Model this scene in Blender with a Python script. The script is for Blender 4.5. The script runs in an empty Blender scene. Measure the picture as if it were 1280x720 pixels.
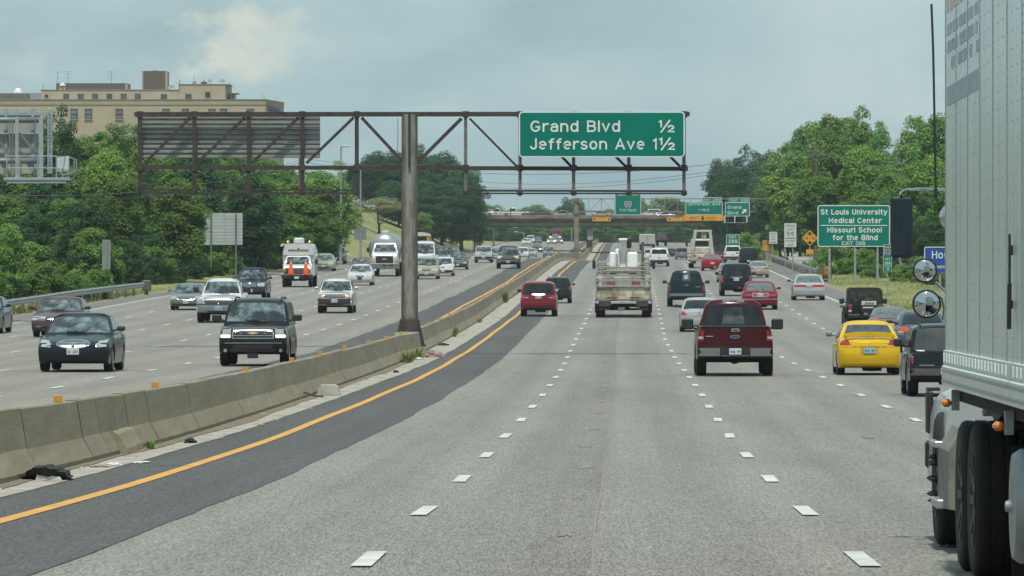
import bpy, bmesh, math, random
import numpy as np
from mathutils import Vector, Matrix
from mathutils.bvhtree import BVHTree
random.seed(7)
RNG = np.random.default_rng(7)
SC = bpy.context.scene
COL = SC.collection
R = math.radians

# ------------------------------------------------------------------ camera
HC = 1.6
FPX = 7000.0
cd = bpy.data.cameras.new('camera')
cam = bpy.data.objects.new('camera', cd)
COL.objects.link(cam)
cam.location = (0, 0, HC)
cam.rotation_euler = (R(90), 0, 0)
cd.sensor_width = 36.0
cd.lens = 36.0 * FPX / 1280.0
cd.clip_start = 0.5
cd.clip_end = 20000
SC.camera = cam
SC.render.resolution_x, SC.render.resolution_y = 1024, 576

# ------------------------------------------------------------------ light
SUN = Vector((-0.03, -0.45, 1.0)).normalized()
elev = math.asin(SUN.z)
sd = bpy.data.lights.new('sun', 'SUN')
sd.energy = 4.1
sd.angle = R(3)
sd.color = (1.0, 0.95, 0.87)
so = bpy.data.objects.new('sun', sd)
COL.objects.link(so)
so.rotation_euler = SUN.to_track_quat('Z', 'Y').to_euler()
W = bpy.data.worlds.new('World')
SC.world = W
W.use_nodes = True
wn, wl = W.node_tree.nodes, W.node_tree.links
for n in list(wn): wn.remove(n)
out = wn.new('ShaderNodeOutputWorld')
bg = wn.new('ShaderNodeBackground')
bg.inputs['Strength'].default_value = 0.10
sky = wn.new('ShaderNodeTexSky')
sky.sky_type = 'NISHITA'
sky.sun_disc = False
sky.sun_elevation = elev
sky.sun_rotation = math.atan2(SUN.x, SUN.y)
sky.air_density = 1.0
sky.dust_density = 3.0
tc = wn.new('ShaderNodeTexCoord')
def wnoise(scale, detail, rough, loc, stretch, dist=0.0):
    mp = wn.new('ShaderNodeMapping')
    mp.inputs['Location'].default_value = loc
    mp.inputs['Scale'].default_value = stretch
    nz = wn.new('ShaderNodeTexNoise')
    nz.inputs['Scale'].default_value = scale
    nz.inputs['Detail'].default_value = detail
    nz.inputs['Roughness'].default_value = rough
    nz.inputs['Distortion'].default_value = dist
    wl.new(tc.outputs['Generated'], mp.inputs['Vector'])
    wl.new(mp.outputs['Vector'], nz.inputs['Vector'])
    return nz
def wramp(src, stops):
    r = wn.new('ShaderNodeValToRGB')
    cr = r.color_ramp
    while len(cr.elements) < len(stops): cr.elements.new(0.5)
    for e, (p, c) in zip(cr.elements, stops):
        e.position = p; e.color = (*c, 1)
    wl.new(src, r.inputs['Fac'])
    return r
# broad grey cloud layer, brighter cream tops
big = wnoise(15.0, 6, 0.52, (0.3, 0.0, 0.2), (1, 1, 2.6), 0.3)
cl = wramp(big.outputs['Fac'], [(0.30, (3.5, 5.05, 5.45)), (0.50, (4.55, 6.25, 6.55)), (0.68, (5.7, 7.2, 7.3))])
fine = wnoise(22.0, 7, 0.56, (0.93, 0.0, 0.41), (1, 1, 1.9), 0.25)
hi = wramp(fine.outputs['Fac'], [(0.60, (0, 0, 0)), (0.74, (0.6, 0.6, 0.6))])
mixc = wn.new('ShaderNodeMixRGB')
mixc.inputs['Color2'].default_value = (7.6, 8.2, 7.4, 1)
wl.new(hi.outputs['Color'], mixc.inputs['Fac'])
wl.new(cl.outputs['Color'], mixc.inputs['Color1'])
# a brighter cream cloud bank low in the sky ahead, left of centre
mk = wn.new('ShaderNodeMapping'); mk.vector_type = 'POINT'
mk.inputs['Location'].default_value = (0.0285 / 0.021, 0, -0.0606 / 0.0066); mk.inputs['Scale'].default_value = (1 / 0.021, 0, 1 / 0.0066)
nd = wnoise(30.0, 6, 0.6, (0.2, 0, 0.7), (1, 1, 1.6))
vd = wn.new('ShaderNodeMixRGB'); vd.inputs['Fac'].default_value = 0.045; vd.blend_type = 'MIX'; vd.use_clamp = False
wl.new(tc.outputs['Generated'], vd.inputs['Color1']); wl.new(nd.outputs['Color'], vd.inputs['Color2'])
wl.new(vd.outputs['Color'], mk.inputs['Vector'])
ln = wn.new('ShaderNodeVectorMath'); ln.operation = 'LENGTH'; wl.new(mk.outputs['Vector'], ln.inputs[0])
am = wn.new('ShaderNodeMath'); am.operation = 'MULTIPLY_ADD'; am.inputs[1].default_value = 5.0; am.inputs[2].default_value = -2.5
wl.new(nd.outputs['Fac'], am.inputs[0])
sb = wn.new('ShaderNodeMath'); sb.operation = 'SUBTRACT'; wl.new(am.outputs[0], sb.inputs[0]); wl.new(ln.outputs['Value'], sb.inputs[1])
mr0 = wn.new('ShaderNodeMapRange'); mr0.inputs[1].default_value = -0.95; mr0.inputs[2].default_value = -0.25; mr0.inputs[3].default_value = 0; mr0.inputs[4].default_value = 0.85
wl.new(sb.outputs[0], mr0.inputs[0])
mixd = wn.new('ShaderNodeMixRGB'); mixd.inputs['Color2'].default_value = (7.6, 8.0, 7.0, 1)
wl.new(mr0.outputs[0], mixd.inputs['Fac']); wl.new(mixc.outputs['Color'], mixd.inputs['Color1'])
mixs = wn.new('ShaderNodeMixRGB')
mixs.inputs['Fac'].default_value = 0.86
wl.new(sky.outputs['Color'], mixs.inputs['Color1'])
wl.new(mixd.outputs['Color'], mixs.inputs['Color2'])
wl.new(mixs.outputs['Color'], bg.inputs['Color'])
wl.new(bg.outputs['Background'], out.inputs['Surface'])
SC.view_settings.view_transform = 'Standard'
SC.view_settings.look = 'None'
SC.view_settings.exposure = 0.0
SC.view_settings.gamma = 1.0
SC.cycles.max_bounces = 8
SC.cycles.diffuse_bounces = 4
SC.cycles.glossy_bounces = 3
SC.cycles.transparent_max_bounces = 6
SC.cycles.transmission_bounces = 2
SC.cycles.volume_bounces = 0

# ------------------------------------------------------------------ road frame
# station Z (metres ahead) -> image row of the pavement and column of the lane centre
YT = [(40.7, 700), (52.9, 639.7), (65.1, 599.3), (77.3, 569.9), (89.5, 545.4), (101.7, 525.3), (113.9, 508.6), (126, 494.4), (138, 482),
      (150.4, 471.8), (162.6, 463), (174.8, 454.9), (187, 446.9), (199.2, 439), (211.4, 431.4), (223.6, 424.1), (235.8, 417.4),
      (247.9, 411), (260, 404.7), (272.4, 398.7), (284.6, 392.7), (296.7, 387.2), (309, 382.2), (321, 377.9), (333, 374.2),
      (345.5, 370.5), (357.7, 366.9), (369.8, 363.4), (382, 360.3), (394, 357.3), (406.5, 354.2), (430.8, 347.9), (480, 338.6),
      (520, 331.8), (560, 326.6), (600, 325.6), (640, 326.5), (700, 328.0), (760, 326.8), (800, 324.8), (850, 318.6), (900, 313.4),
      (1030, 306.2), (1180, 303.2), (1260, 304.5)]
GT = [(-60, 0.1 - 0.0), (0, HC - 1.50)] + [(z, HC - (y - 360) * z / FPX) for z, y in YT] + [(1400, 8.6), (1700, 6.0), (2600, 6.0), (6000, 6.0)]
XT = [(40.7, 768.3), (77.3, 770.5), (101.7, 775), (126, 778), (150.4, 778.8), (187, 776.4), (223.6, 775.4), (260, 778.6), (296.7, 780.8),
      (345.5, 782.5), (400, 783.8), (480, 783.5), (560, 787), (640, 790), (700, 791.3), (870, 793.3), (1030, 792), (1180, 791)]
CT = [(-60, -0.85), (0, 0.0)] + [(z, (x - 640) * z / FPX) for z, x in XT] + [(1400, 30.0), (6000, 90.0)]
def _smooth(T):
    z = np.arange(-60, 6001, 4.0)
    v = np.interp(z, [t[0] for t in T], [t[1] for t in T])
    k = np.array([1, 3, 5, 3, 1.0]); k /= k.sum()
    vp = np.pad(v, 2, mode='edge')
    return z, np.convolve(vp, k, 'valid')
_gz, _gv = _smooth(GT)
_cz, _cv = _smooth(CT)
def G(z): return float(np.interp(z, _gz, _gv))
def CX(z): return float(np.interp(z, _cz, _cv))
RAISE = 0.25                                    # the left carriageway lies a little higher
def RP(z, u, h=0.0):
    return Vector((CX(z) + u, z, G(z) + (RAISE if u < -7.2 else 0.0) + h))
def PX(px, py, z):                              # a point seen at pixel (px, py) at station z
    return Vector(((px - 640) * z / FPX, z, HC - (py - 360) * z / FPX))
def invY(y, raised=False):                      # first station whose pavement shows at row y
    prev = None
    for z in np.arange(30, 1250, 0.5):
        yy = 360 - (G(z) + (RAISE if raised else 0) - HC) * FPX / z
        if yy <= y: return float(z)
    return 1200.0

# ------------------------------------------------------------------ materials
MATS = {}
def mat(name, col=(0.5, 0.5, 0.5), rough=0.6, metal=0.0, coat=0.0, nscale=0, namp=0.0, col2=None, bump=0.0, bscale=None, emit=None, estr=0.0,
        spec=0.5, detail=4, lo=0.35, hi=0.65, objrand=0.0, stretch=(1, 1, 1)):
    if name in MATS: return MATS[name]
    m = bpy.data.materials.new(name)
    m.use_nodes = True
    nt = m.node_tree
    b = nt.nodes['Principled BSDF']
    b.inputs['Base Color'].default_value = (*col, 1)
    b.inputs['Roughness'].default_value = rough
    b.inputs['Metallic'].default_value = metal
    b.inputs['Coat Weight'].default_value = coat
    b.inputs['Coat Roughness'].default_value = 0.06
    b.inputs['Specular IOR Level'].default_value = spec
    if emit is not None:
        b.inputs['Emission Color'].default_value = (*emit, 1)
        b.inputs['Emission Strength'].default_value = estr
    if nscale:
        t = nt.nodes.new('ShaderNodeTexCoord')
        mp = nt.nodes.new('ShaderNodeMapping')
        mp.inputs['Scale'].default_value = stretch
        nz = nt.nodes.new('ShaderNodeTexNoise')
        nz.inputs['Scale'].default_value = nscale
        nz.inputs['Detail'].default_value = detail
        nz.inputs['Roughness'].default_value = 0.6
        nt.links.new(t.outputs['Object'], mp.inputs['Vector'])
        nt.links.new(mp.outputs['Vector'], nz.inputs['Vector'])
        rp = nt.nodes.new('ShaderNodeValToRGB')
        rp.color_ramp.elements[0].position = lo
        rp.color_ramp.elements[1].position = hi
        c2 = col2 if col2 else tuple(max(0, c * (1 - namp)) for c in col)
        rp.color_ramp.elements[0].color = (*c2, 1)
        rp.color_ramp.elements[1].color = (*col, 1)
        nt.links.new(nz.outputs['Fac'], rp.inputs['Fac'])
        src = rp.outputs['Color']
        if objrand:
            oi = nt.nodes.new('ShaderNodeObjectInfo')
            hs = nt.nodes.new('ShaderNodeHueSaturation')
            mm = nt.nodes.new('ShaderNodeMapRange')
            mm.inputs['To Min'].default_value = 1 - objrand
            mm.inputs['To Max'].default_value = 1 + objrand
            nt.links.new(oi.outputs['Random'], mm.inputs['Value'])
            nt.links.new(mm.outputs['Result'], hs.inputs['Value'])
            nt.links.new(src, hs.inputs['Color'])
            src = hs.outputs['Color']
        nt.links.new(src, b.inputs['Base Color'])
        if bump:
            n2 = nz
            if bscale:
                n2 = nt.nodes.new('ShaderNodeTexNoise')
                n2.inputs['Scale'].default_value = bscale
                n2.inputs['Detail'].default_value = 3
                nt.links.new(mp.outputs['Vector'], n2.inputs['Vector'])
            bp = nt.nodes.new('ShaderNodeBump')
            bp.inputs['Strength'].default_value = bump
            bp.inputs['Distance'].default_value = 0.02
            nt.links.new(n2.outputs['Fac'], bp.inputs['Height'])
            nt.links.new(bp.outputs['Normal'], b.inputs['Normal'])
    MATS[name] = m
    return m

def paint(name, col, rough=0.20, metal=0.25):
    return mat('paint_' + name, col, rough=rough, metal=metal if max(col) > .1 else 0.0, coat=0.4 if max(col) > .1 else .22, spec=0.3 if max(col) > .1 else .2, nscale=3.0, namp=0.12, detail=3)
RUBBER = mat('rubber', (0.018, 0.018, 0.019), 0.85, nscale=6, namp=0.4)
BLACKP = mat('black_plastic', (0.022, 0.022, 0.024), 0.55, nscale=8, namp=0.3)
UNDER = mat('underbody', (0.012, 0.012, 0.013), 0.9, nscale=5, namp=0.4)
CHROME = mat('chrome', (0.62, 0.64, 0.66), 0.16, metal=1.0, nscale=20, namp=0.12)
ALU = mat('aluminium', (0.52, 0.54, 0.55), 0.38, metal=0.8, nscale=7, namp=0.2)
GALV = mat('galvanised_steel', (0.36, 0.39, 0.41), 0.5, metal=0.5, nscale=4, namp=0.28)
RIM = mat('alloy_rim', (0.42, 0.43, 0.44), 0.3, metal=0.8, nscale=8, namp=0.15)
GLASS = mat('tinted_glass', (0.016, 0.024, 0.028), 0.05, spec=0.45, nscale=2.5, namp=0.6)
GLASSL = mat('clear_windshield_glass', (0.15, 0.20, 0.21), 0.06, spec=0.6, coat=0.25, nscale=2.6, col2=(0.012, 0.02, 0.024), lo=0.44, hi=0.66, detail=5)  # pale and dark blotches paint cloud reflections into the glass colour
LAMPC = mat('headlamp_glass', (0.62, 0.64, 0.62), 0.12, metal=0.4, coat=1, nscale=30, namp=0.5)
LAMPR = mat('red_lamp_lens', (0.36, 0.016, 0.018), 0.2, coat=0.8, nscale=25, namp=0.35)
LAMPA = mat('amber_lamp_lens', (0.62, 0.20, 0.03), 0.25, coat=0.6, nscale=25, namp=0.2)
LAMPON = mat('lit_headlamp', (1, 0.86, 0.62), 0.3, emit=(1.0, 0.72, 0.42), estr=2.2)
PLATE = mat('licence_plate', (0.52, 0.58, 0.62), 0.5, nscale=60, namp=0.15)
PLATEB = mat('blue_licence_plate', (0.26, 0.46, 0.55), 0.5, nscale=60, namp=0.15)
INK = mat('dark_print', (0.05, 0.06, 0.09), 0.6, nscale=30, namp=0.2)
CONC = mat('barrier_concrete', (0.262, 0.232, 0.162), 0.9, nscale=5, col2=(0.180, 0.158, 0.108), bump=0.2, bscale=25, objrand=0.09, detail=9, stretch=(1, .12, 1), lo=0.3, hi=0.7)
GUTC = mat('gutter_concrete', (0.36, 0.35, 0.30), 0.95, nscale=1.6, col2=(0.20, 0.19, 0.155), bump=0.4, bscale=30, detail=8, lo=0.3, hi=0.62)
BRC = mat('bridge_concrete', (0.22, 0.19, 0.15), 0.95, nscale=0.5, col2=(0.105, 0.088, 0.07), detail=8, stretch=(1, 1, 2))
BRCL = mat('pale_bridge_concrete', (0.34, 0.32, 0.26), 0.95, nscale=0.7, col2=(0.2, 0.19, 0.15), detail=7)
RUST = mat('weathered_steel', (0.055, 0.045, 0.040), 0.75, metal=0.1, nscale=5, col2=(0.025, 0.021, 0.02), detail=6, stretch=(1, 1, 1))
SGREEN = mat('sign_green', (0.0, 0.165, 0.125), 0.6, spec=.15, nscale=1.3, namp=0.15)
SWHITE = mat('sign_white', (0.66, 0.70, 0.67), 0.5, nscale=8, namp=0.12)
SBLUE = mat('sign_blue', (0.008, 0.06, 0.30), 0.45, nscale=2, namp=0.15)
SYEL = mat('sign_yellow', (0.62, 0.30, 0.02), 0.5, nscale=2, namp=0.15)
SRED = mat('sign_red', (0.45, 0.03, 0.04), 0.5, nscale=2, namp=0.15)
SBLK = mat('sign_black', (0.02, 0.02, 0.02), 0.6, nscale=8, namp=0.2)
WPAINT = mat('road_paint_white', (0.58, 0.61, 0.59), 0.75, nscale=4, namp=0.38, detail=7, bump=0.2, bscale=60)
YPAINT = mat('road_paint_yellow', (0.60, 0.31, 0.055), 0.75, nscale=1.2, col2=(0.44, 0.25, 0.07), detail=8)
WOOD = mat('pole_wood', (0.15, 0.115, 0.085), 0.9, nscale=6, namp=0.45, stretch=(3, 3, 0.3))
BARK = mat('bark', (0.075, 0.058, 0.043), 0.95, nscale=5, namp=0.5, stretch=(3, 3, 0.6))
WHITEP = paint('white', (0.68, 0.70, 0.70), metal=0.0)
AMBR = mat('amber_reflector', (0.56, 0.25, 0.02), 0.4, coat=0.5, nscale=20, namp=0.2)

# ------------------------------------------------------------------ mesh helpers
class MB:
    """collects geometry with one or more materials into one mesh"""
    def __init__(s): s.v = []; s.f = []; s.m = []; s.mats = []
    def mi(s, m):
        if m is None: return 0
        if m not in s.mats: s.mats.append(m)
        return s.mats.index(m)
    def add(s, vs, fs, m=None):
        o = len(s.v); k = s.mi(m)
        s.v.extend([tuple(v) for v in vs])
        for f in fs: s.f.append(tuple(i + o for i in f)); s.m.append(k)
        return s
    def box(s, c, d, m=None, ch=0.0, rot=None):
        hx, hy, hz = d[0] / 2, d[1] / 2, d[2] / 2
        if ch <= 0:
            vs = [(x, y, z) for x in (-hx, hx) for y in (-hy, hy) for z in (-hz, hz)]
            fs = [(0, 1, 3, 2), (4, 6, 7, 5), (0, 4, 5, 1), (2, 3, 7, 6), (0, 2, 6, 4), (1, 5, 7, 3)]
        else:
            ch = min(ch, hx * .9, hy * .9, hz * .9)
            vs = []; idx = {}
            for sx in (-1, 1):
                for sy in (-1, 1):
                    for sz in (-1, 1):
                        for ax in range(3):
                            p = [sx * (hx - ch), sy * (hy - ch), sz * (hz - ch)]
                            p[ax] = (sx * hx, sy * hy, sz * hz)[ax]
                            idx[(sx, sy, sz, ax)] = len(vs); vs.append(tuple(p))
            fs = []
            for ax in range(3):
                o = [a for a in range(3) if a != ax]
                for sg in (-1, 1):
                    q = []
                    for a, b in ((-1, -1), (1, -1), (1, 1), (-1, 1)):
                        k = [0, 0, 0]; k[ax] = sg; k[o[0]] = a; k[o[1]] = b
                        q.append(idx[(*k, ax)])
                    if (sg > 0) == (ax == 1): q.reverse()
                    fs.append(tuple(q))
            for ax in range(3):
                o = [a for a in range(3) if a != ax]
                for a in (-1, 1):
                    for b in (-1, 1):
                        k1 = [0, 0, 0]; k1[ax] = -1; k1[o[0]] = a; k1[o[1]] = b
                        k2 = list(k1); k2[ax] = 1
                        fs.append((idx[(*k1, o[0])], idx[(*k2, o[0])], idx[(*k2, o[1])], idx[(*k1, o[1])]))
            for sx in (-1, 1):
                for sy in (-1, 1):
                    for sz in (-1, 1):
                        fs.append(tuple(idx[(sx, sy, sz, a)] for a in range(3)))
        if rot is not None: vs = [rot @ Vector(v) for v in vs]
        s.add([(v[0] + c[0], v[1] + c[1], v[2] + c[2]) for v in vs], fs, m)
        return s
    def tube(s, p, q, r, m=None, n=8, r2=None, caps=True):
        p, q = Vector(p), Vector(q); r2 = r if r2 is None else r2
        d = (q - p)
        if d.length < 1e-6: return s
        d.normalize()
        a = d.orthogonal().normalized(); b = d.cross(a)
        vs = []
        for P, rr in ((p, r), (q, r2)):
            for i in range(n):
                t = 2 * math.pi * i / n + math.pi / n
                vs.append(P + a * math.cos(t) * rr + b * math.sin(t) * rr)
        fs = [(i, (i + 1) % n, n + (i + 1) % n, n + i) for i in range(n)]
        if caps: fs += [tuple(range(n - 1, -1, -1)), tuple(range(n, 2 * n))]
        return s.add(vs, fs, m)
    def path(s, pts, r, m=None, n=6):
        for a, b in zip(pts[:-1], pts[1:]): s.tube(a, b, r, m, n)
        return s
    def bar(s, p, q, w, m=None, d=None, up=(0, 1, 0)):
        """square section bar from p to q"""
        p, q = Vector(p), Vector(q); ax = (q - p).normalized(); d = w if d is None else d
        u = Vector(up)
        if abs(ax.dot(u)) > .98: u = Vector((1, 0, 0))
        a = ax.cross(u).normalized() * w / 2; b = ax.cross(a).normalized() * d / 2
        vs = [P + x * a + y * b for P in (p, q) for x, y in ((-1, -1), (1, -1), (1, 1), (-1, 1))]
        fs = [(0, 1, 2, 3), (7, 6, 5, 4), (0, 4, 5, 1), (1, 5, 6, 2), (2, 6, 7, 3), (3, 7, 4, 0)]
        return s.add(vs, fs, m)
    def lathe(s, prof, c=(0, 0, 0), axis='Z', m=None, n=24):
        vs = []; k = len(prof)
        for i in range(n):
            t = 2 * math.pi * i / n
            for (r, h) in prof:
                x, y, z = r * math.cos(t), r * math.sin(t), h
                if axis == 'X': x, y, z = h, r * math.cos(t), r * math.sin(t)
                elif axis == 'Y': x, y, z = r * math.cos(t), h, r * math.sin(t)
                vs.append((x + c[0], y + c[1], z + c[2]))
        fs = []
        for i in range(n):
            j = (i + 1) % n
            for a in range(k - 1): fs.append((i * k + a, j * k + a, j * k + a + 1, i * k + a + 1))
        return s.add(vs, fs, m)
    def prism(s, poly, y0, y1, m=None, plane='XZ'):
        n = len(poly)
        if plane == 'XZ': vs = [(x, y0, z) for x, z in poly] + [(x, y1, z) for x, z in poly]
        elif plane == 'YZ': vs = [(y0, a, b) for a, b in poly] + [(y1, a, b) for a, b in poly]
        else: vs = [(a, b, y0) for a, b in poly] + [(a, b, y1) for a, b in poly]
        fs = [tuple(range(n)), tuple(range(2 * n - 1, n - 1, -1))] + [(i, n + i, n + (i + 1) % n, (i + 1) % n) for i in range(n)]
        return s.add(vs, fs, m)
    def build(s, name, m=None, parent=None, smooth=False, loc=None, fixn=True):
        me = bpy.data.meshes.new(name)
        me.from_pydata(s.v, [], s.f)
        ms = s.mats if s.mats else [m]
        if s.mats and m is not None and m not in ms: ms = ms
        for x in ms: me.materials.append(x)
        if len(s.mats) > 1: me.polygons.foreach_set('material_index', s.m)
        if fixn:
            bm = bmesh.new(); bm.from_mesh(me)
            bmesh.ops.recalc_face_normals(bm, faces=bm.faces)
            bm.to_mesh(me); bm.free()
        if smooth:
            me.polygons.foreach_set('use_smooth', [True] * len(me.polygons))
        me.update()
        o = bpy.data.objects.new(name, me)
        COL.objects.link(o)
        if parent is not None: o.parent = parent
        if loc is not None: o.location = loc
        return o
def smooth_sharp(o, ang=40):
    try: o.data.set_sharp_from_angle(angle=R(ang))
    except Exception: pass
    o.data.polygons.foreach_set('use_smooth', [True] * len(o.data.polygons))
    try: o.data.set_sharp_from_angle(angle=R(ang))
    except Exception: pass
    return o
def tag(o, label=None, cat=None, group=None, kind=None):
    if label: o['label'] = label
    if cat: o['category'] = cat
    if group: o['group'] = group
    if kind: o['kind'] = kind
    return o
def thing(name, label, cat, loc=(0, 0, 0), rz=0.0, group=None, rot=None):
    o = bpy.data.objects.new(name, None)
    COL.objects.link(o)
    o.location = loc
    o.rotation_euler = rot if rot is not None else (0, 0, rz)
    o.empty_display_size = 0.3
    return tag(o, label, cat, group)
def copy_tree(o, parent=None):
    c = o.copy(); COL.objects.link(c)
    if parent is not None: c.parent = parent
    for ch in list(o.children): copy_tree(ch, c)
    return c
def _arc(cx, cy, rx, ry, a0, a1):
    n = max(2, int(abs(a1 - a0) / 22)); return [(cx + rx * math.cos(R(a0 + (a1 - a0) * i / n)), cy + ry * math.sin(R(a0 + (a1 - a0) * i / n))) for i in range(n + 1)]
def _o(cx, cy, rx, ry): return _arc(cx, cy, rx, ry, 90, 450)
_n = _arc(.27, .46, .27, .28, 180, 0) + [(.54, 0)]
GLY = {
 'A': (.72, [[(0, 0), (.36, 1), (.72, 0)], [(.13, .3), (.59, .3)]]), 'B': (.62, [[(.34, .52), (0, .52), (0, 1), (.34, 1)] + _arc(.34, .76, .25, .24, 90, -90)[1:], [(0, .52), (0, 0), (.36, 0)] + _arc(.36, .26, .27, .26, -90, 90)[1:]]),
 'C': (.66, [_arc(.35, .5, .35, .5, 45, 315)]), 'D': (.64, [[(0, 0), (0, 1), (.3, 1)] + _arc(.3, .5, .34, .5, 90, -90) + [(0, 0)]]), 'E': (.5, [[(.5, 1), (0, 1), (0, 0), (.5, 0)], [(0, .52), (.42, .52)]]),
 'G': (.72, [_arc(.37, .5, .37, .5, 48, 325) + [(.70, .44), (.42, .44)]]), 'H': (.62, [[(0, 0), (0, 1)], [(.62, 0), (.62, 1)], [(0, .52), (.62, .52)]]), 'I': (0, [[(0, 0), (0, 1)]]), 'J': (.46, [[(.46, 1), (.46, .26)] + _arc(.23, .25, .23, .25, 0, -170)]),
 'L': (.48, [[(0, 1), (0, 0), (.48, 0)]]), 'M': (.72, [[(0, 0), (0, 1), (.36, .3), (.72, 1), (.72, 0)]]), 'N': (.62, [[(0, 0), (0, 1), (.62, 0), (.62, 1)]]), 'O': (.68, [_o(.34, .5, .34, .5)]), 'P': (.56, [[(0, 0), (0, 1), (.3, 1)] + _arc(.3, .72, .27, .28, 90, -90) + [(0, .44)]]),
 'R': (.6, [[(0, 0), (0, 1), (.3, 1)] + _arc(.3, .73, .28, .27, 90, -90) + [(0, .46)], [(.28, .46), (.6, 0)]]), 'S': (.6, [_arc(.31, .745, .30, .255, 35, 270) + _arc(.31, .25, .31, .25, 90, -150)[1:]]), 'T': (.6, [[(0, 1), (.6, 1)], [(.3, 1), (.3, 0)]]),
 'U': (.62, [[(0, 1), (0, .3)] + _arc(.31, .3, .31, .3, 180, 360) + [(.62, 1)]]), 'V': (.66, [[(0, 1), (.33, 0), (.66, 1)]]), 'W': (.9, [[(0, 1), (.22, 0), (.45, .8), (.68, 0), (.9, 1)]]), 'X': (.64, [[(0, 0), (.64, 1)], [(0, 1), (.64, 0)]]), 'Y': (.64, [[(0, 1), (.32, .45), (.64, 1)], [(.32, .45), (.32, 0)]]),
 'a': (.52, [_arc(.27, .50, .25, .24, 150, 0) + [(.52, 0)], [(.52, .43), (.25, .43)] + _arc(.23, .215, .23, .215, 90, 270) + [(.32, 0), (.52, .16)]]), 'c': (.5, [_arc(.27, .37, .27, .37, 45, 315)]), 'd': (.54, [[(.54, 0), (.54, 1)], _o(.27, .37, .27, .37)]),
 'e': (.54, [[(.02, .37), (.54, .40)] + _arc(.27, .37, .27, .37, 14, 300)]), 'f': (.34, [[(.14, 0), (.14, .8)] + _arc(.33, .8, .19, .2, 180, 80), [(0, .70), (.32, .70)]]), 'h': (.54, [[(0, 0), (0, 1)], _n]), 'i': (0, [[(0, 0), (0, .74)], [(0, .90), (0, 1.02)]]),
 'l': (0, [[(0, 0), (0, 1)]]), 'n': (.54, [[(0, 0), (0, .74)], _n]), 'o': (.56, [_o(.28, .37, .28, .37)]), 'p': (.54, [[(0, -.26), (0, .74)], _o(.27, .37, .27, .37)]), 'r': (.34, [[(0, 0), (0, .74)], _arc(.32, .42, .32, .32, 180, 75)]),
 's': (.46, [_arc(.24, .555, .22, .185, 35, 270) + _arc(.24, .185, .24, .185, 90, -150)[1:]]), 't': (.34, [[(.15, 1), (.15, .2)] + _arc(.33, .2, .18, .2, 180, 275), [(0, .72), (.34, .72)]]), 'u': (.54, [[(0, .74), (0, .27)] + _arc(.27, .27, .27, .27, 180, 360), [(.54, .74), (.54, 0)]]),
 'v': (.54, [[(0, .74), (.27, 0), (.54, .74)]]), 'y': (.56, [[(0, .74), (.28, .02)], [(.56, .74), (.20, -.24), (.06, -.24)]]), '-': (.3, [[(0, .45), (.3, .45)]]),
 '0': (.58, [_o(.29, .5, .29, .5)]), '1': (.2, [[(0, .82), (.2, 1), (.2, 0)]]), '2': (.56, [_arc(.28, .72, .27, .28, 165, -35) + [(0, 0), (.58, 0)]]), '4': (.6, [[(.44, 0), (.44, 1), (0, .3), (.6, .3)]]),
 '5': (.55, [[(.5, 1), (.06, 1), (.02, .53)] + _arc(.27, .33, .28, .33, 120, -145)]), '8': (.56, [_o(.28, .755, .24, .245), _o(.28, .26, .28, .26)]), '9': (.56, [_o(.28, .7, .27, .3), [(.55, .7), (.55, .35)] + _arc(.28, .3, .27, .3, 0, -140)])}
_one = [[(x * .5, .46 + y * .54) for x, y in p] for p in GLY['1'][1]]
_two = [[(.52 + x * .56, y * .54) for x, y in p] for p in GLY['2'][1]]
GLY['\u00bd'] = (.84, _one + [[(.10, -.04), (.60, 1.04)]] + _two)
def textmesh(s, cap, width=None, bold=0.02, depth=0.012, spacing=1.1):
    """highway-style lettering drawn as flat ribbons in the XZ plane, facing -Y"""
    sw = (.155 + bold * 1.2) if bold < .02 else .132; gap = .26; x = 0; vs = []; fs = []; k = 0
    glyphs = []
    for ch in s:
        if ch == ' ': x += .56; continue
        w, strokes = GLY[ch]; glyphs.append((x + sw / 2, strokes)); x += w + sw + gap - .08
    tot = x - gap + .08
    sx = (width / (tot * cap)) if width else 1.0
    cap_ = cap - sw * cap; y0 = sw * cap / 2
    for gx_, strokes in glyphs:
        for st in strokes:
            k += 1; P = [Vector(((gx_ + px_) * cap * sx, y0 + pz_ * cap_)) for px_, pz_ in st]; n = len(P); closed = (P[0] - P[-1]).length < 1e-6
            L_s, R_s = [], []
            for i in range(n):
                a = P[i - 1] if i > 0 else (P[-2] if closed else None); b = P[i + 1] if i < n - 1 else (P[1] if closed else None)
                d1 = (P[i] - a).normalized() if a is not None else None; d2 = (b - P[i]).normalized() if b is not None else None
                d1 = d1 or d2; d2 = d2 or d1
                n1 = Vector((-d1.y, d1.x)); n2 = Vector((-d2.y, d2.x)); m_ = (n1 + n2)
                m_ = m_.normalized() if m_.length > 1e-4 else n1
                q = min(1.8, 1 / max(.3, m_.dot(n1))) * sw * cap / 2
                e = P[i].copy()
                if a is None: e -= d1 * sw * cap * .45
                if b is None: e += d2 * sw * cap * .45
                L_s.append(e + m_ * q); R_s.append(e - m_ * q)
            yy = -.0006 * (k % 3); o = len(vs)
            for l, r_ in zip(L_s, R_s): vs += [(l.x, yy, l.y), (r_.x, yy, r_.y), (l.x, yy + depth, l.y), (r_.x, yy + depth, r_.y)]
            for i in range(n - 1):
                a = o + 4 * i; fs += [(a, a + 1, a + 5, a + 4), (a, a + 4, a + 6, a + 2), (a + 1, a + 3, a + 7, a + 5)]
            fs += [(o, o + 2, o + 3, o + 1), (o + 4 * n - 4, o + 4 * n - 3, o + 4 * n - 1, o + 4 * n - 2)]
    me = bpy.data.meshes.new('lettering'); me.from_pydata(vs, [], fs); me.update()
    return me, (tot * cap * sx)
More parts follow.
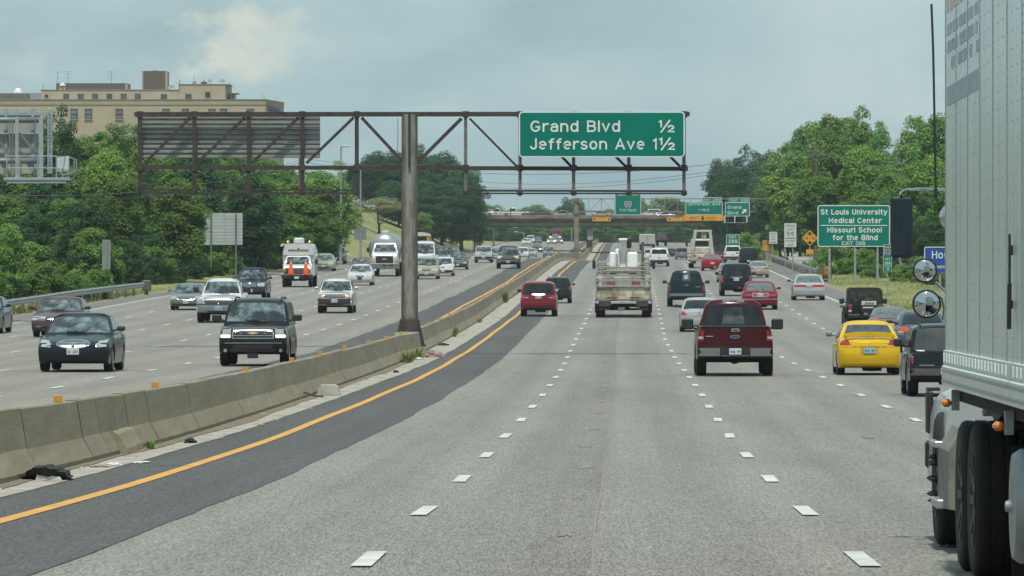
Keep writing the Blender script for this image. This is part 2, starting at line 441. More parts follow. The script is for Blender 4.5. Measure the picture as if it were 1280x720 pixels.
def text(s, parent, x, y, z, h, m, width=None, center=False, name='lettering', bold=0.02, spacing=1.1):
    me, w = textmesh(s, h, width, bold, 0.004, spacing)
    me.materials.append(m)
    o = bpy.data.objects.new(name, me)
    COL.objects.link(o); o.parent = parent
    o.location = (x - (w / 2 if center else 0), y, z)
    return o
def fast_mesh(name, verts, faces_flat, nper, mat_, smooth=False):
    me = bpy.data.meshes.new(name)
    nv = len(verts); nf = len(faces_flat) // nper
    me.vertices.add(nv); me.vertices.foreach_set('co', np.asarray(verts, dtype=np.float32).ravel())
    me.loops.add(nf * nper); me.loops.foreach_set('vertex_index', np.asarray(faces_flat, dtype=np.int32))
    me.polygons.add(nf); me.polygons.foreach_set('loop_start', np.arange(0, nf * nper, nper, dtype=np.int32))
    if smooth: me.polygons.foreach_set('use_smooth', np.ones(nf, dtype=bool))
    me.update(calc_edges=True)
    if mat_: me.materials.append(mat_)
    return me
# ================================================================== SETTING
def road_material(name, base, dark, grain=1.0, tracks=True, edge=None):
    m = bpy.data.materials.new(name); m.use_nodes = True
    nt = m.node_tree; N = nt.nodes; L = nt.links
    b = N['Principled BSDF']; b.inputs['Roughness'].default_value = 0.88
    b.inputs['Specular IOR Level'].default_value = 0.35
    t = N.new('ShaderNodeTexCoord'); uv = N.new('ShaderNodeUVMap')
    def noise(vec, sc, det, ro=0.6):
        n = N.new('ShaderNodeTexNoise'); n.inputs['Scale'].default_value = sc; n.inputs['Detail'].default_value = det
        n.inputs['Roughness'].default_value = ro; L.new(vec, n.inputs['Vector']); return n.outputs['Fac']
    def mapp(vec, s):
        mp = N.new('ShaderNodeMapping'); mp.inputs['Scale'].default_value = s; L.new(vec, mp.inputs['Vector']); return mp.outputs['Vector']
    def rng(src, a, b2, c, d):
        r = N.new('ShaderNodeMapRange'); r.inputs[1].default_value = a; r.inputs[2].default_value = b2
        r.inputs[3].default_value = c; r.inputs[4].default_value = d; L.new(src, r.inputs[0]); return r.outputs[0]
    def mul(a, b2):
        r = N.new('ShaderNodeMath'); r.operation = 'MULTIPLY'; L.new(a, r.inputs[0]); L.new(b2, r.inputs[1]); return r.outputs[0]
    ob = t.outputs['Object']
    # aggregate speckle at three sizes, long blotches, streaks along the lanes
    g1 = rng(noise(mapp(ob, (1, 0.05, 1)), 58 * grain, 2, 0.7), 0.3, 0.7, 0.52, 1.48)
    g2 = rng(noise(mapp(ob, (1, 0.05, 1)), 20 * grain, 3), 0.3, 0.7, 0.91, 1.09)
    g3 = rng(noise(mapp(ob, (0.5, 0.03, 1)), 1.3, 5), 0.3, 0.7, 0.93, 1.07)
    st = rng(noise(mapp(uv.outputs['UV'], (1.0, 0.004, 1)), 2.2, 4), 0.35, 0.65, 0.93, 1.06)
    f = mul(mul(g1, g2), mul(g3, st))
    if tracks:
        sx = N.new('ShaderNodeSeparateXYZ'); L.new(uv.outputs['UV'], sx.inputs[0])
        wv = N.new('ShaderNodeMath'); wv.operation = 'MULTIPLY'; wv.inputs[1].default_value = 2 * math.pi / 1.79
        L.new(sx.outputs['X'], wv.inputs[0])
        cs = N.new('ShaderNodeMath'); cs.operation = 'COSINE'; L.new(wv.outputs[0], cs.inputs[0])
        f = mul(f, rng(cs.outputs[0], -1, 1, 0.90, 1.04))
    mx = N.new('ShaderNodeMixRGB'); mx.blend_type = 'MULTIPLY'; mx.inputs['Fac'].default_value = 1
    bs = N.new('ShaderNodeMixRGB'); bs.inputs['Color1'].default_value = (*base, 1); bs.inputs['Color2'].default_value = (*dark, 1)
    L.new(rng(noise(mapp(ob, (1, 0.12, 1)), 0.35, 6), 0.42, 0.68, 0, 1), bs.inputs['Fac'])
    L.new(bs.outputs['Color'], mx.inputs['Color1']); L.new(f, mx.inputs['Color2'])
    L.new(mx.outputs['Color'], b.inputs['Base Color'])
    bp = N.new('ShaderNodeBump'); bp.inputs['Strength'].default_value = 0.35; bp.inputs['Distance'].default_value = 0.01
    L.new(g1, bp.inputs['Height']); L.new(bp.outputs['Normal'], b.inputs['Normal'])
    return m
PAVE = road_material('exposed_aggregate_pavement', (0.200, 0.201, 0.182), (0.172, 0.172, 0.156))
PAVE2 = road_material('worn_pavement', (0.212, 0.209, 0.186), (0.184, 0.180, 0.160))
ASPH = road_material('dark_asphalt', (0.080, 0.083, 0.082), (0.069, 0.071, 0.071), tracks=False)
ASPHM = road_material('shoulder_asphalt', (0.15, 0.15, 0.14), (0.125, 0.125, 0.12), tracks=False)

def strip(name, u0, u1, z0, z1, h, m, step=2.0, jag0=0.0, jag1=0.0, parent=None, kind='structure', gaps=None):
    """a sheet following the road between lateral offsets; jag = ragged edge"""
    zs = []; z = z0
    while z < z1: zs.append(z); z += step * (1 if z < 350 else 3)
    zs.append(z1)
    vs = []; fs = []; uvs = []
    rj = random.Random(hash(name) % 999 if False else len(name) * 7)
    n0 = n1 = 0.0
    for i, z in enumerate(zs):
        n0 = 0.6 * n0 + rj.uniform(-1, 1) * jag0; n1 = 0.6 * n1 + rj.uniform(-1, 1) * jag1
        a = (u0(z) if callable(u0) else u0) + n0; b = (u1(z) if callable(u1) else u1) + n1
        for k in range(5):
            u = a + (b - a) * k / 4
            p = RP(z, u, h); vs.append(p); uvs.append((u, z))
    for i in range(len(zs) - 1):
        for k in range(4):
            fs.append((i * 5 + k, i * 5 + k + 1, i * 5 + k + 6, i * 5 + k + 5))
    mb = MB(); mb.add(vs, fs)
    o = mb.build(name, m, parent, smooth=True, fixn=False)
    uvl = o.data.uv_layers.new(name='UVMap')
    vi = np.empty(len(o.data.loops), dtype=np.int32); o.data.loops.foreach_get('vertex_index', vi)
    uvl.data.foreach_set('uv', np.array(uvs, dtype=np.float32)[vi].ravel())
    if kind: o['kind'] = kind
    return o

ZEND = 1250
def left_edge(z): return float(np.interp(z, [0, 560, 800, 1100], [-28.6, -28.6, -25.0, -25.5]))
highway = strip('road', -4.0, 12.45, -40, ZEND, 0.0, PAVE)
strip('road_left', lambda z: left_edge(z) + 1.4, -9.9, -40, ZEND, 0.0, PAVE2)
SH_ = lambda z: float(np.interp(z, [40, 120, 190, 260], [-6.38, -6.28, -6.1, -6.0]))
strip('inner_shoulder', SH_, -3.95, -40, ZEND, 0.006, ASPH, jag1=0.03)
strip('inner_shoulder_left', -10.1, -7.45, -40, ZEND, 0.006, ASPH, jag0=0.07)
strip('gutter_dirt', -6.95, -6.68, -40, 200, 0.02, mat('gutter_dirt', (0.20, 0.17, 0.115), .95, nscale=4, col2=(0.11, 0.095, 0.07), detail=8), jag1=.06)
strip('gutter', -6.9, lambda z: SH_(z) + .05, -40, ZEND, 0.012, GUTC, jag1=0.03)
strip('outer_shoulder', 12.4, 14.0, -40, ZEND, -0.004, ASPHM, jag1=0.08)
strip('outer_shoulder_left', left_edge, lambda z: left_edge(z) + 1.5, -40, ZEND, -0.004, ASPHM, jag0=0.08)
DIRT = mat('roadside_dirt', (0.25, 0.215, 0.15), 0.95, nscale=1.5, col2=(0.15, 0.14, 0.085), detail=8)
strip('gravel_edge', 13.9, 14.7, 40, ZEND, -0.02, DIRT, jag1=0.12)
strip('gravel_edge_left', lambda z: left_edge(z) - 0.8, lambda z: left_edge(z) + 0.1, 40, ZEND, -0.02, DIRT, jag0=0.12)
# exit ramp that climbs away to the right beyond the speed sign
def ramp():
    vs = []; fs = []
    zs = list(np.arange(470, 900, 10.0))
    for z in zs:
        t = (z - 470) / 430
        u = 14.3 + 9.0 * t ** 1.1; w = 0.8 + 6.0 * min(1, t * 5)
        for k in range(3):
            p = RP(z, u + w * k / 2, -0.01 + 0.2 * t); vs.append((p.x, p.y, p.z + 1.2 * t))
    for i in range(len(zs) - 1):
        for k in range(2): fs.append((i * 3 + k, i * 3 + k + 1, i * 3 + k + 4, i * 3 + k + 3))
    mb = MB(); mb.add(vs, fs); o = mb.build('exit_ramp', mat('ramp_concrete', (0.33, 0.32, 0.28), 0.9, nscale=1, namp=0.3), None, True, fixn=False)
    o['kind'] = 'structure'
ramp()

# terrain sheet
def hill(u, z):
    """height above the road line, right/left verges"""
    h = -0.06 if (u > 13.9 or u < left_edge(z)) else -0.45
    if u > 14.5:
        a = u - 14.5
        h += min(a, 4) * 0.05 + max(0, a - 4) * 0.03
        if z > 560: h += max(0, min(a - 8, 22)) * 0.26 * min(1, (z - 560) / 200)
        h = min(h, 9)
    le = left_edge(z) - 0.8
    if u < le:
        a = le - u
        h += RAISE + min(a, 6) * 0.03 + max(0, a - 6) * 0.05
        if 480 < z < 1000: h += max(0, min(a - 1.0, 26)) * 0.36 * min(1, (z - 480) / 200) * min(1, (1000 - z) / 80)
        if z < 480: h += max(0, a - 22) * 0.05
        h = min(h, 13)
    if -9 < u < -7.2: h += 0.1
    if u <= -9: 
        if u >= le: h += RAISE
    return h
def terrain():
    us = [-1500, -700, -350, -200, -140, -100, -80, -66, -56, -48, -42, -38, -35, -33, -31.5, -30.3, -29.3, -27.5, -24, -18, -9.5, -7.0, -3, 3, 9, 13.5, 14.6, 15.6, 17, 19, 22, 26, 31, 37, 45, 56, 70, 90, 130, 200, 350, 700, 1500]
    zs = [-6000, -2500, -1200, -600, -300, -150] + list(range(-60, 300, 12)) + list(range(300, 1300, 14)) + [1330, 1400, 1500, 1700, 2100, 3000, 4500, 6000]
    vs = []; fs = []; nu = len(us)
    for z in zs:
        g = G(z)
        for u in us:
            w = 0 if -30 < u < 14.6 else 1
            n = math.sin(z * .043 + u * .3) * .10 + math.sin(z * .11 - u * .17) * .06
            vs.append((CX(z) + u, z, g + hill(u, z) + w * n * min(1, abs(u) / 30)))
    for i in range(len(zs) - 1):
        for k in range(nu - 1): fs.append((i * nu + k, i * nu + k + 1, (i + 1) * nu + k + 1, (i + 1) * nu + k))
    m = bpy.data.materials.new('dry_verge_grass'); m.use_nodes = True
    nt = m.node_tree; N = nt.nodes; L = nt.links; b = N['Principled BSDF']; b.inputs['Roughness'].default_value = 0.95
    t = N.new('ShaderNodeTexCoord')
    def nz(sc, det, stops, st=(1, 1, 1)):
        mp = N.new('ShaderNodeMapping'); mp.inputs['Scale'].default_value = st; L.new(t.outputs['Object'], mp.inputs['Vector'])
        n = N.new('ShaderNodeTexNoise'); n.inputs['Scale'].default_value = sc; n.inputs['Detail'].default_value = det; L.new(mp.outputs['Vector'], n.inputs['Vector'])
        r = N.new('ShaderNodeValToRGB'); cr = r.color_ramp
        while len(cr.elements) < len(stops): cr.elements.new(.5)
        for e, (p, c) in zip(cr.elements, stops): e.position = p; e.color = (*c, 1)
        L.new(n.outputs['Fac'], r.inputs['Fac']); return r.outputs['Color']
    a = nz(0.25, 7, [(0.32, (0.13, 0.165, 0.045)), (0.5, (0.195, 0.21, 0.070)), (0.68, (0.27, 0.255, 0.11))], (1, .3, 1))
    c = nz(5, 5, [(0.3, (0.62, 0.62, 0.62)), (0.7, (1.2, 1.2, 1.2))], (1, .3, 1))
    mx = N.new('ShaderNodeMixRGB'); mx.blend_type = 'MULTIPLY'; mx.inputs['Fac'].default_value = 1
    L.new(a, mx.inputs['Color1']); L.new(c, mx.inputs['Color2']); L.new(mx.outputs['Color'], b.inputs['Base Color'])
    mb = MB(); mb.add(vs, fs); o = mb.build('ground', m, None, True, fixn=False)
    o['kind'] = 'structure'
    return o
terrain()

# ---- painted markings
def quad_line(mb, u, z0, z1, w, h, m=None, du=None):
    n = max(1, int((z1 - z0) / 4)); vs = []
    for i in range(n + 1):
        z = z0 + (z1 - z0) * i / n
        uu = (u(z) if callable(u) else u)
        vs.append(RP(z, uu - w / 2, h)); vs.append(RP(z, uu + w / 2, h))
    mb.add(vs, [(2 * i, 2 * i + 1, 2 * i + 3, 2 * i + 2) for i in range(n)], m)
def line_obj(name, u, w, m, z0=-30, z1=ZEND):
    mb = MB(); quad_line(mb, u, z0, z1, w, 0.012, m)
    o = mb.build(name, m, highway, fixn=False); return o
def wob(u, a=0.025):
    return lambda z: u + a * math.sin(z * .09 + u) + a * .6 * math.sin(z * .23)
line_obj('edge_line', wob(-5.42), 0.17, YPAINT)
line_obj('edge_line', wob(-8.45), 0.17, YPAINT)
line_obj('edge_line', wob(12.3), 0.15, WPAINT)
line_obj('edge_line', lambda z: left_edge(z) + 1.75, 0.15, WPAINT)
dash_mesh_far = MB()
for u, cut in ((-1.79, 0), (1.79, 0), (5.37, 0), (8.9, 0), (-12.3, 1), (-16.1, 1), (-19.75, 1), (-23.35, 1)):
    for k in range(-2, 95):
        z = 40.7 + 12.19 * k + (cut * (3.1 + (u * 37 % 5)))
        if z > 1200: break
        if z < 340:
            mb = MB(); jit = random.uniform(-.03, .03)
            vs = [RP(z - 1.45, u - .075 + jit, .012), RP(z - 1.45, u + .075 + jit, .012), RP(z + 1.45, u + .075, .012), RP(z + 1.45, u - .075, .012)]
            if u in (-1.79, 1.79) or True:
                mb.add(vs, [(0, 1, 2, 3)]); mb.build('lane_dash', WPAINT, highway, fixn=False)
        else:
            quad_line(dash_mesh_far, u, z - 1.45, z + 1.45, .15, .012)
o = dash_mesh_far.build('lane_dashes', WPAINT, highway, fixn=False); o['kind'] = 'stuff'
# worn spots and seam that repeat down the lane ahead, small pavement scars
WORN = mat('worn_patch', (0.222, 0.216, 0.195), 0.9, nscale=9, col2=(0.155, 0.152, 0.138), detail=8, bump=0.6, bscale=40)
SEAM = mat('seam_shade', (0.215, 0.212, 0.195), 0.9, nscale=30, col2=(0.17, 0.168, 0.15), detail=6)
def blob(zc, uc, rz, ru, n=26, seed=0):
    rr = random.Random(seed); vs = [RP(zc, uc, .008)]
    for i in range(n):
        t = 2 * math.pi * i / n; k = rr.uniform(.55, 1.2) / max(abs(math.sin(t)), abs(math.cos(t))) * .8
        vs.append(RP(zc + rz * k * math.sin(t), uc + ru * k * math.cos(t), .008))
    return vs, [(0, 1 + i, 1 + (i + 1) % n) for i in range(n)]
for k in range(14):
    z = 46.3 + 12.19 * k
    vs, fs = blob(z + random.uniform(-.5, .5), -0.43 + random.uniform(-.05, .05), random.uniform(1.0, 1.9), random.uniform(.07, .14), seed=k)
    mb = MB(); mb.add(vs, fs); mb.build('worn_patch', WORN, highway, fixn=False)
strip('lane_seam_band', -.66, -.17, -20, 420, .003, road_material('stained_pavement', (0.180, 0.180, 0.163), (0.145, 0.144, 0.130), tracks=False), jag0=.035, jag1=.02)
mb = MB(); quad_line(mb, wob(-.15, .02), 30, 420, .02, .006)
o = mb.build('lane_seam', SEAM, highway, fixn=False)
for z, u, l in ((74, 6.45, .35), (88.5, 3.95, .9), (158, -3.0, .8)):
    vs, fs = blob(z, u, l, .11, seed=int(z)); mb = MB(); mb.add(vs, fs); mb.build('pavement_scar', WPAINT if z == 74 else WORN, highway, fixn=False)
SEAL = mat('tar_seal', (0.05, 0.05, 0.052), 0.7, nscale=8, namp=.3)
for z in (152, 205):         # transverse joints, sealed dark
    mb = MB(); vs = []
    for i in range(41):
        u = -5.9 + 18.2 * i / 40; zz = z + .12 * math.sin(i * 1.7) + .05 * math.sin(i * 4.1)
        vs += [RP(zz - .022, u, .009), RP(zz + .022, u, .009)]
    mb.add(vs, [(2 * i, 2 * i + 2, 2 * i + 3, 2 * i + 1) for i in range(40)])
    mb.build('joint_crack', mat('crack', (0.165, 0.163, 0.148), .9, nscale=20, namp=.3), highway, fixn=False)
mb = MB(); vs = []
for i in range(8):
    u = -6.1 + .55 * i / 7; vs += [RP(71.3 + .03 * i - .05, u, .016), RP(71.3 + .03 * i + .05, u, .016)]
mb.add(vs, [(2 * i, 2 * i + 2, 2 * i + 3, 2 * i + 1) for i in range(7)]); mb.build('tar_seal', SEAL, highway, fixn=False)

# ================================================================== MEDIAN BARRIER
def bar_profile(w=0.0):
    # (u offset, height) right side from base to top, then left side
    return [(0.30 + w, 0.0), (0.30 + w, 0.075), (0.165 + w, 0.33), (0.085 + w, 0.80), (0.07 + w, 0.815),
            (-0.07 - w, 0.815), (-0.085 - w, 0.80), (-0.165 - w, 0.33), (-0.30 - w, 0.10), (-0.30 - w, -0.05)]
def barrier_u(z):
    return -7.2 + 0.05 * math.sin(z * .03) + float(np.interp(z, [0, 560, 600, 640, 690, 720], [0, 0, 0.0, 0.35, 0.0, 0]))
def widen(z):
    return float(np.interp(z, [0, 182, 187, 193.2, 193.25, 2000], [0, 0, .26, .26, 0, 0]))
SEAL_J = mat('joint_dirt', (0.045, 0.04, 0.032), .95, nscale=8, namp=.4)  # dark fill painted for the shade inside the open barrier joints
def barrier_run(label, cuts, gapw=0.035):
    root = thing('concrete_barrier', label, 'barrier', RP((cuts[0] + cuts[-1]) / 2, -7.21), 0)
    base = Vector(root.location)
    rr = random.Random(int(cuts[0]))
    for a, b in zip(cuts[:-1], cuts[1:]):
        off = rr.uniform(-.008, .008); hh = rr.uniform(-.01, .01)
        n = max(1, int((b - a) / 1.5)); zs = [a + gapw + (b - a - 2 * gapw) * i / n for i in range(n + 1)]
        vs = []; P = len(bar_profile())
        for z in zs:
            for du, h in bar_profile(widen(z)):
                p = Vector((CX(z) + barrier_u(z) + off + du, z, G(z) + h + (hh if h > .3 else 0)))
                vs.append(p - base)
        fs = [tuple(range(P - 1, -1, -1)), tuple(range(n * P, n * P + P))]
        for i in range(n):
            for k in range(P): fs.append((i * P + k, i * P + (k + 1) % P, (i + 1) * P + (k + 1) % P, (i + 1) * P + k))
        mb = MB(); mb.add(vs, fs); o = mb.build('barrier_segment', CONC, root)
        o.data.polygons.foreach_set('use_smooth', [False] * len(o.data.polygons))
        if 40 < b < 320 and b != cuts[-1]:
            vs = []
            for z in (b - gapw * 1.1, b + gapw * 1.1):
                for du, h in bar_profile(widen(z)):
                    vs.append(Vector((CX(z) + barrier_u(z) + du * .97, z, G(z) + h * .985)) - base)
            mb = MB(); mb.add(vs, [tuple(range(P - 1, -1, -1)), tuple(range(P, 2 * P))] + [(k, (k + 1) % P, P + (k + 1) % P, P + k) for k in range(P)]); mb.build('joint_filler', SEAL_J, root)
    return root
cuts = [-20, -10, 0, 10, 20, 30, 38, 44, 50, 55, 58.5, 61.5, 64, 66.5, 73.5, 76, 78.4, 80.4, 84, 88.5, 92, 97, 103]
while cuts[-1] < 186: cuts.append(cuts[-1] + random.choice([3.0, 4.5, 6.0, 6.0]))
cuts[-1] = 193.2
barrier_run('near run of concrete median barrier ending in front of the rusty sign post', cuts)
cuts2 = [193.6]
while cuts2[-1] < 640: cuts2.append(cuts2[-1] + (random.choice([4.0, 6.0, 6.0]) if cuts2[-1] < 350 else 9.0))
cuts2[-1] = 668
barrier_run('middle run of concrete median barrier between the two overhead sign bridges', cuts2)
cuts3 = [700]
while cuts3[-1] < 1150: cuts3.append(cuts3[-1] + 15)
barrier_run('far run of concrete median barrier passing under the road bridge', cuts3)
# angled concrete kicker by the broken joint
rz0 = 79
kc = thing('concrete_wedge', 'broken concrete wedge with an orange paint smear against the barrier joint', 'rubble', RP(rz0, -6.9))
mb = MB(); mb.prism([(-.10, 0), (.12, 0), (.10, .10), (-.02, .30), (-.10, .34)], -1.6, 1.6); mb.build('slab', CONC, kc)
mb = MB(); mb.prism([(.122, .0), (.126, 0), (.104, .1), (.028, .204), (.02, .2)], -.35, .25); mb.build('paint_smear', mat('dull_yellow', (.36, .25, .10), .9, nscale=6, namp=.3), kc)
# amber reflectors
refl = None
zr = [62, 71.8, 86.8, 107.5, 122.5, 134, 146, 160, 172, 184, 192.6, 196.5] + [209 + 12.6 * i for i in range(32)]
for i, z in enumerate(zr):
    p = Vector((CX(z) + barrier_u(z), z, G(z) + .81))
    if refl is None:
        refl = thing('barrier_reflector', 'small amber reflector standing on top of the concrete median barrier', 'reflector', p, group='amber reflectors along the top of the median barrier')
        mb = MB(); mb.box((0, 0, .045), (.115, .012, .085), None, .004); mb.build('lens', AMBR, refl)
        mb = MB(); mb.box((0, .03, .008), (.115, .07, .016), None, .003); mb.build('foot', AMBR, refl)
    else:
        c = copy_tree(refl); c.location = p
        if i in (10, 11): c['label'] = 'amber reflector on the barrier right beside the rusty sign post'

# ================================================================== BUTTERFLY SIGN GANTRY
ZG = 191.0
def gx(px): return (px - 640) * ZG / FPX
def gzz(py): return HC - (py - 360) * ZG / FPX
gbase = Vector((gx(512), ZG, G(ZG) + .05))
gan = thing('sign_gantry', 'rusty steel truss gantry on a single post in the median', 'sign gantry', gbase)
def L_(px, py, dy=0.0): return Vector((gx(px), ZG + dy, gzz(py))) - gbase
POST = bpy.data.materials.new('rust_streaked_post'); POST.use_nodes = True
nt = POST.node_tree; N = nt.nodes; L = nt.links; b = N['Principled BSDF']; b.inputs['Roughness'].default_value = .85; b.inputs['Metallic'].default_value = 0
t = N.new('ShaderNodeTexCoord'); mp = N.new('ShaderNodeMapping'); mp.inputs['Scale'].default_value = (1.6, 1.6, .35); L.new(t.outputs['Object'], mp.inputs['Vector'])
nz = N.new('ShaderNodeTexNoise'); nz.inputs['Scale'].default_value = 4; nz.inputs['Detail'].default_value = 9; nz.inputs['Roughness'].default_value = .7; L.new(mp.outputs['Vector'], nz.inputs['Vector'])
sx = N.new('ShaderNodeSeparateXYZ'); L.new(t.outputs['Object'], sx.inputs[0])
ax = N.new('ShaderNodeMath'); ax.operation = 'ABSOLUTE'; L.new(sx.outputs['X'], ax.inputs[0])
mr = N.new('ShaderNodeMapRange'); mr.inputs[1].default_value = .06; mr.inputs[2].default_value = .27; mr.inputs[3].default_value = -.10; mr.inputs[4].default_value = .16; L.new(ax.outputs[0], mr.inputs[0])  # pale centre paints a highlight between the rusty sides
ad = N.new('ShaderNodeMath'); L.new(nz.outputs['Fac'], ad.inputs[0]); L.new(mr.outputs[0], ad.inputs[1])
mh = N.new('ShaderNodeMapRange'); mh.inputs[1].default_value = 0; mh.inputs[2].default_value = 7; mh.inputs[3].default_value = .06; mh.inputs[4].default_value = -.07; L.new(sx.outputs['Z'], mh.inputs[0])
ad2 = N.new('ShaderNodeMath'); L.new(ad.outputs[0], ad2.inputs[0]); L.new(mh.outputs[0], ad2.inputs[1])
rp = N.new('ShaderNodeValToRGB'); cr = rp.color_ramp; cr.elements.new(.5); cr.elements.new(.5)
for e, (p, c) in zip(cr.elements, [(.36, (.21, .225, .22)), (.47, (.165, .162, .142)), (.56, (.125, .102, .072)), (.74, (.075, .058, .04))]): e.position = p; e.color = (*c, 1)
L.new(ad2.outputs[0], rp.inputs['Fac']); L.new(rp.outputs['Color'], b.inputs['Base Color'])
PT_ = gzz(143) - gbase.z; mb = MB(); mb.lathe([(0, 0), (.34, 0), (.34, .30), (.285, .36), (.275, PT_), (0, PT_)], n=20); o = mb.build('post', POST, gan); smooth_sharp(o)
mb = MB()
for i in range(8):
    t_ = math.pi * i / 4; c, s = math.cos(t_), math.sin(t_)
    mb.add([(.30 * c, .30 * s, .3), (.52 * c, .52 * s, .3), (.30 * c, .30 * s, 1.25), (.30 * c - .03 * s, .30 * s + .03 * c, .3), (.52 * c - .03 * s, .52 * s + .03 * c, .3), (.30 * c - .03 * s, .30 * s + .03 * c, 1.25)],
           [(0, 1, 2), (5, 4, 3), (0, 3, 4, 1), (1, 4, 5, 2), (0, 2, 5, 3)])
mb.lathe([(0, .26), (.56, .26), (.56, .32), (0, .32)], n=16)
mb.lathe([(.36, .3), (.47, .32), (.335, 1.15), (.31, 1.2)], n=20)
mb.build('base_flange', RUST, gan)
def chord(name, pts, w, d=None, m=RUST, dy=0):
    mb = MB(); mb.bar(L_(*pts[0], dy), L_(*pts[1], dy), w, m, d); return mb.build(name, m, gan)
chord('top_chord', ((168, 143), (862, 142.5)), .155)
chord('bottom_chord', ((170, 209), (860, 211)), .14)
chord('catwalk_rail', ((177, 237.2), (449, 237.8)), .055)
chord('catwalk_rail', ((177, 241.2), (449, 241.8)), .075)
chord('catwalk_rail', ((580, 238.2), (857, 239)), .075)
chord('catwalk_rail', ((580, 242), (857, 242.2)), .055, dy=-.5)
GR2 = mat('dull_grey_steel', (0.16, 0.165, 0.16), .7, metal=.2, nscale=5, namp=.4)
for x in (175, 243, 311, 378, 446): chord('truss_vertical', ((x, 141), (x, 244)), .135)
for x in (582, 650, 717, 786, 855): chord('truss_vertical', ((x, 140), (x, 245)), .115, m=GR2)
chord('truss_vertical', ((512, 143), (512, 209)), .09, dy=-.33)
for x0, x1 in ((181, 238), (246, 306), (315, 373), (383, 442)): chord('truss_diagonal', ((x0, 204), (x1, 147)), .10, dy=.01)
for x0, x1 in ((452, 507),): chord('truss_diagonal', ((x0, 147), (x1, 206)), .11, dy=.01)
chord('truss_diagonal', ((519, 206), (577, 148)), .12, dy=.01)
chord('truss_diagonal', ((587, 148), (646, 208)), .075, dy=.01)
for x0, x1 in ((656, 714), (722, 782), (790, 850)): chord('truss_diagonal', ((x0, 148), (x1, 208)), .09, dy=.01)
# gusset plates
mb = MB()
for x in (175, 243, 311, 378, 446, 582, 650, 717, 786, 855):
    for y in (143, 210): mb.box(L_(x, y, -.09), (.22, .02, .22), RUST, .02)
    mb.box(L_(x, 241, -.02), (.2, .09, .17), RUST, .02)
o = mb.build('gusset_plate', RUST, gan); o['kind'] = 'stuff'
# thin walkway brackets running toward the camera
for x in (175, 243, 311, 378, 446, 582, 650, 717, 786, 855):
    mb = MB(); mb.bar(L_(x, 241, -.55), L_(x, 241, .05), .05, None); mb.build('walkway_bracket', RUST, gan)

def sign_panel(label, cat, px0, py0, px1, py1, z, m=SGREEN, border=SWHITE, bw=1.6, rad=4.0, thick=.05, parent=None, name='road_sign', yaw=0.0, posts=None, postm=GALV, loc_ground=None, postw=.12):
    """a framed sign face measured in picture pixels at station z; returns the thing and a local converter"""
    k = z / FPX
    cx, cy = (px0 + px1) / 2, (py0 + py1) / 2
    base = PX(cx, cy, z)
    gz = loc_ground if loc_ground is not None else base.z - 1
    root = thing(name, label, cat, (base.x, base.y, base.z)) if parent is None else parent
    w, h = (px1 - px0) * k, (py1 - py0) * k
    def rr(w, h, r, n=5):
        pts = []
        for sx, sy, a0 in ((1, 1, 0), (-1, 1, 90), (-1, -1, 180), (1, -1, 270)):
            for i in range(n + 1):
                t = R(a0 + 90 * i / n); pts.append((sx * (w / 2 - r) + r * math.cos(t), sy * (h / 2 - r) + r * math.sin(t)))
        return pts
    mb = MB(); mb.prism(rr(w, h, rad * k), 0, thick, border); mb.build('border', border, root)
    mb = MB(); mb.prism(rr(w - 2 * bw * k, h - 2 * bw * k, max(rad - bw, .5) * k), -.006, thick * .5); mb.build('face', m, root)
    if posts:
        for (px, pyb) in posts:
            x = (px - cx) * k; zt = h / 2 * .9; zb = -(pyb - cy) * k - .3
            mb = MB(); mb.box((x, thick + postw / 2 + .01, (zt + zb) / 2), (postw, postw, zt - zb), None, .01); mb.build('sign_post', postm, root)
    def loc(px, py): return ((px - cx) * k, (cy - py) * k)
    def txt(s, px, py, hpx, wpx=None, mm=SWHITE, center=False, bold=.02, nm='lettering'):
        x, zz = loc(px, py)
        return text(s, root, x, -.012, zz, hpx * k, mm, wpx * k if wpx else None, center, nm, bold)
    return root, loc, txt, k
r_, lc, tx, k = sign_panel('large green overhead sign reading Grand Blvd and Jefferson Ave', 'road sign', 648.5, 139.3, 856, 196.5, ZG - .45, rad=5)
tx('Grand Blvd', 663, 165, 14.4, 112, bold=-.006)
tx('Jefferson Ave', 662.5, 187, 14.2, 143, bold=-.006)
tx('\u00bd', 823, 165.5, 15.5, 20.5, bold=-.02)
tx('1', 816, 187, 14.2, 5, bold=-.006)
tx('\u00bd', 823.5, 187.5, 15.5, 20.5, bold=-.02)
mb = MB()
for px in (655, 717, 786, 850): mb.box(((px - 752.25) * k, .16, 0), (.09, .18, 1.45), None, .01)
o = mb.build('mounting_bracket', GR2, r_); o['kind'] = 'stuff'
# back of the sign for the other carriageway: corrugated panels
CORR = mat('corrugated_aluminium', (0.30, 0.32, 0.315), .6, metal=.3, nscale=3, namp=.25, stretch=(1, 1, 4))
bz = ZG + .30
p0 = PX(286, 170, bz); root = thing('road_sign', 'back of a ribbed grey overhead sign on the left arm of the rusty gantry', 'road sign', p0)
k = bz / FPX; nrow = 9
for i in range(nrow):
    zc = (27.5 - (i + .5) * 55 / nrow) * k
    hh = 55 / nrow * k
    mb = MB(); mb.prism([(0.03, -hh / 2 + .004), (0.0, -hh / 2 + .02), (0.0, hh / 2 - .06), (.10, hh / 2 - .045), (.10, hh / 2 - .002), (.12, hh / 2 - .002), (.12, -hh / 2 + .004)], -114 * k, 114 * k, None, 'YZ')
    mb.v = [(x, y, z + zc) for x, y, z in mb.v]
    mb.build('panel', CORR, root)
for px in (175, 243, 311, 378):
    mb = MB(); mb.box(((px - 286) * k, -.07, 0), (.05, .14, 1.4)); mb.build('bracket', RUST, root)
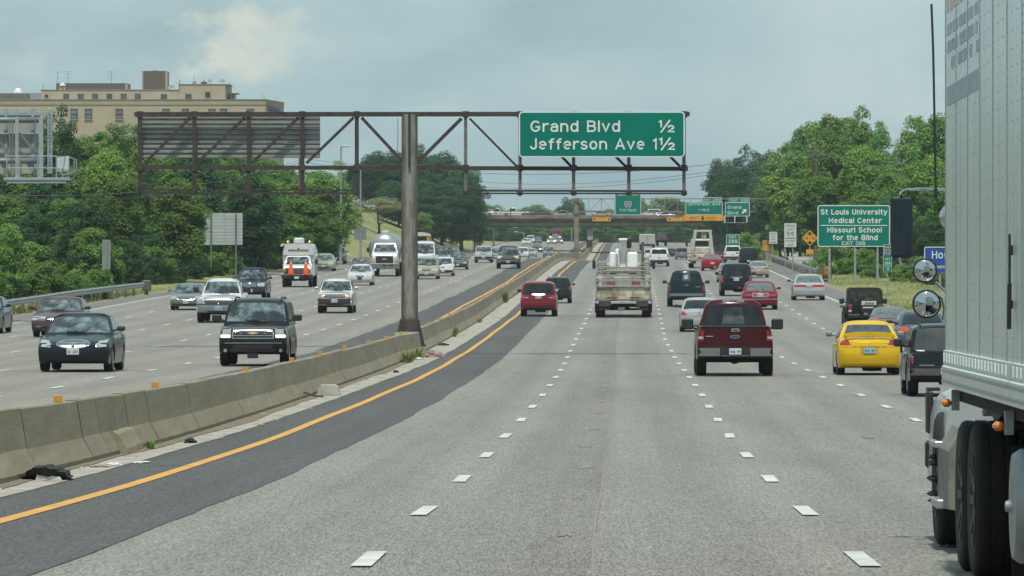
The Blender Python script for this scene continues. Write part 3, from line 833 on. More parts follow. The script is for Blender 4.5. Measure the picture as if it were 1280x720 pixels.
# ================================================================== ROAD BRIDGE
ZB = 870.0; kb = ZB / FPX
bb = PX(745, 284, ZB)
br = thing('road_bridge', 'brown concrete road bridge carrying queued traffic across the highway', 'bridge', bb)
def B_(px, py, dy=0.0): return Vector(((px - 745) * kb, dy, -(py - 284) * kb))
def bbox(name, px0, py0, px1, py1, y0, y1, m, parent=br, ch=0.0):
    a, c = B_(px0, py0), B_(px1, py1)
    mb = MB(); mb.box(((a.x + c.x) / 2, (y0 + y1) / 2, (a.z + c.z) / 2), (abs(c.x - a.x), abs(y1 - y0), abs(a.z - c.z)), None, ch)
    return mb.build(name, m, parent)
bbox('deck', 560, 272, 1010, 276, -.5, 13.5, BRC)
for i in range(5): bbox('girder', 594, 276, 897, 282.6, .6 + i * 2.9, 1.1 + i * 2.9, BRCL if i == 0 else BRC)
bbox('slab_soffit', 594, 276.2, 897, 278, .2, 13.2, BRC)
x = 560
while x < 1005:
    bbox('parapet_panel', x + .15, 268.8, x + 17.85, 273.5, -.75, -.45, BRC, ch=.02); x += 18
bbox('parapet_back', 560, 270, 1010, 272.2, 13, 13.3, BRC)
RAILM = mat('brown_railing', (0.10, 0.085, 0.075), .7, metal=.3, nscale=3, namp=.3)
mb = MB(); mb.bar(B_(560, 264, -.6), B_(1010, 264, -.6), .14); mb.build('handrail', RAILM, br)
mb = MB(); mb.bar(B_(560, 266.6, -.6), B_(1010, 266.6, -.6), .07); mb.build('handrail', RAILM, br)
x = 566
while x < 1005:
    mb = MB(); mb.bar(B_(x, 264, -.6), B_(x, 270, -.6), .12); mb.build('railing_post', RAILM, br); x += 18
gb = G(ZB) - bb.z
def pier(px, w, d0=2.0, lab=None):
    c = B_(px, 0)
    for yy in (1.5, 6.5, 11.5): r = MB(); r.box((c.x, yy, (gb - 0.2) / 2), (w * kb, 1.0, -gb), None, .08); r.build('pier', BRC, br)
pier(737.7, 6); pier(880, 6)
mb = MB(); mb.box(((737.7 - 745) * kb, .55, gb + 2.9), (7.5 * kb, .12, 1.7), None, .02); mb.build('pier_notice', mat('grey_panel', (.30, .32, .32), .6, nscale=3, namp=.2), br)
mb = MB(); c = B_(598.5, 0); mb.box((c.x, 6.3, gb / 2), (5.5 * kb, 11, -gb + .8), None, .04); mb.build('abutment', BRC, br)
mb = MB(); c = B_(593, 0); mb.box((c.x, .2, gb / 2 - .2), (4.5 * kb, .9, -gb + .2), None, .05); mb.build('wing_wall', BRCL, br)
mb = MB(); c = B_(904, 0); mb.box((c.x, 7, gb / 2), (7, 12, -gb + .8), None, .04); mb.build('abutment', BRC, br)
for px0, px1 in ((740.5, 763.5), (833.5, 858)):
    rt, lc, tx, k = sign_panel('low clearance plate with black arrows ' + ('left of' if px0 < 800 else 'close beside') + (' the junction sign' if px0 < 800 else ' the exit only panel') + ' on the bridge', 'clearance sign', px0, 271.3, px1, 276.6, ZB - 1.0, m=SYEL, border=SYEL, bw=.3, rad=.6, name='clearance_sign', thick=.06)
    tx('14-10', (px0 + px1) / 2, 272.9, 2.4, None, SBLK, True, .03)
    # arrows
    for s in (-1, 1):
        x = s * 9 * k; mb = MB(); mb.prism([(x - .18, .14), (x + .18, .14), (x, -.2)], -.02, -.006); mb.build('arrow', SBLK, rt)

# ================================================================== SIGN BRIDGE (second gantry)
Z2 = 690.0; k2 = Z2 / FPX
b2 = PX(720.5, 326, Z2); b2.z = G(Z2)
g2 = thing('sign_bridge', 'far lattice sign bridge spanning the eastbound lanes before the road bridge', 'sign gantry', b2)
LTRUSS = mat('tan_steel', (0.27, 0.235, 0.20), .7, metal=.2, nscale=.8, namp=.35)
def S_(px, py, dy=0.0): return PX(px, py, Z2 + dy) - b2
for px in (720.5, 959.5):
    for dy in (0.,):
        t_ = S_(px, 247); mb = MB(); mb.box((t_.x, 0, t_.z / 2 - .2), (.58, .5, t_.z + .4), None, .05); mb.build('post', mat('rusty_post', (.25, .22, .18), .8, nscale=.9, col2=(.12, .085, .05), detail=7), g2)
for dy in (-.45, .45):
    for py, w in ((248.5, .11), (264.8, .11)):
        mb = MB(); mb.bar(S_(718, py, dy), S_(962, py, dy), w); mb.build('chord', LTRUSS, g2)
xs = [720 + 15.9 * i for i in range(16)]
for i, x in enumerate(xs):
    mb = MB(); mb.bar(S_(x, 248.5, -.45), S_(x, 264.8, -.45), .07); mb.build('lattice_vertical', LTRUSS, g2)
    if i < 15:
        a, b_ = (x, xs[i + 1]) if i % 2 == 0 else (xs[i + 1], x)
        mb = MB(); mb.bar(S_(a, 248.5, -.42), S_(b_, 264.8, -.42), .055); mb.build('lattice_diagonal', LTRUSS, g2)
mb = MB()
mb.bar(S_(904, 278.3, -1.2), S_(934, 278.3, -1.2), .08)
for x in (906, 918.5, 933.5): mb.bar(S_(x, 270, -.8), S_(x, 278.3, -1.2), .06)
mb.build('catwalk', GALV, g2)
r_, lc, tx, k = sign_panel('green overhead junction sign with an interstate 55 shield', 'road sign', 768.5, 241.8, 801.3, 268.8, Z2 - .7, bw=.6, rad=1)
tx('JUNCTION', 785, 244.6, 3.5, 26, center=True, bold=.035)
tx('TWO MILES', 785, 264.2, 2.9, 21, center=True, bold=.035)
def shield(root, x, z, w, num, h, yoff=-.012):
    pts = [(-.5, .42), (-.3, .5), (0, .43), (.3, .5), (.5, .42), (.5, .0), (.38, -.28), (0, -.55), (-.38, -.28), (-.5, 0)]
    mb = MB(); mb.prism([(x + a * w * 1.12, z + b_ * w * 1.12) for a, b_ in pts], yoff - .004, yoff + .012); mb.build('shield_border', SWHITE, root)
    mb = MB(); mb.prism([(x + a * w, z + b_ * w) for a, b_ in pts], yoff - .012, yoff); mb.build('shield', SBLUE, root)
    mb = MB(); mb.prism([(x - .5 * w, z + .2 * w), (x + .5 * w, z + .2 * w), (x + .5 * w, z + .42 * w), (x + .3 * w, z + .5 * w), (x, z + .43 * w), (x - .3 * w, z + .5 * w), (x - .5 * w, z + .42 * w)], yoff - .018, yoff - .013); mb.build('shield_band', SRED, root)
    text(num, root, x, yoff - .03, z - .26 * w, h, SWHITE, center=True, name='number', bold=.03, spacing=1.0)
x, z = lc(785, 256); shield(r_, x, z, .78, '55', .36)
r_, lc, tx, k = sign_panel('green overhead sign reading Jefferson Ave 1 mile', 'road sign', 857, 252.3, 903.2, 268.6, Z2 - .7, bw=.6, rad=1)
tx('Jefferson Ave', 880, 256.8, 3.9, 41, center=True, bold=.035); tx('1 MILE', 880, 263.7, 2.8, 13, center=True, bold=.035)
def subsign(root, c, px0, py0, px1, py1, z, m, txts, ink=SWHITE, bw=.4):
    k = z / FPX; ox = ((px0 + px1) / 2 - c[0]) * k; oz = (c[1] - (py0 + py1) / 2) * k
    w, h = (px1 - px0) * k, (py1 - py0) * k
    mb = MB(); mb.box((ox, .03, oz), (w, .04, h), None, .01); mb.build('panel_border', SWHITE if m is not SYEL else SYEL, root)
    mb = MB(); mb.box((ox, .015, oz), (w - 2 * bw * k, .04, h - 2 * bw * k), None, .004); mb.build('panel', m, root)
    for s, px, py, hp, wp in txts:
        text(s, root, (px - c[0]) * k, -.014, (c[1] - py) * k, hp * k, ink, wp * k if wp else None, True, 'lettering', .03)
c1 = (880.1, 260.45)
subsign(r_, c1, 878, 246.6, 902.5, 252.1, Z2 - .7, SGREEN, [('EXIT', 884, 251.0, 2.6, 8), ('289', 896, 251.2, 3.2, 10)])
subsign(r_, c1, 854.8, 268.9, 904.6, 276.2, Z2 - .7, SYEL, [('EXIT', 867.5, 274.2, 3.0, 10), ('ONLY', 889.5, 274.2, 3.0, 11)], SBLK)
def arrow(root, x, z, s, ang, m, w=.2):
    pts = [(-w / 2, -.5), (w / 2, -.5), (w / 2, .05), (.34, -.06), (.34, .12), (0, .5), (-.34, .12), (-.34, -.06), (-w / 2, .05)]
    c, sn = math.cos(ang), math.sin(ang)
    mb = MB(); mb.prism([(x + s * (a * c - b_ * sn), z + s * (a * sn + b_ * c)) for a, b_ in pts], -.03, -.012); return mb.build('arrow', m, root)
arrow(r_, (878.3 - c1[0]) * k, (c1[1] - 272.6) * k, .6, math.pi, SBLK, .3)
r_, lc, tx, k = sign_panel('green overhead exit sign reading Grand Blvd with a slanting arrow', 'road sign', 906.2, 253, 937.2, 270.3, Z2 - .7, bw=.6, rad=1)
tx('Grand', 918, 261, 3.9, 17, center=True, bold=.035); tx('Blvd', 916, 268, 3.9, 13, center=True, bold=.035)
x, z = lc(930.3, 264); arrow(r_, x, z, .75, -R(45), SWHITE, .26)
c1 = (921.7, 261.65)
subsign(r_, c1, 912, 247.2, 937, 252.8, Z2 - .7, SGREEN, [('EXIT', 918.3, 251.6, 2.6, 8), ('288', 930.5, 251.8, 3.2, 10)])

# ================================================================== ROADSIDE SIGNS
def ground_at(px, z):
    u = (px - 640) * z / FPX - CX(z); return G(z) + hill(u, z)
def posted(label, cat, box, z, posts, m=SGREEN, **kw):
    k = z / FPX
    pl = [(px, 360 - (ground_at(px, z) - HC) / k) for px in posts]
    return sign_panel(label, cat, *box, z, m=m, posts=pl, **kw)
r_, lc, tx, k = posted('wide green roadside sign for a university medical center and a school for the blind', 'road sign', (1022, 256.4, 1112.5, 308.4), 412, (1037, 1069, 1097), bw=1.1, rad=3, postw=.16)
tx('St Louis University', 1026, 268.3, 6.8, 83, bold=.014)
tx('Medical Center', 1036, 279, 6.8, 66, bold=.014)
tx('Missouri School', 1034, 290.8, 6.8, 68, bold=.014)
tx('for the Blind', 1041, 300.3, 6.8, 56, bold=.014)
tx('EXIT 288', 1052.5, 306.3, 4.6, 29, bold=.03)
x0, z0 = lc(1026, 281.8); x1, _ = lc(1109, 281.8)
mb = MB(); mb.box(((x0 + x1) / 2, -.012, z0), (x1 - x0, .012, .055)); mb.build('divider', SWHITE, r_)
GREYS = mat('sign_grey_white', (0.52, 0.55, 0.54), .55, nscale=3, namp=.15)
r_, lc, tx, k = posted('white SPEED LIMIT 55 MINIMUM 40 sign on two posts', 'speed limit sign', (980, 278.6, 995.8, 309.2), 470, (981.8, 991), m=GREYS, border=SBLK, bw=.35, rad=.8, name='speed_limit_sign', postw=.09)
for s, py, h, w in (('SPEED', 283.6, 2.7, 11.5), ('LIMIT', 288, 2.7, 9), ('55', 294.6, 4.8, 9.2), ('MINIMUM', 302.2, 2.1, 11.5), ('40', 307.6, 3.4, 7)):
    tx(s, 988, py, h, w, SBLK, True, .03)
x0, z0 = lc(988, 297.6); mb = MB(); mb.box((x0, -.012, z0), (12.5 * k, .012, .05)); mb.build('divider', SBLK, r_)
r_, lc, tx, k = posted('small greyish SPEED LIMIT 45 sign beside the far gantry post', 'speed limit sign', (961.3, 289.4, 972, 305), 560, (965.6,), m=GREYS, border=SBLK, bw=.3, rad=.5, name='speed_limit_sign', postw=.1)
for s, py, h, w in (('SPEED', 292.9, 1.7, 8), ('LIMIT', 296, 1.7, 6.5), ('45', 300.1, 3, 5), ('RAMP', 303.8, 1.9, 7)): tx(s, 966.6, py, h, w, SBLK, True, .03)
# diamond clearance warning
zq = 440; kq = zq / FPX; pc = PX(1012.3, 297.6, zq); dia = thing('clearance_sign', 'orange diamond 14-10 clearance sign with black arrows and a small plaque', 'warning sign', pc)
def diamond(r): return [(0, r), (r, 0), (0, -r), (-r, 0)]
mb = MB(); mb.prism(diamond(10.6 * kq), 0, .03); mb.build('border', SBLK, dia)
mb = MB(); mb.prism(diamond(10.0 * kq), -.008, .015); mb.build('face', SYEL, dia)
text('14-10', dia, 0, -.014, -2.2 * kq, 4.2 * kq, SBLK, 15 * kq, True, 'lettering', .035)
for s in (1, -1):
    mb = MB(); zz = s * 6.2 * kq; mb.prism([(-3.4 * kq, zz - s * 1.6 * kq), (3.4 * kq, zz - s * 1.6 * kq), (0, zz + s * 2.2 * kq)], -.02, -.009); mb.box((0, -.014, zz - s * 2.2 * kq), (1.7 * kq, .011, 1.4 * kq)); mb.build('arrow', SBLK, dia)
mb = MB(); mb.box((0, .01, -17.2 * kq), (9 * kq, .03, 6 * kq), None, .005); mb.build('plaque', SYEL, dia)
gq = ground_at(1012, zq) - pc.z
mb = MB(); mb.box((0, .08, gq / 2 - .1), (.1, .1, -gq + .2)); mb.build('sign_post', GALV, dia)
# narrow milepost: East / 44 / mile / 288 / 0
r_, lc, tx, k = posted('narrow green milepost with a route 44 shield beside the wide green sign', 'milepost sign', (1104.2, 305.6, 1114.8, 340), 352, (1109,), bw=.35, rad=.8, name='milepost_sign', postw=.07)
tx('EAST', 1109.4, 310.4, 2.7, 8.5, center=True, bold=.03); x, z = lc(1109.4, 316); shield(r_, x, z, .36, '44', .16)
tx('MILE', 1109.4, 325, 2.6, 7, center=True, bold=.03); tx('288', 1109.4, 330.8, 3.6, 7.5, center=True, bold=.03); tx('0', 1109.8, 338.2, 4.2, 3.2, center=True, bold=.04)
x, z = lc(1109.5, 332.7); mb = MB(); mb.box((x, -.012, z), (9.6 * k, .012, .025)); mb.build('divider', SWHITE, r_)
# hospital sign, mostly behind the trailer
r_, lc, tx, k = posted('blue Hospital sign half hidden behind the silver trailer', 'road sign', (1155.3, 308.4, 1214, 333.2), 330, (1175, 1202), m=SBLUE, bw=1.0, rad=2.5, postw=.1)
tx('Hospital', 1165, 323.2, 9.6, 45, bold=.03)
subsign(r_, (1184.65, 320.8), 1155.5, 334.6, 1214, 341.2, 330, SBLUE, [])
# exit 288 gore sign
r_, lc, tx, k = posted('green EXIT 288 gore sign on the grass before the bridge', 'exit sign', (908, 293, 924.3, 309.5), 720, (911, 921), bw=.5, rad=.6, name='exit_sign')
tx('EXIT', 916, 297.8, 3.2, 9, center=True, bold=.035); tx('288', 916, 304, 4.6, 11.5, center=True, bold=.04); x, z = lc(917, 307.3); arrow(r_, x, z, .34, -R(45), SWHITE, .3)
# small green/blue trailblazer and orange work board by the gantry post
r_, lc, tx, k = posted('small blue and green route marker left of the far gantry post', 'road sign', (949.6, 289.8, 957.2, 307), 640, (953,), bw=.3, rad=.4)
x, z = lc(953.4, 294); shield(r_, x, z, .45, '44', .2); tx('EAST', 953.4, 303.8, 2, 6, center=True, bold=.03)
r_, lc, tx, k = posted('weathered orange board fixed low beside the far gantry post', 'road sign', (953.4, 300.3, 964.3, 313.6), 620, (959,), m=mat('faded_orange', (.50, .24, .035), .7, nscale=1.2, namp=.35), border=SYEL, bw=.3, rad=.4)
# backs of signs on the left side
def back_sign(label, box, z, posts, rows=6, name='road_sign', m=CORR, postm=GALV, pw=.13):
    k = z / FPX; cx, cy = (box[0] + box[2]) / 2, (box[1] + box[3]) / 2
    root = thing(name, label, 'road sign', PX(cx, cy, z)); w, h = (box[2] - box[0]) * k, (box[3] - box[1]) * k
    for i in range(rows):
        hh = h / rows; zc = h / 2 - (i + .5) * hh
        mb = MB(); mb.box((0, .04, zc), (w, .03, hh - .02), None, .006); mb.build('panel', m, root)
    for px in posts:
        x = (px - cx) * k; zb = ground_at(px, z) - PX(cx, cy, z).z
        mb = MB(); mb.box((x, -.06, (h * .48 + zb - .2) / 2), (pw, .12, h * .48 - zb + .2), None, .01); mb.build('sign_post', postm, root)
    return root
PALE = mat('pale_sheet_metal', (0.42, 0.46, 0.45), .55, metal=.2, nscale=1.5, namp=.2, stretch=(.3, 1, 6))
back_sign('back of a big pale ribbed sign standing at the edge of the left wood', (254.2, 266.3, 303.2, 306.3), 420, (264, 295), 10, m=PALE, postm=GR2)
back_sign('back of a small pale square sign by the tall lamp post on the left', (419.3, 297, 430.7, 306), 500, (425,), 1, m=PALE)
back_sign('back of a grey roadside sign panel behind the white sedan on the left', (442.6, 285.3, 457.8, 300), 520, (450.5,), 1, m=mat('grey_sheet', (.20, .22, .21), .7, nscale=1, namp=.2))
back_sign('back of a narrow tall grey sign among the bushes behind the guardrail', (127.6, 299.5, 138.2, 337), 345, (132.6,), 1, m=mat('grey_sheet', (.30, .32, .30), .7), pw=.07)

# ================================================================== GREY CANTILEVER GANTRY, far left
ZL = 250.0
bl = PX(-60, 400, ZL); bl.z = G(ZL)
lg = thing('cantilever_gantry', 'grey cantilever sign gantry with a catwalk seen from behind at the left edge', 'sign gantry', bl)
def Q(px, py, dy=0.0): return PX(px, py, ZL + dy) - bl
GG = mat('grey_gantry_steel', (0.33, 0.38, 0.40), .55, metal=.3, nscale=2.5, namp=.25)
GD = mat('dark_gantry_steel', (0.17, 0.21, 0.23), .55, metal=.3, nscale=2.5, namp=.25)
t_ = Q(-60, 140); mb = MB(); mb.lathe([(.36, 0), (.33, t_.z), (0, t_.z)], n=16); mb.build('post', GG, lg, True)
for y, r, x1 in ((150, .13, 56), (201, .13, 56)):
    mb = MB(); mb.tube(Q(-60, y), Q(x1, y), r, None, 12); mb.build('chord', GD, lg, True)
mb = MB(); mb.tube(Q(-60, 167.5), Q(52, 167.5), .045); mb.build('brace', GD, lg)
for x in (-32, -6, 22, 52):
    mb = MB(); mb.box((Q(x, 0).x, -.3, (Q(0, 146.5).z + Q(0, 222).z) / 2), (.16 if x != 52 else .2, .14, Q(0, 146.5).z - Q(0, 222).z), None, .01); mb.build('hanger', GG, lg)
for x0, x1 in ((-32, -8), (-6, 12), (25, 48)):
    mb = MB(); mb.bar(Q(x0, 166), Q(x1, 196), .09); mb.build('diagonal', GD, lg)
for x in (12, 15.5, 44):
    mb = MB(); mb.bar(Q(x, 150, -.1), Q(x, 200, -.1), .05); mb.build('rod', GD, lg)
# catwalk
fl = MB(); a, c = Q(8, 0), Q(90, 0); zt = Q(0, 222.5).z; fl.box(((a.x + c.x) / 2, -.75, zt - .07), (c.x - a.x, 1.3, .12), None, .01); fl.box(((a.x + c.x) / 2, -1.3, zt - .19), (c.x - a.x - .3, .12, .14)); fl.build('catwalk_floor', GG, lg)
def rail(pts, r=.024, nm='railing'):
    mb = MB(); mb.path(pts, r, None, 6); mb.build(nm, GALV, lg)
rail([Q(8.5, 195, -1.3), Q(71, 195, -1.3)]); rail([Q(8.5, 210, -1.3), Q(71, 210, -1.3)]); rail([Q(71, 196, -1.3), Q(84, 195.5, -.3), Q(94.5, 199.5, -.2)]); rail([Q(71, 211, -1.3), Q(94.5, 214, -.2)])
rail([Q(8.5, 195, -1.3), Q(15, 195, -.2)]); rail([Q(71, 211, -1.3), Q(79, 219, -1.3), Q(94.5, 214, -.2)])
for x in (8.5, 24.5, 47, 70.5): rail([Q(x, 195, -1.3), Q(x, 232, -1.3)], .03, 'railing_post')
for x, y0, y1, dy in ((78, 210, 230, -.9), (86, 213, 232, -.5), (92.5, 199, 232, -.2), (95.5, 199, 214, -.2), (15, 195, 222, -.2)): rail([Q(x, y0, dy), Q(x, y1, dy)], .03, 'railing_post')
bx = MB(); bx.box(((Q(72, 0).x + Q(87, 0).x) / 2, -.35, (Q(0, 196).z + Q(0, 215).z) / 2), (.54, .3, .66), None, .02); bx.build('light_cabinet', mat('pale_cabinet', (.48, .52, .53), .5, nscale=3, namp=.15), lg)
cg = Q(0, 0)
rs = thing('road_sign', 'back of a large grey overhead sign on the cantilever gantry at the left edge', 'road sign', bl + Vector((Q(10, 0).x, .45, Q(0, 176).z)))
kk = ZL / FPX
for i in range(6):
    x = (-95 + 29 * i) - 10
    mb = MB(); mb.box(((x + 14.3) * kk if False else (x + 14.3) * kk, 0, 0), (28.4 * kk, .05, 82 * kk), None, .01)
    if x + 29 < 62: mb.build('panel', mat('sign_back_grey', (.36, .38, .36), .6, metal=.1, nscale=1.4, namp=.2), rs)
for px in (-24, 6.5, 40):
    mb = MB(); mb.box(((px - 10) * kk, -.07, 0), (.13, .09, 82 * kk)); mb.build('stiffener', GG, rs)
mb = MB(); mb.box(((-18) * kk, -.06, 34 * kk), (146 * kk, .07, .14)); mb.build('stiffener', GG, rs)
mb = MB()
for i in range(16): mb.box(((61.5 - 10) * kk, -.10, (-30 + i * 4.2) * kk), (.09, .03, .07))
mb.build('slots', GD, rs)['kind'] = 'stuff'
mb = MB(); mb.box(((61.5 - 10) * kk, -.05, 0), (6.5 * kk, .1, 82 * kk), None, .01); mb.build('edge_channel', GG, rs)

# ================================================================== GUARDRAILS, POLES, WIRES
def guardrail(label, pts, side=1, pale=False):
    """pts list of (u, z); W-beam sections and posts"""
    base = RP(pts[0][1], pts[0][0]); root = thing('guardrail', label, 'guardrail', base)
    W_ = [(0.0, .42), (.0, .44), (.05, .50), (.05, .53), (0, .58), (0, .60), (.05, .65), (.05, .68), (0, .74), (0, .76)]
    L_m = GALV
    segs = []
    for (u0, z0), (u1, z1) in zip(pts[:-1], pts[1:]):
        n = max(1, int(abs(z1 - z0) / 3.8))
        for i in range(n): segs.append((u0 + (u1 - u0) * i / n, z0 + (z1 - z0) * i / n, u0 + (u1 - u0) * (i + 1) / n, z0 + (z1 - z0) * (i + 1) / n))
    for u0, z0, u1, z1 in segs:
        vs = []
        for u, z in ((u0, z0), (u1, z1)):
            p = RP(z, u)
            for du, h in W_: vs.append(p + Vector((side * du, 0, h)) - base)
            for du, h in reversed(W_): vs.append(p + Vector((side * (du - .012), 0, h)) - base)
        n = len(W_) * 2
        fs = [(i, (i + 1) % n, n + (i + 1) % n, n + i) for i in range(n)] + [tuple(range(n)), tuple(range(2 * n - 1, n - 1, -1))]
        mb = MB(); mb.add(vs, fs); mb.build('rail_beam', L_m, root)
        p = RP(z0, u0) - base
        mb = MB(); mb.box(p + Vector((-side * .14, 0, .30)), (.12, .16, .92), None, .01); mb.build('guardrail_post', WOOD, root)
    return root
guardrail('ribbed steel guardrail along the left verge in front of the wood', [(-29.6, 232), (-29.4, 300), (-28.75, 334)], 1)
mb = MB(); p = RP(335.5, -28.7); e = thing('guardrail_terminal', 'dark flared end of the steel guardrail on the left verge', 'guardrail end', p)
mb.box((0, 0, .55), (.5, .9, .62), None, .05); mb.build('buffer', mat('dark_steel', (.12, .12, .12), .6, metal=.4, nscale=5, namp=.3), e)
mb = MB(); mb.box((0, .2, .2), (.14, .14, .6), None, .01); mb.build('foot', WOOD, e)
guardrail('short steel guardrail at the exit gore beyond the tan sedan', [(14.6, 430), (14.3, 470), (14.0, 560)], -1)
e = thing('gore_drum', 'small orange and black object at the end of the gore guardrail', 'marker', RP(428, 15.3))
mb = MB(); mb.lathe([(0, 0), (.34, 0), (.36, .35), (.3, .8), (.2, .95), (0, .97)], n=14); mb.build('body', mat('rusty_orange', (.30, .13, .03), .8, nscale=4, col2=(.05, .035, .02)), e, True)

def pole_thing(name, label, cat, px, z, top, r, m=WOOD, base_y=None):
    b_ = PX(px, 0, z); b_.z = ground_at(px, z); root = thing(name, label, cat, b_)
    t_ = PX(px, top, z).z - b_.z
    mb = MB(); mb.tube((0, 0, -.3), (0, 0, t_), r, None, 10, r * .7); mb.build('pole', m, root, False)
    return root, t_
def lamp_arm(root, h, px_len, z, side, m=GALV, drop=.0):
    L2 = px_len * z / FPX * side
    mb = MB(); mb.path([(0, 0, h - .4), (L2 * .4, 0, h - .05), (L2, 0, h)], .05, None, 6); mb.build('arm', m, root)
    mb = MB(); mb.box((L2 + side * .25, 0, h + .02), (.75, .28, .16), None, .06); mb.build('lamp_head', mat('lamp_housing', (.42, .46, .48), .5, nscale=3, namp=.2), root)
r_, h = pole_thing('street_lamp', 'tall grey street lamp beside the small square sign back on the left', 'street lamp', 426.2, 505, 183, .10, GALV); lamp_arm(r_, h, 3, 505, 1)
mb = MB(); mb.bar((-.1, 0, h - 1.6), (-.7, 0, h - 1.3), .05); mb.build('bracket', GALV, r_)
r_, h = pole_thing('utility_pole', 'plain steel pole in front of the flowering tree on the left', 'pole', 450.7, 530, 212, .10, GALV)
r_, h = pole_thing('utility_pole', 'brown wooden pole at the wood edge above the white utility truck', 'pole', 374.8, 480, 196, .15, WOOD)
r_, h = pole_thing('utility_pole', 'thin tall grey mast rising behind the dark trees near the post', 'pole', 497.2, 980, 148, .12, GALV)
r_, h = pole_thing('utility_pole', 'wooden utility pole carrying wires behind the wide green sign', 'pole', 1019.5, 560, 187, .2, WOOD)
mb = MB(); mb.bar((-.9, -.15, h - .6), (.9, -.15, h - .6), .12); mb.build('crossarm', WOOD, r_)
r_, h = pole_thing('street_lamp', 'grey street lamp standing among the right-hand trees left of the wooden pole', 'street lamp', 981, 600, 213, .1, GALV); lamp_arm(r_, h, 4, 600, -1)
r_, h = pole_thing('street_lamp', 'street lamp with a short arm under the bridge opening', 'street lamp', 655, 1010, 290, .1, GALV); lamp_arm(r_, h, 8, 1010, -1)
r_, h = pole_thing('utility_pole', 'pale pole seen through the bridge opening near its left wall', 'pole', 617, 960, 276, .16, WOOD)
r_, h = pole_thing('utility_pole', 'thin pole beyond the bridge left of the sign bridge post', 'pole', 714.5, 1050, 275, .1, GALV)
WIRE = mat('wire', (0.10, 0.105, 0.11), .7, nscale=2, namp=.2)
def wire(label, a, b_, sag, r=.022, group=None):
    a, b_ = Vector(a), Vector(b_); pts = []
    for i in range(21):
        t_ = i / 20; p = a.lerp(b_, t_); p.z -= sag * 4 * t_ * (1 - t_); pts.append(p - a)
    mb = MB(); mb.path(pts, r, None, 5); o = mb.build('overhead_wire', WIRE, None); o.location = a
    return tag(o, label, 'wire', group)
WG = 'overhead wires strung across the highway'
wire('thick overhead wire sagging from the wooden pole to behind the trailer', PX(1019.5, 188.5, 559), PX(1262, 222, 400), .7, .04, WG)
wire('overhead wire running from the wooden pole toward the left over the trees', PX(1019.5, 188.5, 559), PX(560, 214, 760), 1.2, .03, WG)
wire('upper faint wire crossing the sky above the road bridge', PX(1019, 192, 559), PX(600, 227, 800), 1.4, .026, WG)
wire('lower faint wire crossing the sky just above the road bridge', PX(1019, 196, 560), PX(560, 231, 800), 1.6, .026, WG)
wire('pair of faint wires over the left trees above the lamp post, the upper one', PX(374.8, 197, 480), PX(560, 200, 800), .8, .02, WG)
wire('faint wire over the left trees crossing the flowering tree', PX(374.8, 202, 480), PX(590, 205, 800), .9, .02, WG)
wire('double wire running low across the left wood below the grey catwalk', PX(-20, 243, 300), PX(374.8, 200, 480), 1.0, .018, WG)
wire('second low wire across the left wood just under the double wire', PX(-20, 247, 300), PX(374.8, 203, 480), 1.2, .018, WG)

# ================================================================== BRICK BUILDING
ZH = 850.0; kh = ZH / FPX
bh = PX(140, 124, ZH); bh.z = 6
hb = thing('brick_building', 'large tan brick building with rooftop blocks and antennas above the left trees', 'building', bh)
def brick(name, c, c2):
    m = mat(name, c, .9, nscale=.35, col2=c2, detail=8, lo=.3, hi=.7)
    nt = m.node_tree; b = nt.nodes['Principled BSDF']
    t = nt.nodes.new('ShaderNodeTexCoord'); bt = nt.nodes.new('ShaderNodeTexBrick')
    mp = nt.nodes.new('ShaderNodeMapping'); mp.inputs['Rotation'].default_value = (R(90), 0, 0)
    nt.links.new(t.outputs['Object'], mp.inputs['Vector']); nt.links.new(mp.outputs['Vector'], bt.inputs['Vector'])
    bt.inputs['Scale'].default_value = 1; bt.inputs['Brick Width'].default_value = .5; bt.inputs['Row Height'].default_value = .22; bt.inputs['Mortar Size'].default_value = .012
    bt.inputs['Color1'].default_value = (1, 1, 1, 1); bt.inputs['Color2'].default_value = (.9, .88, .86, 1); bt.inputs['Mortar'].default_value = (.8, .8, .8, 1)
    mx = nt.nodes.new('ShaderNodeMixRGB'); mx.blend_type = 'MULTIPLY'; mx.inputs['Fac'].default_value = .8
    src = b.inputs['Base Color'].links[0].from_socket
    nt.links.new(src, mx.inputs['Color1']); nt.links.new(bt.outputs['Color'], mx.inputs['Color2']); nt.links.new(mx.outputs['Color'], b.inputs['Base Color'])
    return m
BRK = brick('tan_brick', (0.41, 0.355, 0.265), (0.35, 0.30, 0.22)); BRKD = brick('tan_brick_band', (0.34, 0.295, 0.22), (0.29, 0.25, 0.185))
PENT = mat('brown_metal_siding', (0.115, 0.088, 0.078), .8, nscale=.8, namp=.2, stretch=(8, 1, .2)); COP = mat('coping', (.30, .30, .29), .7, nscale=1, namp=.2)
DWIN = mat('window_glass', (0.16, 0.20, 0.21), .15, spec=.8, nscale=.6, namp=.45); WFR = mat('window_frame', (.07, .075, .075), .6, nscale=2, namp=.2)
def hx(px): return (px - 140) * kh
def hz(py): return HC - (py - 360) * kh - 6
def hblk(name, x0, y0, x1, y1, d0, d1, m, parent=hb):
    za, zb = hz(y0), (hz(y1) if y1 is not None else 0)
    mb = MB(); mb.box(((hx(x0) + hx(x1)) / 2, (d0 + d1) / 2, (za + zb) / 2), (hx(x1) - hx(x0), d1 - d0, za - zb)); return mb.build(name, m, parent)
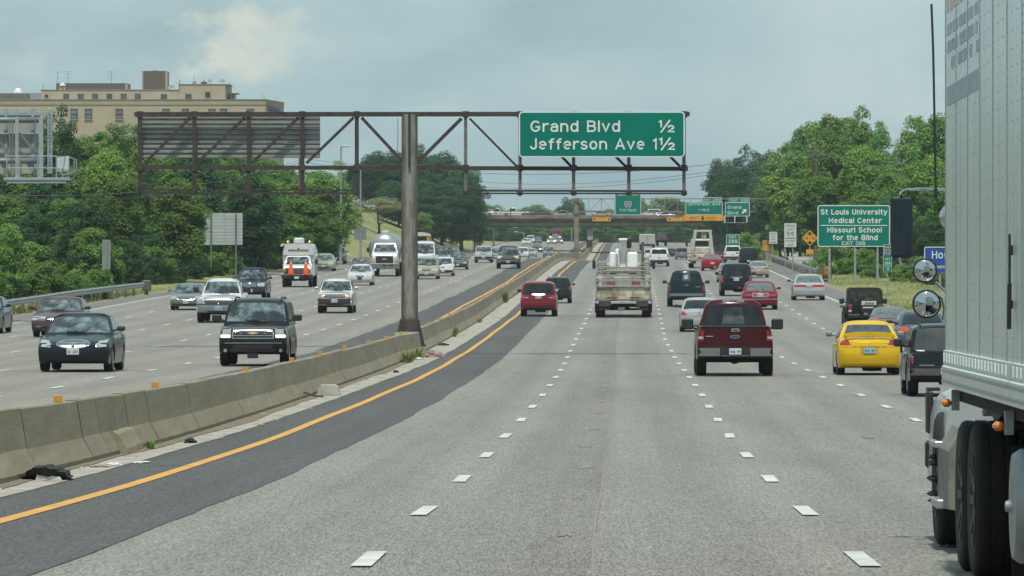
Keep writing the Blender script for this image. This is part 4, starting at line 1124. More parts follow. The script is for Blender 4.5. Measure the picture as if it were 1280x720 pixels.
# main body with a skewed right flank
def skew(name, x0, x1, xb, y0, y1, d0, d1, m):
    za, zb = hz(y0), (hz(y1) if y1 is not None else 0)
    mb = MB(); mb.prism([(hx(x0), d0), (hx(x1), d0), (hx(xb), d1), (hx(x0), d1)], zb, za, None, 'XY'); return mb.build(name, m, hb)
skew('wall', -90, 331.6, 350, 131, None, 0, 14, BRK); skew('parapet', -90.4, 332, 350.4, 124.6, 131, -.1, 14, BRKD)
skew('coping', -90.6, 332.3, 350.6, 124.0, 124.6, -.2, 14.1, COP)
hblk('upper_wall', 50, 112, 224, 125, 1.6, 11, BRK); hblk('coping', 49.7, 111.4, 224.3, 112, 1.5, 11.1, COP)
hblk('upper_wall', 223.5, 105.2, 281, 125, 1.2, 10, BRK); hblk('coping', 223.2, 104.6, 287, 105.2, 1.1, 10.2, COP)
mb = MB(); mb.prism([(hx(281), 1.2), (hx(287), 7), (hx(281), 7)], hz(125), hz(105.2), None, 'XY'); mb.build('upper_wall', BRK, hb)
hblk('penthouse', 68.5, 103.2, 157, 112, 2.5, 9, PENT); hblk('penthouse_end', 155, 103.3, 158.3, 112, 2.4, 9.1, COP)
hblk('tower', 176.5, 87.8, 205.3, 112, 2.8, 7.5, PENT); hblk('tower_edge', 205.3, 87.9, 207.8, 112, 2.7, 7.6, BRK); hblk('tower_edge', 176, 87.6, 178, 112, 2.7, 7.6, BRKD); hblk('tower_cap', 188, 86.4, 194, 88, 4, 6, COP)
hblk('penthouse', -90, 116, 34, 125, 1.8, 8, mat('grey_brown_block', (.15, .13, .12), .85, nscale=.6, namp=.3)); hblk('roof_plant', 35, 115.5, 50, 125, 2.5, 6, GALV)
hblk('chimney', 73, 106.5, 80.5, 112, 1.9, 2.4, BRK); mb = MB(); mb.lathe([(.5, 0), (.42, .25), (.0, .45)], (hx(76.8), 2.1, hz(106.5)), n=10); mb.build('chimney_cap', WHITEP, hb)
mb = MB(); mb.lathe([(.72, 0), (.72, .3), (.5, .45), (.52, .7), (.0, .85)], (hx(20.5), 3, hz(115.8)), n=14); mb.build('roof_vent', WHITEP, hb, True)
hblk('porch_roof', 287, 115.7, 297.3, 116.6, 2, 6, PENT); hblk('porch', 288.2, 116.6, 292, 125, 3, 6, BRKD); hblk('porch_post', 294.2, 116.6, 294.8, 125, 2.4, 2.6, WFR)
def win(x0, y0, x1, y1, d, dark=False, bar=True):
    w, h = (x1 - x0) * kh, (y1 - y0) * kh; cx, cz = (hx(x0) + hx(x1)) / 2, (hz(y0) + hz(y1)) / 2
    t = .13; mb = MB()
    for c, s in (((0, -h / 2 + t / 2), (w, t)), ((0, h / 2 - t / 2), (w, t)), ((-w / 2 + t / 2, 0), (t, h)), ((w / 2 - t / 2, 0), (t, h)), ((0, -.05), (w, t * .6))): mb.box((cx + c[0], d - .05, cz + c[1]), (s[0], .14, s[1]))
    f = mb.build('window', WFR, hb)
    for sg in (-1, 1):
        mb = MB(); mb.box((cx, d - .02, cz + sg * (h / 4 - .02)), (w - 2 * t, .05, h / 2 - t)); mb.build('pane', SBLK if dark else DWIN, f)
    mb = MB(); mb.box((cx, d - .08, cz - h / 2 - .07), (w + .2, .25, .12)); mb.build('sill', COP, f)
for x in (78.2, 96.4, 114.4, 132.3, 150.2, 168): win(x, 116.8, x + 7, 124, 1.6)
win(200.3, 117.4, 207.8, 124, 1.6); win(55, 118, 59, 121.8, 1.6, True); win(231.4, 117.4, 238.8, 124.2, 1.2); win(256, 114.8, 262.3, 121.8, 1.2, True)
for x in (88.2, 106.2, 144.6, 203, 227.3, 260.6, 275, 308.6): win(x, 136, x + 9, 149, 0)
for x in (-30, -10, 20, 40): win(x, 136, x + 9, 149, 0)
# dishes, antennas, small plant on the roof
def dish(px, py, r, d=2.0):
    mb = MB(); cx, cz = hx(px), hz(py)
    n = 12; vs = [(cx, d, cz)]
    for i in range(n):
        t = 2 * math.pi * i / n; vs.append((cx + r * math.cos(t), d - .25 + .3 * math.sin(t), cz + r * .75 * math.sin(t) + .05))
    fs = [(0, 1 + i, 1 + (i + 1) % n) for i in range(n)]
    mb.add(vs, fs); mb.tube((cx, d, cz - r * 1.2), (cx, d, cz), .06); mb.build('satellite_dish', mat('dish_grey', (.28, .30, .31), .6, nscale=2, namp=.2), hb)
dish(213.5, 109.6, .55); dish(261.5, 101.6, .42); dish(277.5, 101.8, .48)
mb = MB(); mb.lathe([(.3, 0), (.3, .45), (0, .5)], (hx(241.6), 3, hz(104.6)), n=10); mb.tube((hx(241.4), 3, hz(104)), (hx(241.4), 3, hz(92)), .03); mb.build('roof_vent', GALV, hb)
mb = MB(); mb.lathe([(.45, 0), (.5, .3), (.2, .42), (.0, .7)], (hx(253.5), 3, hz(104.6)), n=10); mb.build('roof_vent', PENT, hb)
mb = MB(); mb.path([(hx(223.8), 1, hz(112)), (hx(223.2), 1, hz(104)), (hx(224.8), 1, hz(99.5))], .05); mb.build('vent_pipe', PENT, hb)
ANT = mat('antenna_metal', (.22, .24, .25), .5, metal=.4, nscale=2, namp=.2)
for px, yb, yt, arms in ((70.2, 104, 88.5, 1), (83, 104, 87.5, 3), (137.5, 104, 88, 3), (52, 112, 103.5, 0), (327.5, 124, 116, 0), (329.8, 124, 120, 0), (343, 130, 122.5, 0)):
    mb = MB(); mb.tube((hx(px), 3, hz(yb)), (hx(px), 3, hz(yt)), .035)
    for i in range(arms):
        w = (.7, .5, .75)[i % 3]; zz = hz(yt + 1 + i * 4.2); mb.tube((hx(px) - w, 3, zz), (hx(px) + w, 3, zz + .05), .022)
    mb.build('antenna', ANT, hb)
# blue lettering on the right flank, not legible in the picture
rr = random.Random(5)
for i in range(7):
    t = .18 + .11 * i; X = hx(331.6) + (hx(350) - hx(331.6)) * t + .12; Y = 14 * t
    mb = MB(); mb.box((X, Y, hz(134.6) - .25 * i * .3), (.06, .75, rr.uniform(.55, 1.0))); mb.build('wall_letter', SBLUE, hb)
# low building glimpsed right of the bridge is left to the trees

# ================================================================== TREES
def leaf_mat(name, c1, c2, c3, tr=0.4):
    m = bpy.data.materials.new(name); m.use_nodes = True; nt = m.node_tree; N = nt.nodes; L = nt.links
    b = N['Principled BSDF']; b.inputs['Roughness'].default_value = .6; b.inputs['Specular IOR Level'].default_value = .25
    g = N.new('ShaderNodeNewGeometry'); t = N.new('ShaderNodeTexCoord'); oi = N.new('ShaderNodeObjectInfo')
    nz = N.new('ShaderNodeTexNoise'); nz.inputs['Scale'].default_value = 3.2; nz.inputs['Detail'].default_value = 3; L.new(t.outputs['Object'], nz.inputs['Vector'])
    a = N.new('ShaderNodeMath'); a.operation = 'MULTIPLY_ADD'; a.inputs[1].default_value = .55; L.new(g.outputs['Random Per Island'], a.inputs[0])
    a2 = N.new('ShaderNodeMath'); a2.operation = 'MULTIPLY_ADD'; a2.inputs[1].default_value = .9; a2.inputs[2].default_value = -.23; L.new(nz.outputs['Fac'], a2.inputs[0]); L.new(a2.outputs[0], a.inputs[2])
    rp = N.new('ShaderNodeValToRGB'); cr = rp.color_ramp; cr.elements.new(.5)
    for e, (p, c) in zip(cr.elements, [(.12, c1), (.5, c2), (.88, c3)]): e.position = p; e.color = (*c, 1)
    L.new(a.outputs[0], rp.inputs['Fac'])
    hs = N.new('ShaderNodeHueSaturation'); mr = N.new('ShaderNodeMapRange'); mr.inputs[3].default_value = .485; mr.inputs[4].default_value = .515; L.new(oi.outputs['Random'], mr.inputs[0]); L.new(mr.outputs[0], hs.inputs['Hue'])
    mv = N.new('ShaderNodeMath'); mv.operation = 'MULTIPLY'; mv.inputs[1].default_value = 7.13; L.new(oi.outputs['Random'], mv.inputs[0]); fr = N.new('ShaderNodeMath'); fr.operation = 'FRACT'; L.new(mv.outputs[0], fr.inputs[0])
    mr2 = N.new('ShaderNodeMapRange'); mr2.inputs[3].default_value = .78; mr2.inputs[4].default_value = 1.25; L.new(fr.outputs[0], mr2.inputs[0]); L.new(mr2.outputs[0], hs.inputs['Value'])
    L.new(rp.outputs['Color'], hs.inputs['Color']); L.new(hs.outputs['Color'], b.inputs['Base Color'])
    tl = N.new('ShaderNodeBsdfTranslucent'); mx = N.new('ShaderNodeMixShader'); mx.inputs[0].default_value = tr
    L.new(hs.outputs['Color'], tl.inputs['Color']); L.new(b.outputs[0], mx.inputs[1]); L.new(tl.outputs[0], mx.inputs[2]); L.new(mx.outputs[0], N['Material Output'].inputs['Surface'])
    return m
LEAF = leaf_mat('leaf_green', (0.070, 0.150, 0.036), (0.130, 0.255, 0.050), (0.215, 0.340, 0.072))
LEAFD = leaf_mat('leaf_dark', (0.030, 0.080, 0.032), (0.052, 0.125, 0.044), (0.085, 0.175, 0.056))
LEAFY = leaf_mat('leaf_bright', (0.095, 0.190, 0.038), (0.165, 0.295, 0.055), (0.25, 0.37, 0.082))
LEAFF = leaf_mat('leaf_blossom', (0.07, 0.12, 0.04), (0.26, 0.29, 0.13), (0.60, 0.56, 0.34))
LEAFC = leaf_mat('needle_green', (0.020, 0.048, 0.018), (0.036, 0.078, 0.026), (0.06, 0.11, 0.035))
def crown_mesh(name, seed, m, nclump=70, nleaf=130, ls=.034, rx=.5, z0=.12, top=1.0, shape='oak', asp=.46):
    """unit tree: height 1, radius rx; leaf cards on clumps through the crown"""
    rg = np.random.default_rng(seed)
    zc = (z0 + top) / 2; rz = (top - z0) / 2
    P = []
    # lobes: a few big masses make the outline uneven
    nl = 9; lob = rg.normal(size=(nl, 3)); lob /= np.linalg.norm(lob, axis=1)[:, None]; lob[:, 2] = np.abs(lob[:, 2]) * rg.choice([1, 1, -.5], nl)
    la = rg.uniform(.05, .17, nl)
    while len(P) < nclump:
        d = rg.normal(size=3); d /= np.linalg.norm(d)
        bump = 0.80 + sum(a * max(0, (d @ l) - .72) / .28 for a, l in zip(la, lob))
        r = bump * (rg.uniform(.25, 1) ** .45)
        x, y, z = d * r
        if shape == 'cone': f = 1.05 - .85 * (z + 1) / 2; x *= f; y *= f
        if shape == 'flat': z = z * .8
        P.append((x * rx, y * rx, zc + z * rz, r))
    P = np.array(P)
    cr = rg.uniform(.085, .175, nclump) * (rx / .5) ** .5
    vs = []
    for (x, y, z, r), c in zip(P, cr):
        n = int(nleaf * (c / .15) ** 2)
        d = rg.normal(size=(n, 3)); d /= np.linalg.norm(d, axis=1)[:, None]
        d[:, 2] = np.where(d[:, 2] < -.35, -d[:, 2], d[:, 2])
        rad = c * rg.uniform(.45, 1.12, n) ** .7
        pos = np.array([x, y, z]) + d * rad[:, None] * np.array([1, 1, asp * 1.15])
        nrm = d * .8 + rg.normal(size=(n, 3)) * .4 + np.array([0, 0, .45]); nrm /= np.linalg.norm(nrm, axis=1)[:, None]
        t = np.cross(nrm, rg.normal(size=(n, 3))); t /= np.linalg.norm(t, axis=1)[:, None]; b = np.cross(nrm, t)
        s = (ls * rg.uniform(.55, 1.25, n))[:, None]
        A = np.array([1, 1, asp])
        q = np.stack([pos + t * s * A, pos + (b * s * .62 + nrm * s * .12) * A, pos - t * s * A, pos + (nrm * s * .12 - b * s * .62) * A], 1)
        vs.append(q.reshape(-1, 3))
    vs = np.concatenate(vs); vs[:, 2] = np.maximum(vs[:, 2], 0.01)
    return fast_mesh(name, vs, np.arange(len(vs)), 4, m)
def trunk_mesh(name, seed, z1=.75, r=.022, limbs=7, m=BARK, spread=.3):
    rr = random.Random(seed); mb = MB()
    p = Vector((0, 0, -.03)); pts = [p.copy()]
    for i in range(6): p = p + Vector((rr.uniform(-.012, .012), rr.uniform(-.012, .012), z1 / 6)); pts.append(p.copy())
    for i in range(6): mb.tube(pts[i], pts[i + 1], r * (1.25 - i * .16), None, 8, r * (1.25 - (i + 1) * .16), False)
    for k in range(limbs):
        i = rr.randint(2, 5); a = rr.uniform(0, 6.28); s = pts[i]; e1 = s + Vector((math.cos(a) * spread * .5, math.sin(a) * spread * .5, rr.uniform(.06, .14))); e2 = e1 + Vector((math.cos(a) * spread * .5, math.sin(a) * spread * .5, rr.uniform(.04, .16)))
        mb.tube(s, e1, r * .5, None, 6, r * .32, False); mb.tube(e1, e2, r * .32, None, 6, r * .1, False)
    me = bpy.data.meshes.new(name); me.from_pydata(mb.v, [], mb.f); me.materials.append(m); me.update(); return me
VAR = {}
def variant(key, m, **kw): VAR[key] = (crown_mesh('crown', m=m, **kw), trunk_mesh('trunk', kw['seed'], r=kw.pop('tr', .022)))
for i in range(4): variant(f'g{i}', LEAF, seed=10 + i, nclump=120, nleaf=270, ls=.0225, z0=.0 + .04 * (i % 2))
for i in range(3): variant(f'y{i}', LEAFY, seed=20 + i, nclump=100, nleaf=270, ls=.0225, z0=.08)
for i in range(3): variant(f'd{i}', LEAFD, seed=30 + i, nclump=125, nleaf=270, ls=.0215, z0=.05)
variant('f0', LEAFF, seed=44, nclump=52, nleaf=260, ls=.0165, z0=.34, rx=.62, shape='flat')
for i in range(2): variant(f'c{i}', LEAFC, seed=50 + i, nclump=56, nleaf=240, ls=.020, z0=.02, rx=.36, shape='cone')
for i in range(3): variant(f'b{i}', (LEAF, LEAFY, LEAFC)[i], seed=60 + i, nclump=26, nleaf=300, ls=.030, z0=-.25, rx=.62, asp=.85)
first = {}
def plant(key, p, h, w, rz, name, label, cat, group):
    cm, tm = VAR[key]
    root = thing(name, label, cat, p, rz, group); root.scale = (w / (2 * .5), w / (2 * .5), h)
    c = bpy.data.objects.new('crown', cm); COL.objects.link(c); c.parent = root
    if name != 'bush':
        t = bpy.data.objects.new('trunk', tm); COL.objects.link(t); t.parent = root
    return root
def skyline(px, T): return float(np.interp(px, [t[0] for t in T], [t[1] for t in T]))
LSK = [(-200, 190), (0, 200), (55, 190), (66, 162), (77, 141), (90, 158), (110, 160), (124, 158), (140, 147), (158, 143), (171, 139), (200, 146), (240, 155), (300, 172), (345, 192), (356, 204), (380, 205), (420, 204), (447, 212)]
rt = random.Random(11)
def tree_at(key, px, z, top, wpx, name, label, cat='tree', group=None, dz=0.0):
    b_ = PX(px, 0, z); b_.z = ground_at(px, z) - .1 + dz
    h = max(1.0, PX(px, top, z).z - b_.z)
    return plant(key, b_, h, wpx * z / FPX, rt.uniform(0, 6.28), name, label, cat, group)
LW = 'trees of the dense wood along the left side of the highway'
TONE = {'g': 'mid green', 'y': 'bright yellow green', 'd': 'dark green', 'c': 'dark needled', 'b': 'green', 'f': 'blossoming'}
def wood(keys, x, z, top, w, row, side):
    k_ = rt.choice(keys) if isinstance(keys, list) else keys
    lab = f'{TONE[k_[0]]} tree in the {row} row of the wood along the {side} verge'
    return tree_at(k_, x, z, top, w, 'conifer_tree' if k_[0] == 'c' else 'broadleaf_tree', lab, 'tree', f'{TONE[k_[0]]} trees of the {row} row, {side} wood')
# back rows (skyline), then front rows lower
for px in range(-30, 420, 26):
    z = 520 + rt.uniform(-25, 40) - max(0, 150 - px) * .2
    x = px + rt.uniform(-6, 6)
    wood(['g0', 'g1', 'g2', 'g3', 'y0', 'd1'], x, z, skyline(x, LSK) + rt.uniform(0, 10), rt.uniform(72, 96), 'skyline', 'left')
for px in range(-20, 402, 30):
    x = px + rt.uniform(-8, 8); z = 445 + rt.uniform(-20, 30) + max(0, px - 300) * .25
    wood(['g0', 'g1', 'g3', 'y1', 'y2', 'd0'], x, z, skyline(x, LSK) + rt.uniform(22, 48), rt.uniform(66, 90), 'middle', 'left')
for px in range(-20, 400, 34):
    x = px + rt.uniform(-8, 8); z = 385 + rt.uniform(-12, 22) + max(0, px - 180) * .45
    wood(['g1', 'g2', 'd0', 'd2', 'y1', 'c0'], x, z, skyline(x, LSK) + rt.uniform(62, 95), rt.uniform(56, 80), 'lower front', 'left')
tree_at('d2', 77, 470, 141, 60, 'broadleaf_tree', 'dark tree with a narrow raised top in front of the brick building', 'tree')
tree_at('c0', 205, 415, 262, 66, 'conifer_tree', 'dark cedar standing left of the big pale sign back', 'tree')
tree_at('d0', 350, 520, 238, 84, 'broadleaf_tree', 'dark shaded tree behind the white utility truck', 'tree')
# bushes at the foot of the wood
BG = 'bushes at the foot of the left wood'
for px in [q for q in range(-10, 400, 15) if not 138 < q < 172]:
    x = px + rt.uniform(-5, 5); z = 352 + rt.uniform(-8, 14) + max(0, px - 150) * .62 + (0 if px > 0 else -15)
    if px < 165: z = 306 + max(0, px) * .10 + rt.uniform(-4, 4)
    yb = 360 - (ground_at(x, z) - HC) * FPX / z
    tree_at(rt.choice(['b0', 'b1', 'b2', 'b0', 'b2']), x, z, yb - rt.uniform(26, 52), rt.uniform(30, 50), 'bush', 'rounded green bush at the foot of the left wood', 'bush', BG, -.2)
for px in range(-20, 420, 13):
    x = px + rt.uniform(-5, 5); z = 372 + rt.uniform(-8, 14) + max(0, px - 150) * .62
    yb = 360 - (ground_at(x, z) - HC) * FPX / z
    o = tree_at(rt.choice(['b0', 'b2', 'g1', 'd1']), x, z, yb - rt.uniform(46, 84), rt.uniform(40, 64), 'bush', 'taller leafy bush behind the first row of bushes, left wood', 'bush', 'taller bushes at the edge of the left wood', -.6)
tree_at('b1', 285, 438, 300, 34, 'bush', 'yellowish bush under the big pale sign back', 'bush')
tree_at('f0', 328, 452, 282, 44, 'bush', 'pale blossoming shrub between the big sign back and the utility truck', 'bush')
tree_at('b2', 262, 428, 308, 44, 'bush', 'low dark spreading shrub left of the yellowish bush', 'bush')
# isolated flowering tree and the dark mass behind it
tree_at('f0', 474, 790, 243, 64, 'flowering_tree', 'isolated round tree with pale blossom tips behind the tank truck', 'tree')
DG = 'dark trees massed left of the road bridge'
for x, z, tp, w, k_ in ((452, 905, 200, 56, 'd1'), (474, 900, 188, 70, 'd0'), (502, 905, 184, 78, 'd1'), (530, 900, 186, 80, 'd2'), (556, 892, 188, 72, 'd0'), (578, 880, 204, 56, 'd1'), (593, 850, 226, 36, 'd2'), (518, 868, 222, 86, 'd1'), (552, 862, 228, 84, 'd0'), (576, 850, 240, 50, 'd2'), (498, 862, 232, 60, 'd2'), (540, 846, 252, 60, 'd1')):
    tree_at(k_, x, z, tp, w, 'broadleaf_tree', 'dark green tree in the mass left of the road bridge', 'tree', DG)
tree_at('y0', 526, 830, 262, 32, 'broadleaf_tree', 'small yellow green tree just right of the rusty post', 'tree')
# far trees beyond the bridge
FG = 'far hazy trees beyond the road bridge'
for i, (x, tp, w, k_) in enumerate(((575, 250, 60, 'g0'), (610, 252, 50, 'g2'), (640, 262, 44, 'y0'), (668, 254, 40, 'y2'), (690, 262, 44, 'y0'), (714, 243, 38, 'd1'), (738, 268, 48, 'g1'), (765, 262, 44, 'g3'), (790, 236, 46, 'g0'), (815, 252, 44, 'y1'), (838, 243, 52, 'g2'), (856, 250, 48, 'g0'), (880, 262, 50, 'g1'))):
    z = 1330 + 25 * (i % 3)
    b_ = PX(x, 0, z); b_.z = G(z); h = PX(x, tp, z).z - b_.z
    plant(k_, b_, h, w * z / FPX * 1.15, i, 'broadleaf_tree', 'hazy green tree rising behind the road bridge', 'tree', FG)
for i in range(17):
    x = 588 + i * 21 + rt.uniform(-5, 5); z = 1245 + 14 * (i % 3)
    b_ = PX(x, 0, z); b_.z = G(z) - .3; h = PX(x, 274 + rt.uniform(-4, 8), z).z - b_.z
    plant(rt.choice(['g0', 'g1', 'g2', 'g3', 'd1', 'y1']), b_, h, 34 * z / FPX, i, 'broadleaf_tree', 'hazy green tree closing the view under the road bridge', 'tree', 'trees that close the view under the road bridge')
# right side wood
RSK = [(872, 232), (882, 212), (892, 202), (905, 190), (937, 183), (965, 186), (985, 166), (1000, 146), (1030, 131), (1052, 125), (1085, 136), (1103, 150), (1113, 178), (1122, 176), (1132, 142), (1155, 134), (1180, 131), (1290, 130)]
RW = 'trees of the tall wood along the right side of the highway'
lab2 = 'tall leafy tree in the wood along the right side of the highway'
for x, z, w, k_ in ((898, 860, 44, 'd0'), (915, 870, 56, 'd1'), (940, 850, 62, 'd2'), (962, 840, 60, 'd0'), (925, 800, 60, 'd2'), (955, 790, 54, 'd1')):
    tree_at(k_, x, z, skyline(x, RSK) + rt.uniform(-2, 8) + (26 if z < 820 else 0), w, 'broadleaf_tree', 'dark rounded tree above the far gantry signs on the right', 'tree', 'dark trees above the far gantry signs')
for x, z, dy, w, k_ in ((985, 700, 6, 74, 'g0'), (1012, 660, 2, 80, 'g2'), (1048, 640, 0, 84, 'g1'), (1080, 620, 2, 78, 'y0'), (1098, 600, 12, 60, 'g3'), (1145, 560, 0, 66, 'g0'), (1175, 540, 0, 76, 'g2'), (1215, 540, 0, 90, 'g1'),
                        (1000, 600, 40, 84, 'y1'), (1040, 570, 36, 84, 'g3'), (1080, 540, 44, 84, 'y2'), (1120, 520, 30, 80, 'g1'), (1160, 500, 50, 84, 'y0'), (975, 640, 60, 64, 'd1'), (1030, 540, 84, 80, 'g2'),
                        (1075, 510, 92, 84, 'g0'), (1115, 480, 72, 76, 'd2'), (1155, 470, 104, 80, 'c1'), (1190, 450, 84, 84, 'g3'), (990, 620, 100, 62, 'd0'), (1000, 610, 130, 60, 'd2'), (1135, 445, 128, 70, 'd0'), (1090, 470, 132, 74, 'd1'), (1172, 430, 140, 70, 'd2')):
    wood(k_, x, z, skyline(x, RSK) + dy, w, 'skyline' if dy < 20 else ('middle' if dy < 80 else 'lower front'), 'right')
for x, z, tp, w, k_ in ((940, 780, 288, 30, 'b0'), (955, 760, 292, 30, 'b1'), (930, 800, 296, 24, 'b1')):
    tree_at(k_, x, z, tp, w, 'bush', 'bushy green growth at the exit ramp below the far gantry', 'bush', 'bushes at the exit ramp')
for i, (x, z, tp, w) in enumerate(((1022, 470, 318, 34), (1040, 462, 306, 44), (1058, 455, 302, 46), (1078, 450, 308, 44), (1098, 440, 318, 42), (1118, 425, 316, 44), (1140, 410, 318, 46), (1160, 398, 322, 46), (1180, 385, 326, 50), (1064, 448, 322, 40), (1130, 405, 336, 36), (1205, 370, 330, 60), (1092, 430, 330, 34))):
    tree_at(('b0', 'b1', 'b2')[i % 3], x, z, tp, w, 'bush', 'green bush behind the roadside signs on the right', 'bush', 'bushes behind the roadside signs', -.3)

# verge grass tufts
def tufts(name, spots, hmin, hmax, m):
    vs = []
    for (u, z) in spots:
        p = Vector((CX(z) + u, z, G(z) + hill(u, z)))
        for k in range(3):
            a = RNG.uniform(0, 6.28); h = RNG.uniform(hmin, hmax); w = h * .16; dx, dy = RNG.normal(0, h * .28, 2); ox, oy = RNG.normal(0, .12, 2)
            vs += [(p.x + ox - w * math.cos(a), p.y + oy - w * math.sin(a), p.z - .03), (p.x + ox + w * math.cos(a), p.y + oy + w * math.sin(a), p.z - .03), (p.x + ox + dx, p.y + oy + dy, p.z + h)]
    me = fast_mesh(name, vs, np.arange(len(vs)), 3, m); o = bpy.data.objects.new(name, me); COL.objects.link(o); o['kind'] = 'stuff'; return o
GRS = leaf_mat('grass_blade', (0.14, 0.17, 0.05), (0.22, 0.24, 0.08), (0.34, 0.31, 0.14), .25)
sp = [(RNG.uniform(14.6, 24), 300 + 300 * RNG.uniform() ** 1.4) for _ in range(8000)] + [(left_edge(0) - RNG.uniform(.9, 9), 225 + 330 * RNG.uniform() ** 1.3) for _ in range(9000)]
tufts('grass', sp, .05, .17, GRS)
tufts('undergrowth', [(left_edge(0) - RNG.uniform(5.5, 40), 330 + 230 * RNG.uniform()) for _ in range(7000)] + [(RNG.uniform(19, 40), 420 + 230 * RNG.uniform()) for _ in range(2500)], .3, 1.1, LEAF)
tufts('roadside_weeds', [(left_edge(0) - RNG.uniform(.6, 2.0), RNG.uniform(232, 340)) for _ in range(260)], .15, .4, leaf_mat('weed_blade', (.06, .10, .02), (.12, .15, .04), (.26, .2, .08), .2))
# weeds and litter at the foot of the barrier
def weed(z, u, h, w, label, m=LEAFY, n=50):
    p = RP(z, u); vs = []; rg = np.random.default_rng(int(z * 7))
    for i in range(n):
        a = rg.uniform(0, 6.28); r = rg.uniform(0, w); hh = rg.uniform(.2, 1) * h; b_ = np.array([r * .3 * math.cos(a), r * .3 * math.sin(a), 0]); t_ = np.array([r * math.cos(a), r * math.sin(a), hh]); s = .018 + .012 * rg.uniform()
        pr = np.array([-math.sin(a), math.cos(a), 0]) * s; mid = (b_ + t_) / 2 + [0, 0, hh * .15]
        vs += [b_, mid - pr, t_, mid + pr]
    me = fast_mesh('weed', np.array(vs), np.arange(len(vs)), 4, m); o = bpy.data.objects.new('weed', me); COL.objects.link(o); o.location = p; return tag(o, label, 'weed')
weed(80.5, -6.72, .16, .10, 'small weed at the barrier foot beside the concrete wedge')
weed(176, -6.7, .42, .38, 'dry pale weed clump on the gutter left of the pink bag', GRS, 90)
weed(184, -6.7, .42, .28, 'bright green weed at the barrier foot near the rusty post', LEAFY, 80)
weed(228, -6.75, .5, .20, 'green weed growing at the barrier foot beyond the rusty post', LEAFY, 70)
weed(318, -6.8, .75, .32, 'leafy weed against the barrier left of the red suv', LEAFY, 70)
weed(262, -6.7, .25, .2, 'thin weed in the gutter past the rusty post', LEAF, 40)
CRUMB = mat('crumpled_black', (.012, .012, .013), .7, nscale=30, namp=.5, bump=.8, bscale=40)
def lump(name, label, cat, z, u, sx, sy, sz, m, seed=0, n=14):
    rg = random.Random(seed); mb = MB(); vs = []; fs = []
    for j in range(7):
        for i in range(n):
            th = math.pi / 2 * j / 6; ph = 2 * math.pi * i / n; k = rg.uniform(.78, 1.15)
            vs.append((sx * math.cos(th) * math.cos(ph) * k, sy * math.cos(th) * math.sin(ph) * k, sz * math.sin(th) * k))
    for j in range(6):
        for i in range(n): fs.append((j * n + i, j * n + (i + 1) % n, (j + 1) * n + (i + 1) % n, (j + 1) * n + i))
    mb.add(vs, fs); o = mb.build(name, m, None, False); o.location = RP(z, u, .012); return tag(o, label, cat) if label else o
tr_ = thing('tyre_scrap', 'curved black piece of shredded tyre lying against the barrier foot', 'tyre scrap', RP(64.6, -6.55, .02))
mb = MB(); vs = []; fs = []; rg = random.Random(3)
for i in range(19):
    t = math.pi * (i / 18); rr_ = .245 + rg.uniform(-.012, .012); 
    rr_ += .02 * math.sin(i * 2.3)
    for rad, yy in ((rr_ - .16, -.3), (rr_ - .19, 0), (rr_ - .16, .3), (rr_, .32), (rr_ + .015, 0), (rr_, -.32)):
        vs.append((-math.cos(t) * rad * 1.08 + .015 * rg.uniform(-1, 1), yy * (1 + .5 * math.sin(t)) , math.sin(t) * rad * .66 * (1 - .25 * i / 18)))
for i in range(18):
    for k in range(6): fs.append((i * 6 + k, i * 6 + (k + 1) % 6, (i + 1) * 6 + (k + 1) % 6, (i + 1) * 6 + k))
mb.add(vs, fs); mb.build('tread', CRUMB, tr_)
mb = MB(); mb.prism([(-.11, .0), (.19, 0), (.17, .035), (.02, .05), (-.09, .085)], -.42, -.39); mb.build('pale_inner', mat('pale_plastic', (.62, .63, .60), .6, nscale=20, namp=.2), tr_)
WHT = mat('pale_plastic', (.62, .63, .60), .6)
lump('plastic_scrap', 'white scrap of plastic in the gutter right of the shredded tyre', 'litter', 71.5, -6.42, .10, .30, .035, WHT, 2)
lump('cardboard_scrap', 'flat brown scrap of card under the barrier right of the shredded tyre', 'litter', 70.5, -6.5, .14, .3, .02, mat('brown_card', (.2, .16, .1), .9, nscale=8, namp=.4), 9)
o = lump('paper_scrap', 'flat white paper scrap on the asphalt edge beside the yellow line', 'litter', 72.8, -6.15, .13, .12, .02, WHT, 5)
lump('debris_clump', 'dark twiggy debris clump on the gutter past the concrete wedge', 'debris', 84.5, -6.45, .10, .35, .07, CRUMB, 6, 9)
mb = MB(); mb.prism([(-.26, 0), (.26, 0), (.20, .19), (.12, .22), (-.18, .22)], -.5, .5); o = mb.build('concrete_chunk', mat('pale_concrete', (.42, .42, .38), .9, nscale=5, namp=.25), None); o.location = RP(126, -6.6, .02); tag(o, 'pale broken concrete block lying at the foot of the barrier', 'rubble')
mb = MB(); mb.path([(-.5, 0, .02), (-.3, .1, .12), (-.1, 0, .05), (.1, .2, .03)], .02, None, 5); o = mb.build('twig', BARK, None); o.location = RP(122, -6.62, .02); tag(o, 'bare twig lying in the gutter beside the concrete block', 'twig')
lump('trash_bag', 'pink grey plastic bag slumped at the end of the near barrier', 'bag', 187, -6.25, .36, .5, .20, mat('pink_plastic', (.34, .22, .22), .5, nscale=6, col2=(.20, .13, .13), bump=.6, bscale=9), 8)
lump('cardboard_scrap', 'torn brown cardboard between the pink bag and the weeds', 'litter', 186, -6.75, .22, .4, .12, mat('brown_card', (.2, .16, .1), .9), 12, 8)
lump('paper_scrap', 'crumpled white paper beside the pink bag', 'litter', 182.5, -6.6, .13, .3, .07, WHT, 13, 8)
lump('tyre_scrap', 'black rubber strip lying past the rusty post', 'tyre scrap', 210, -6.65, .22, .4, .09, CRUMB, 14)
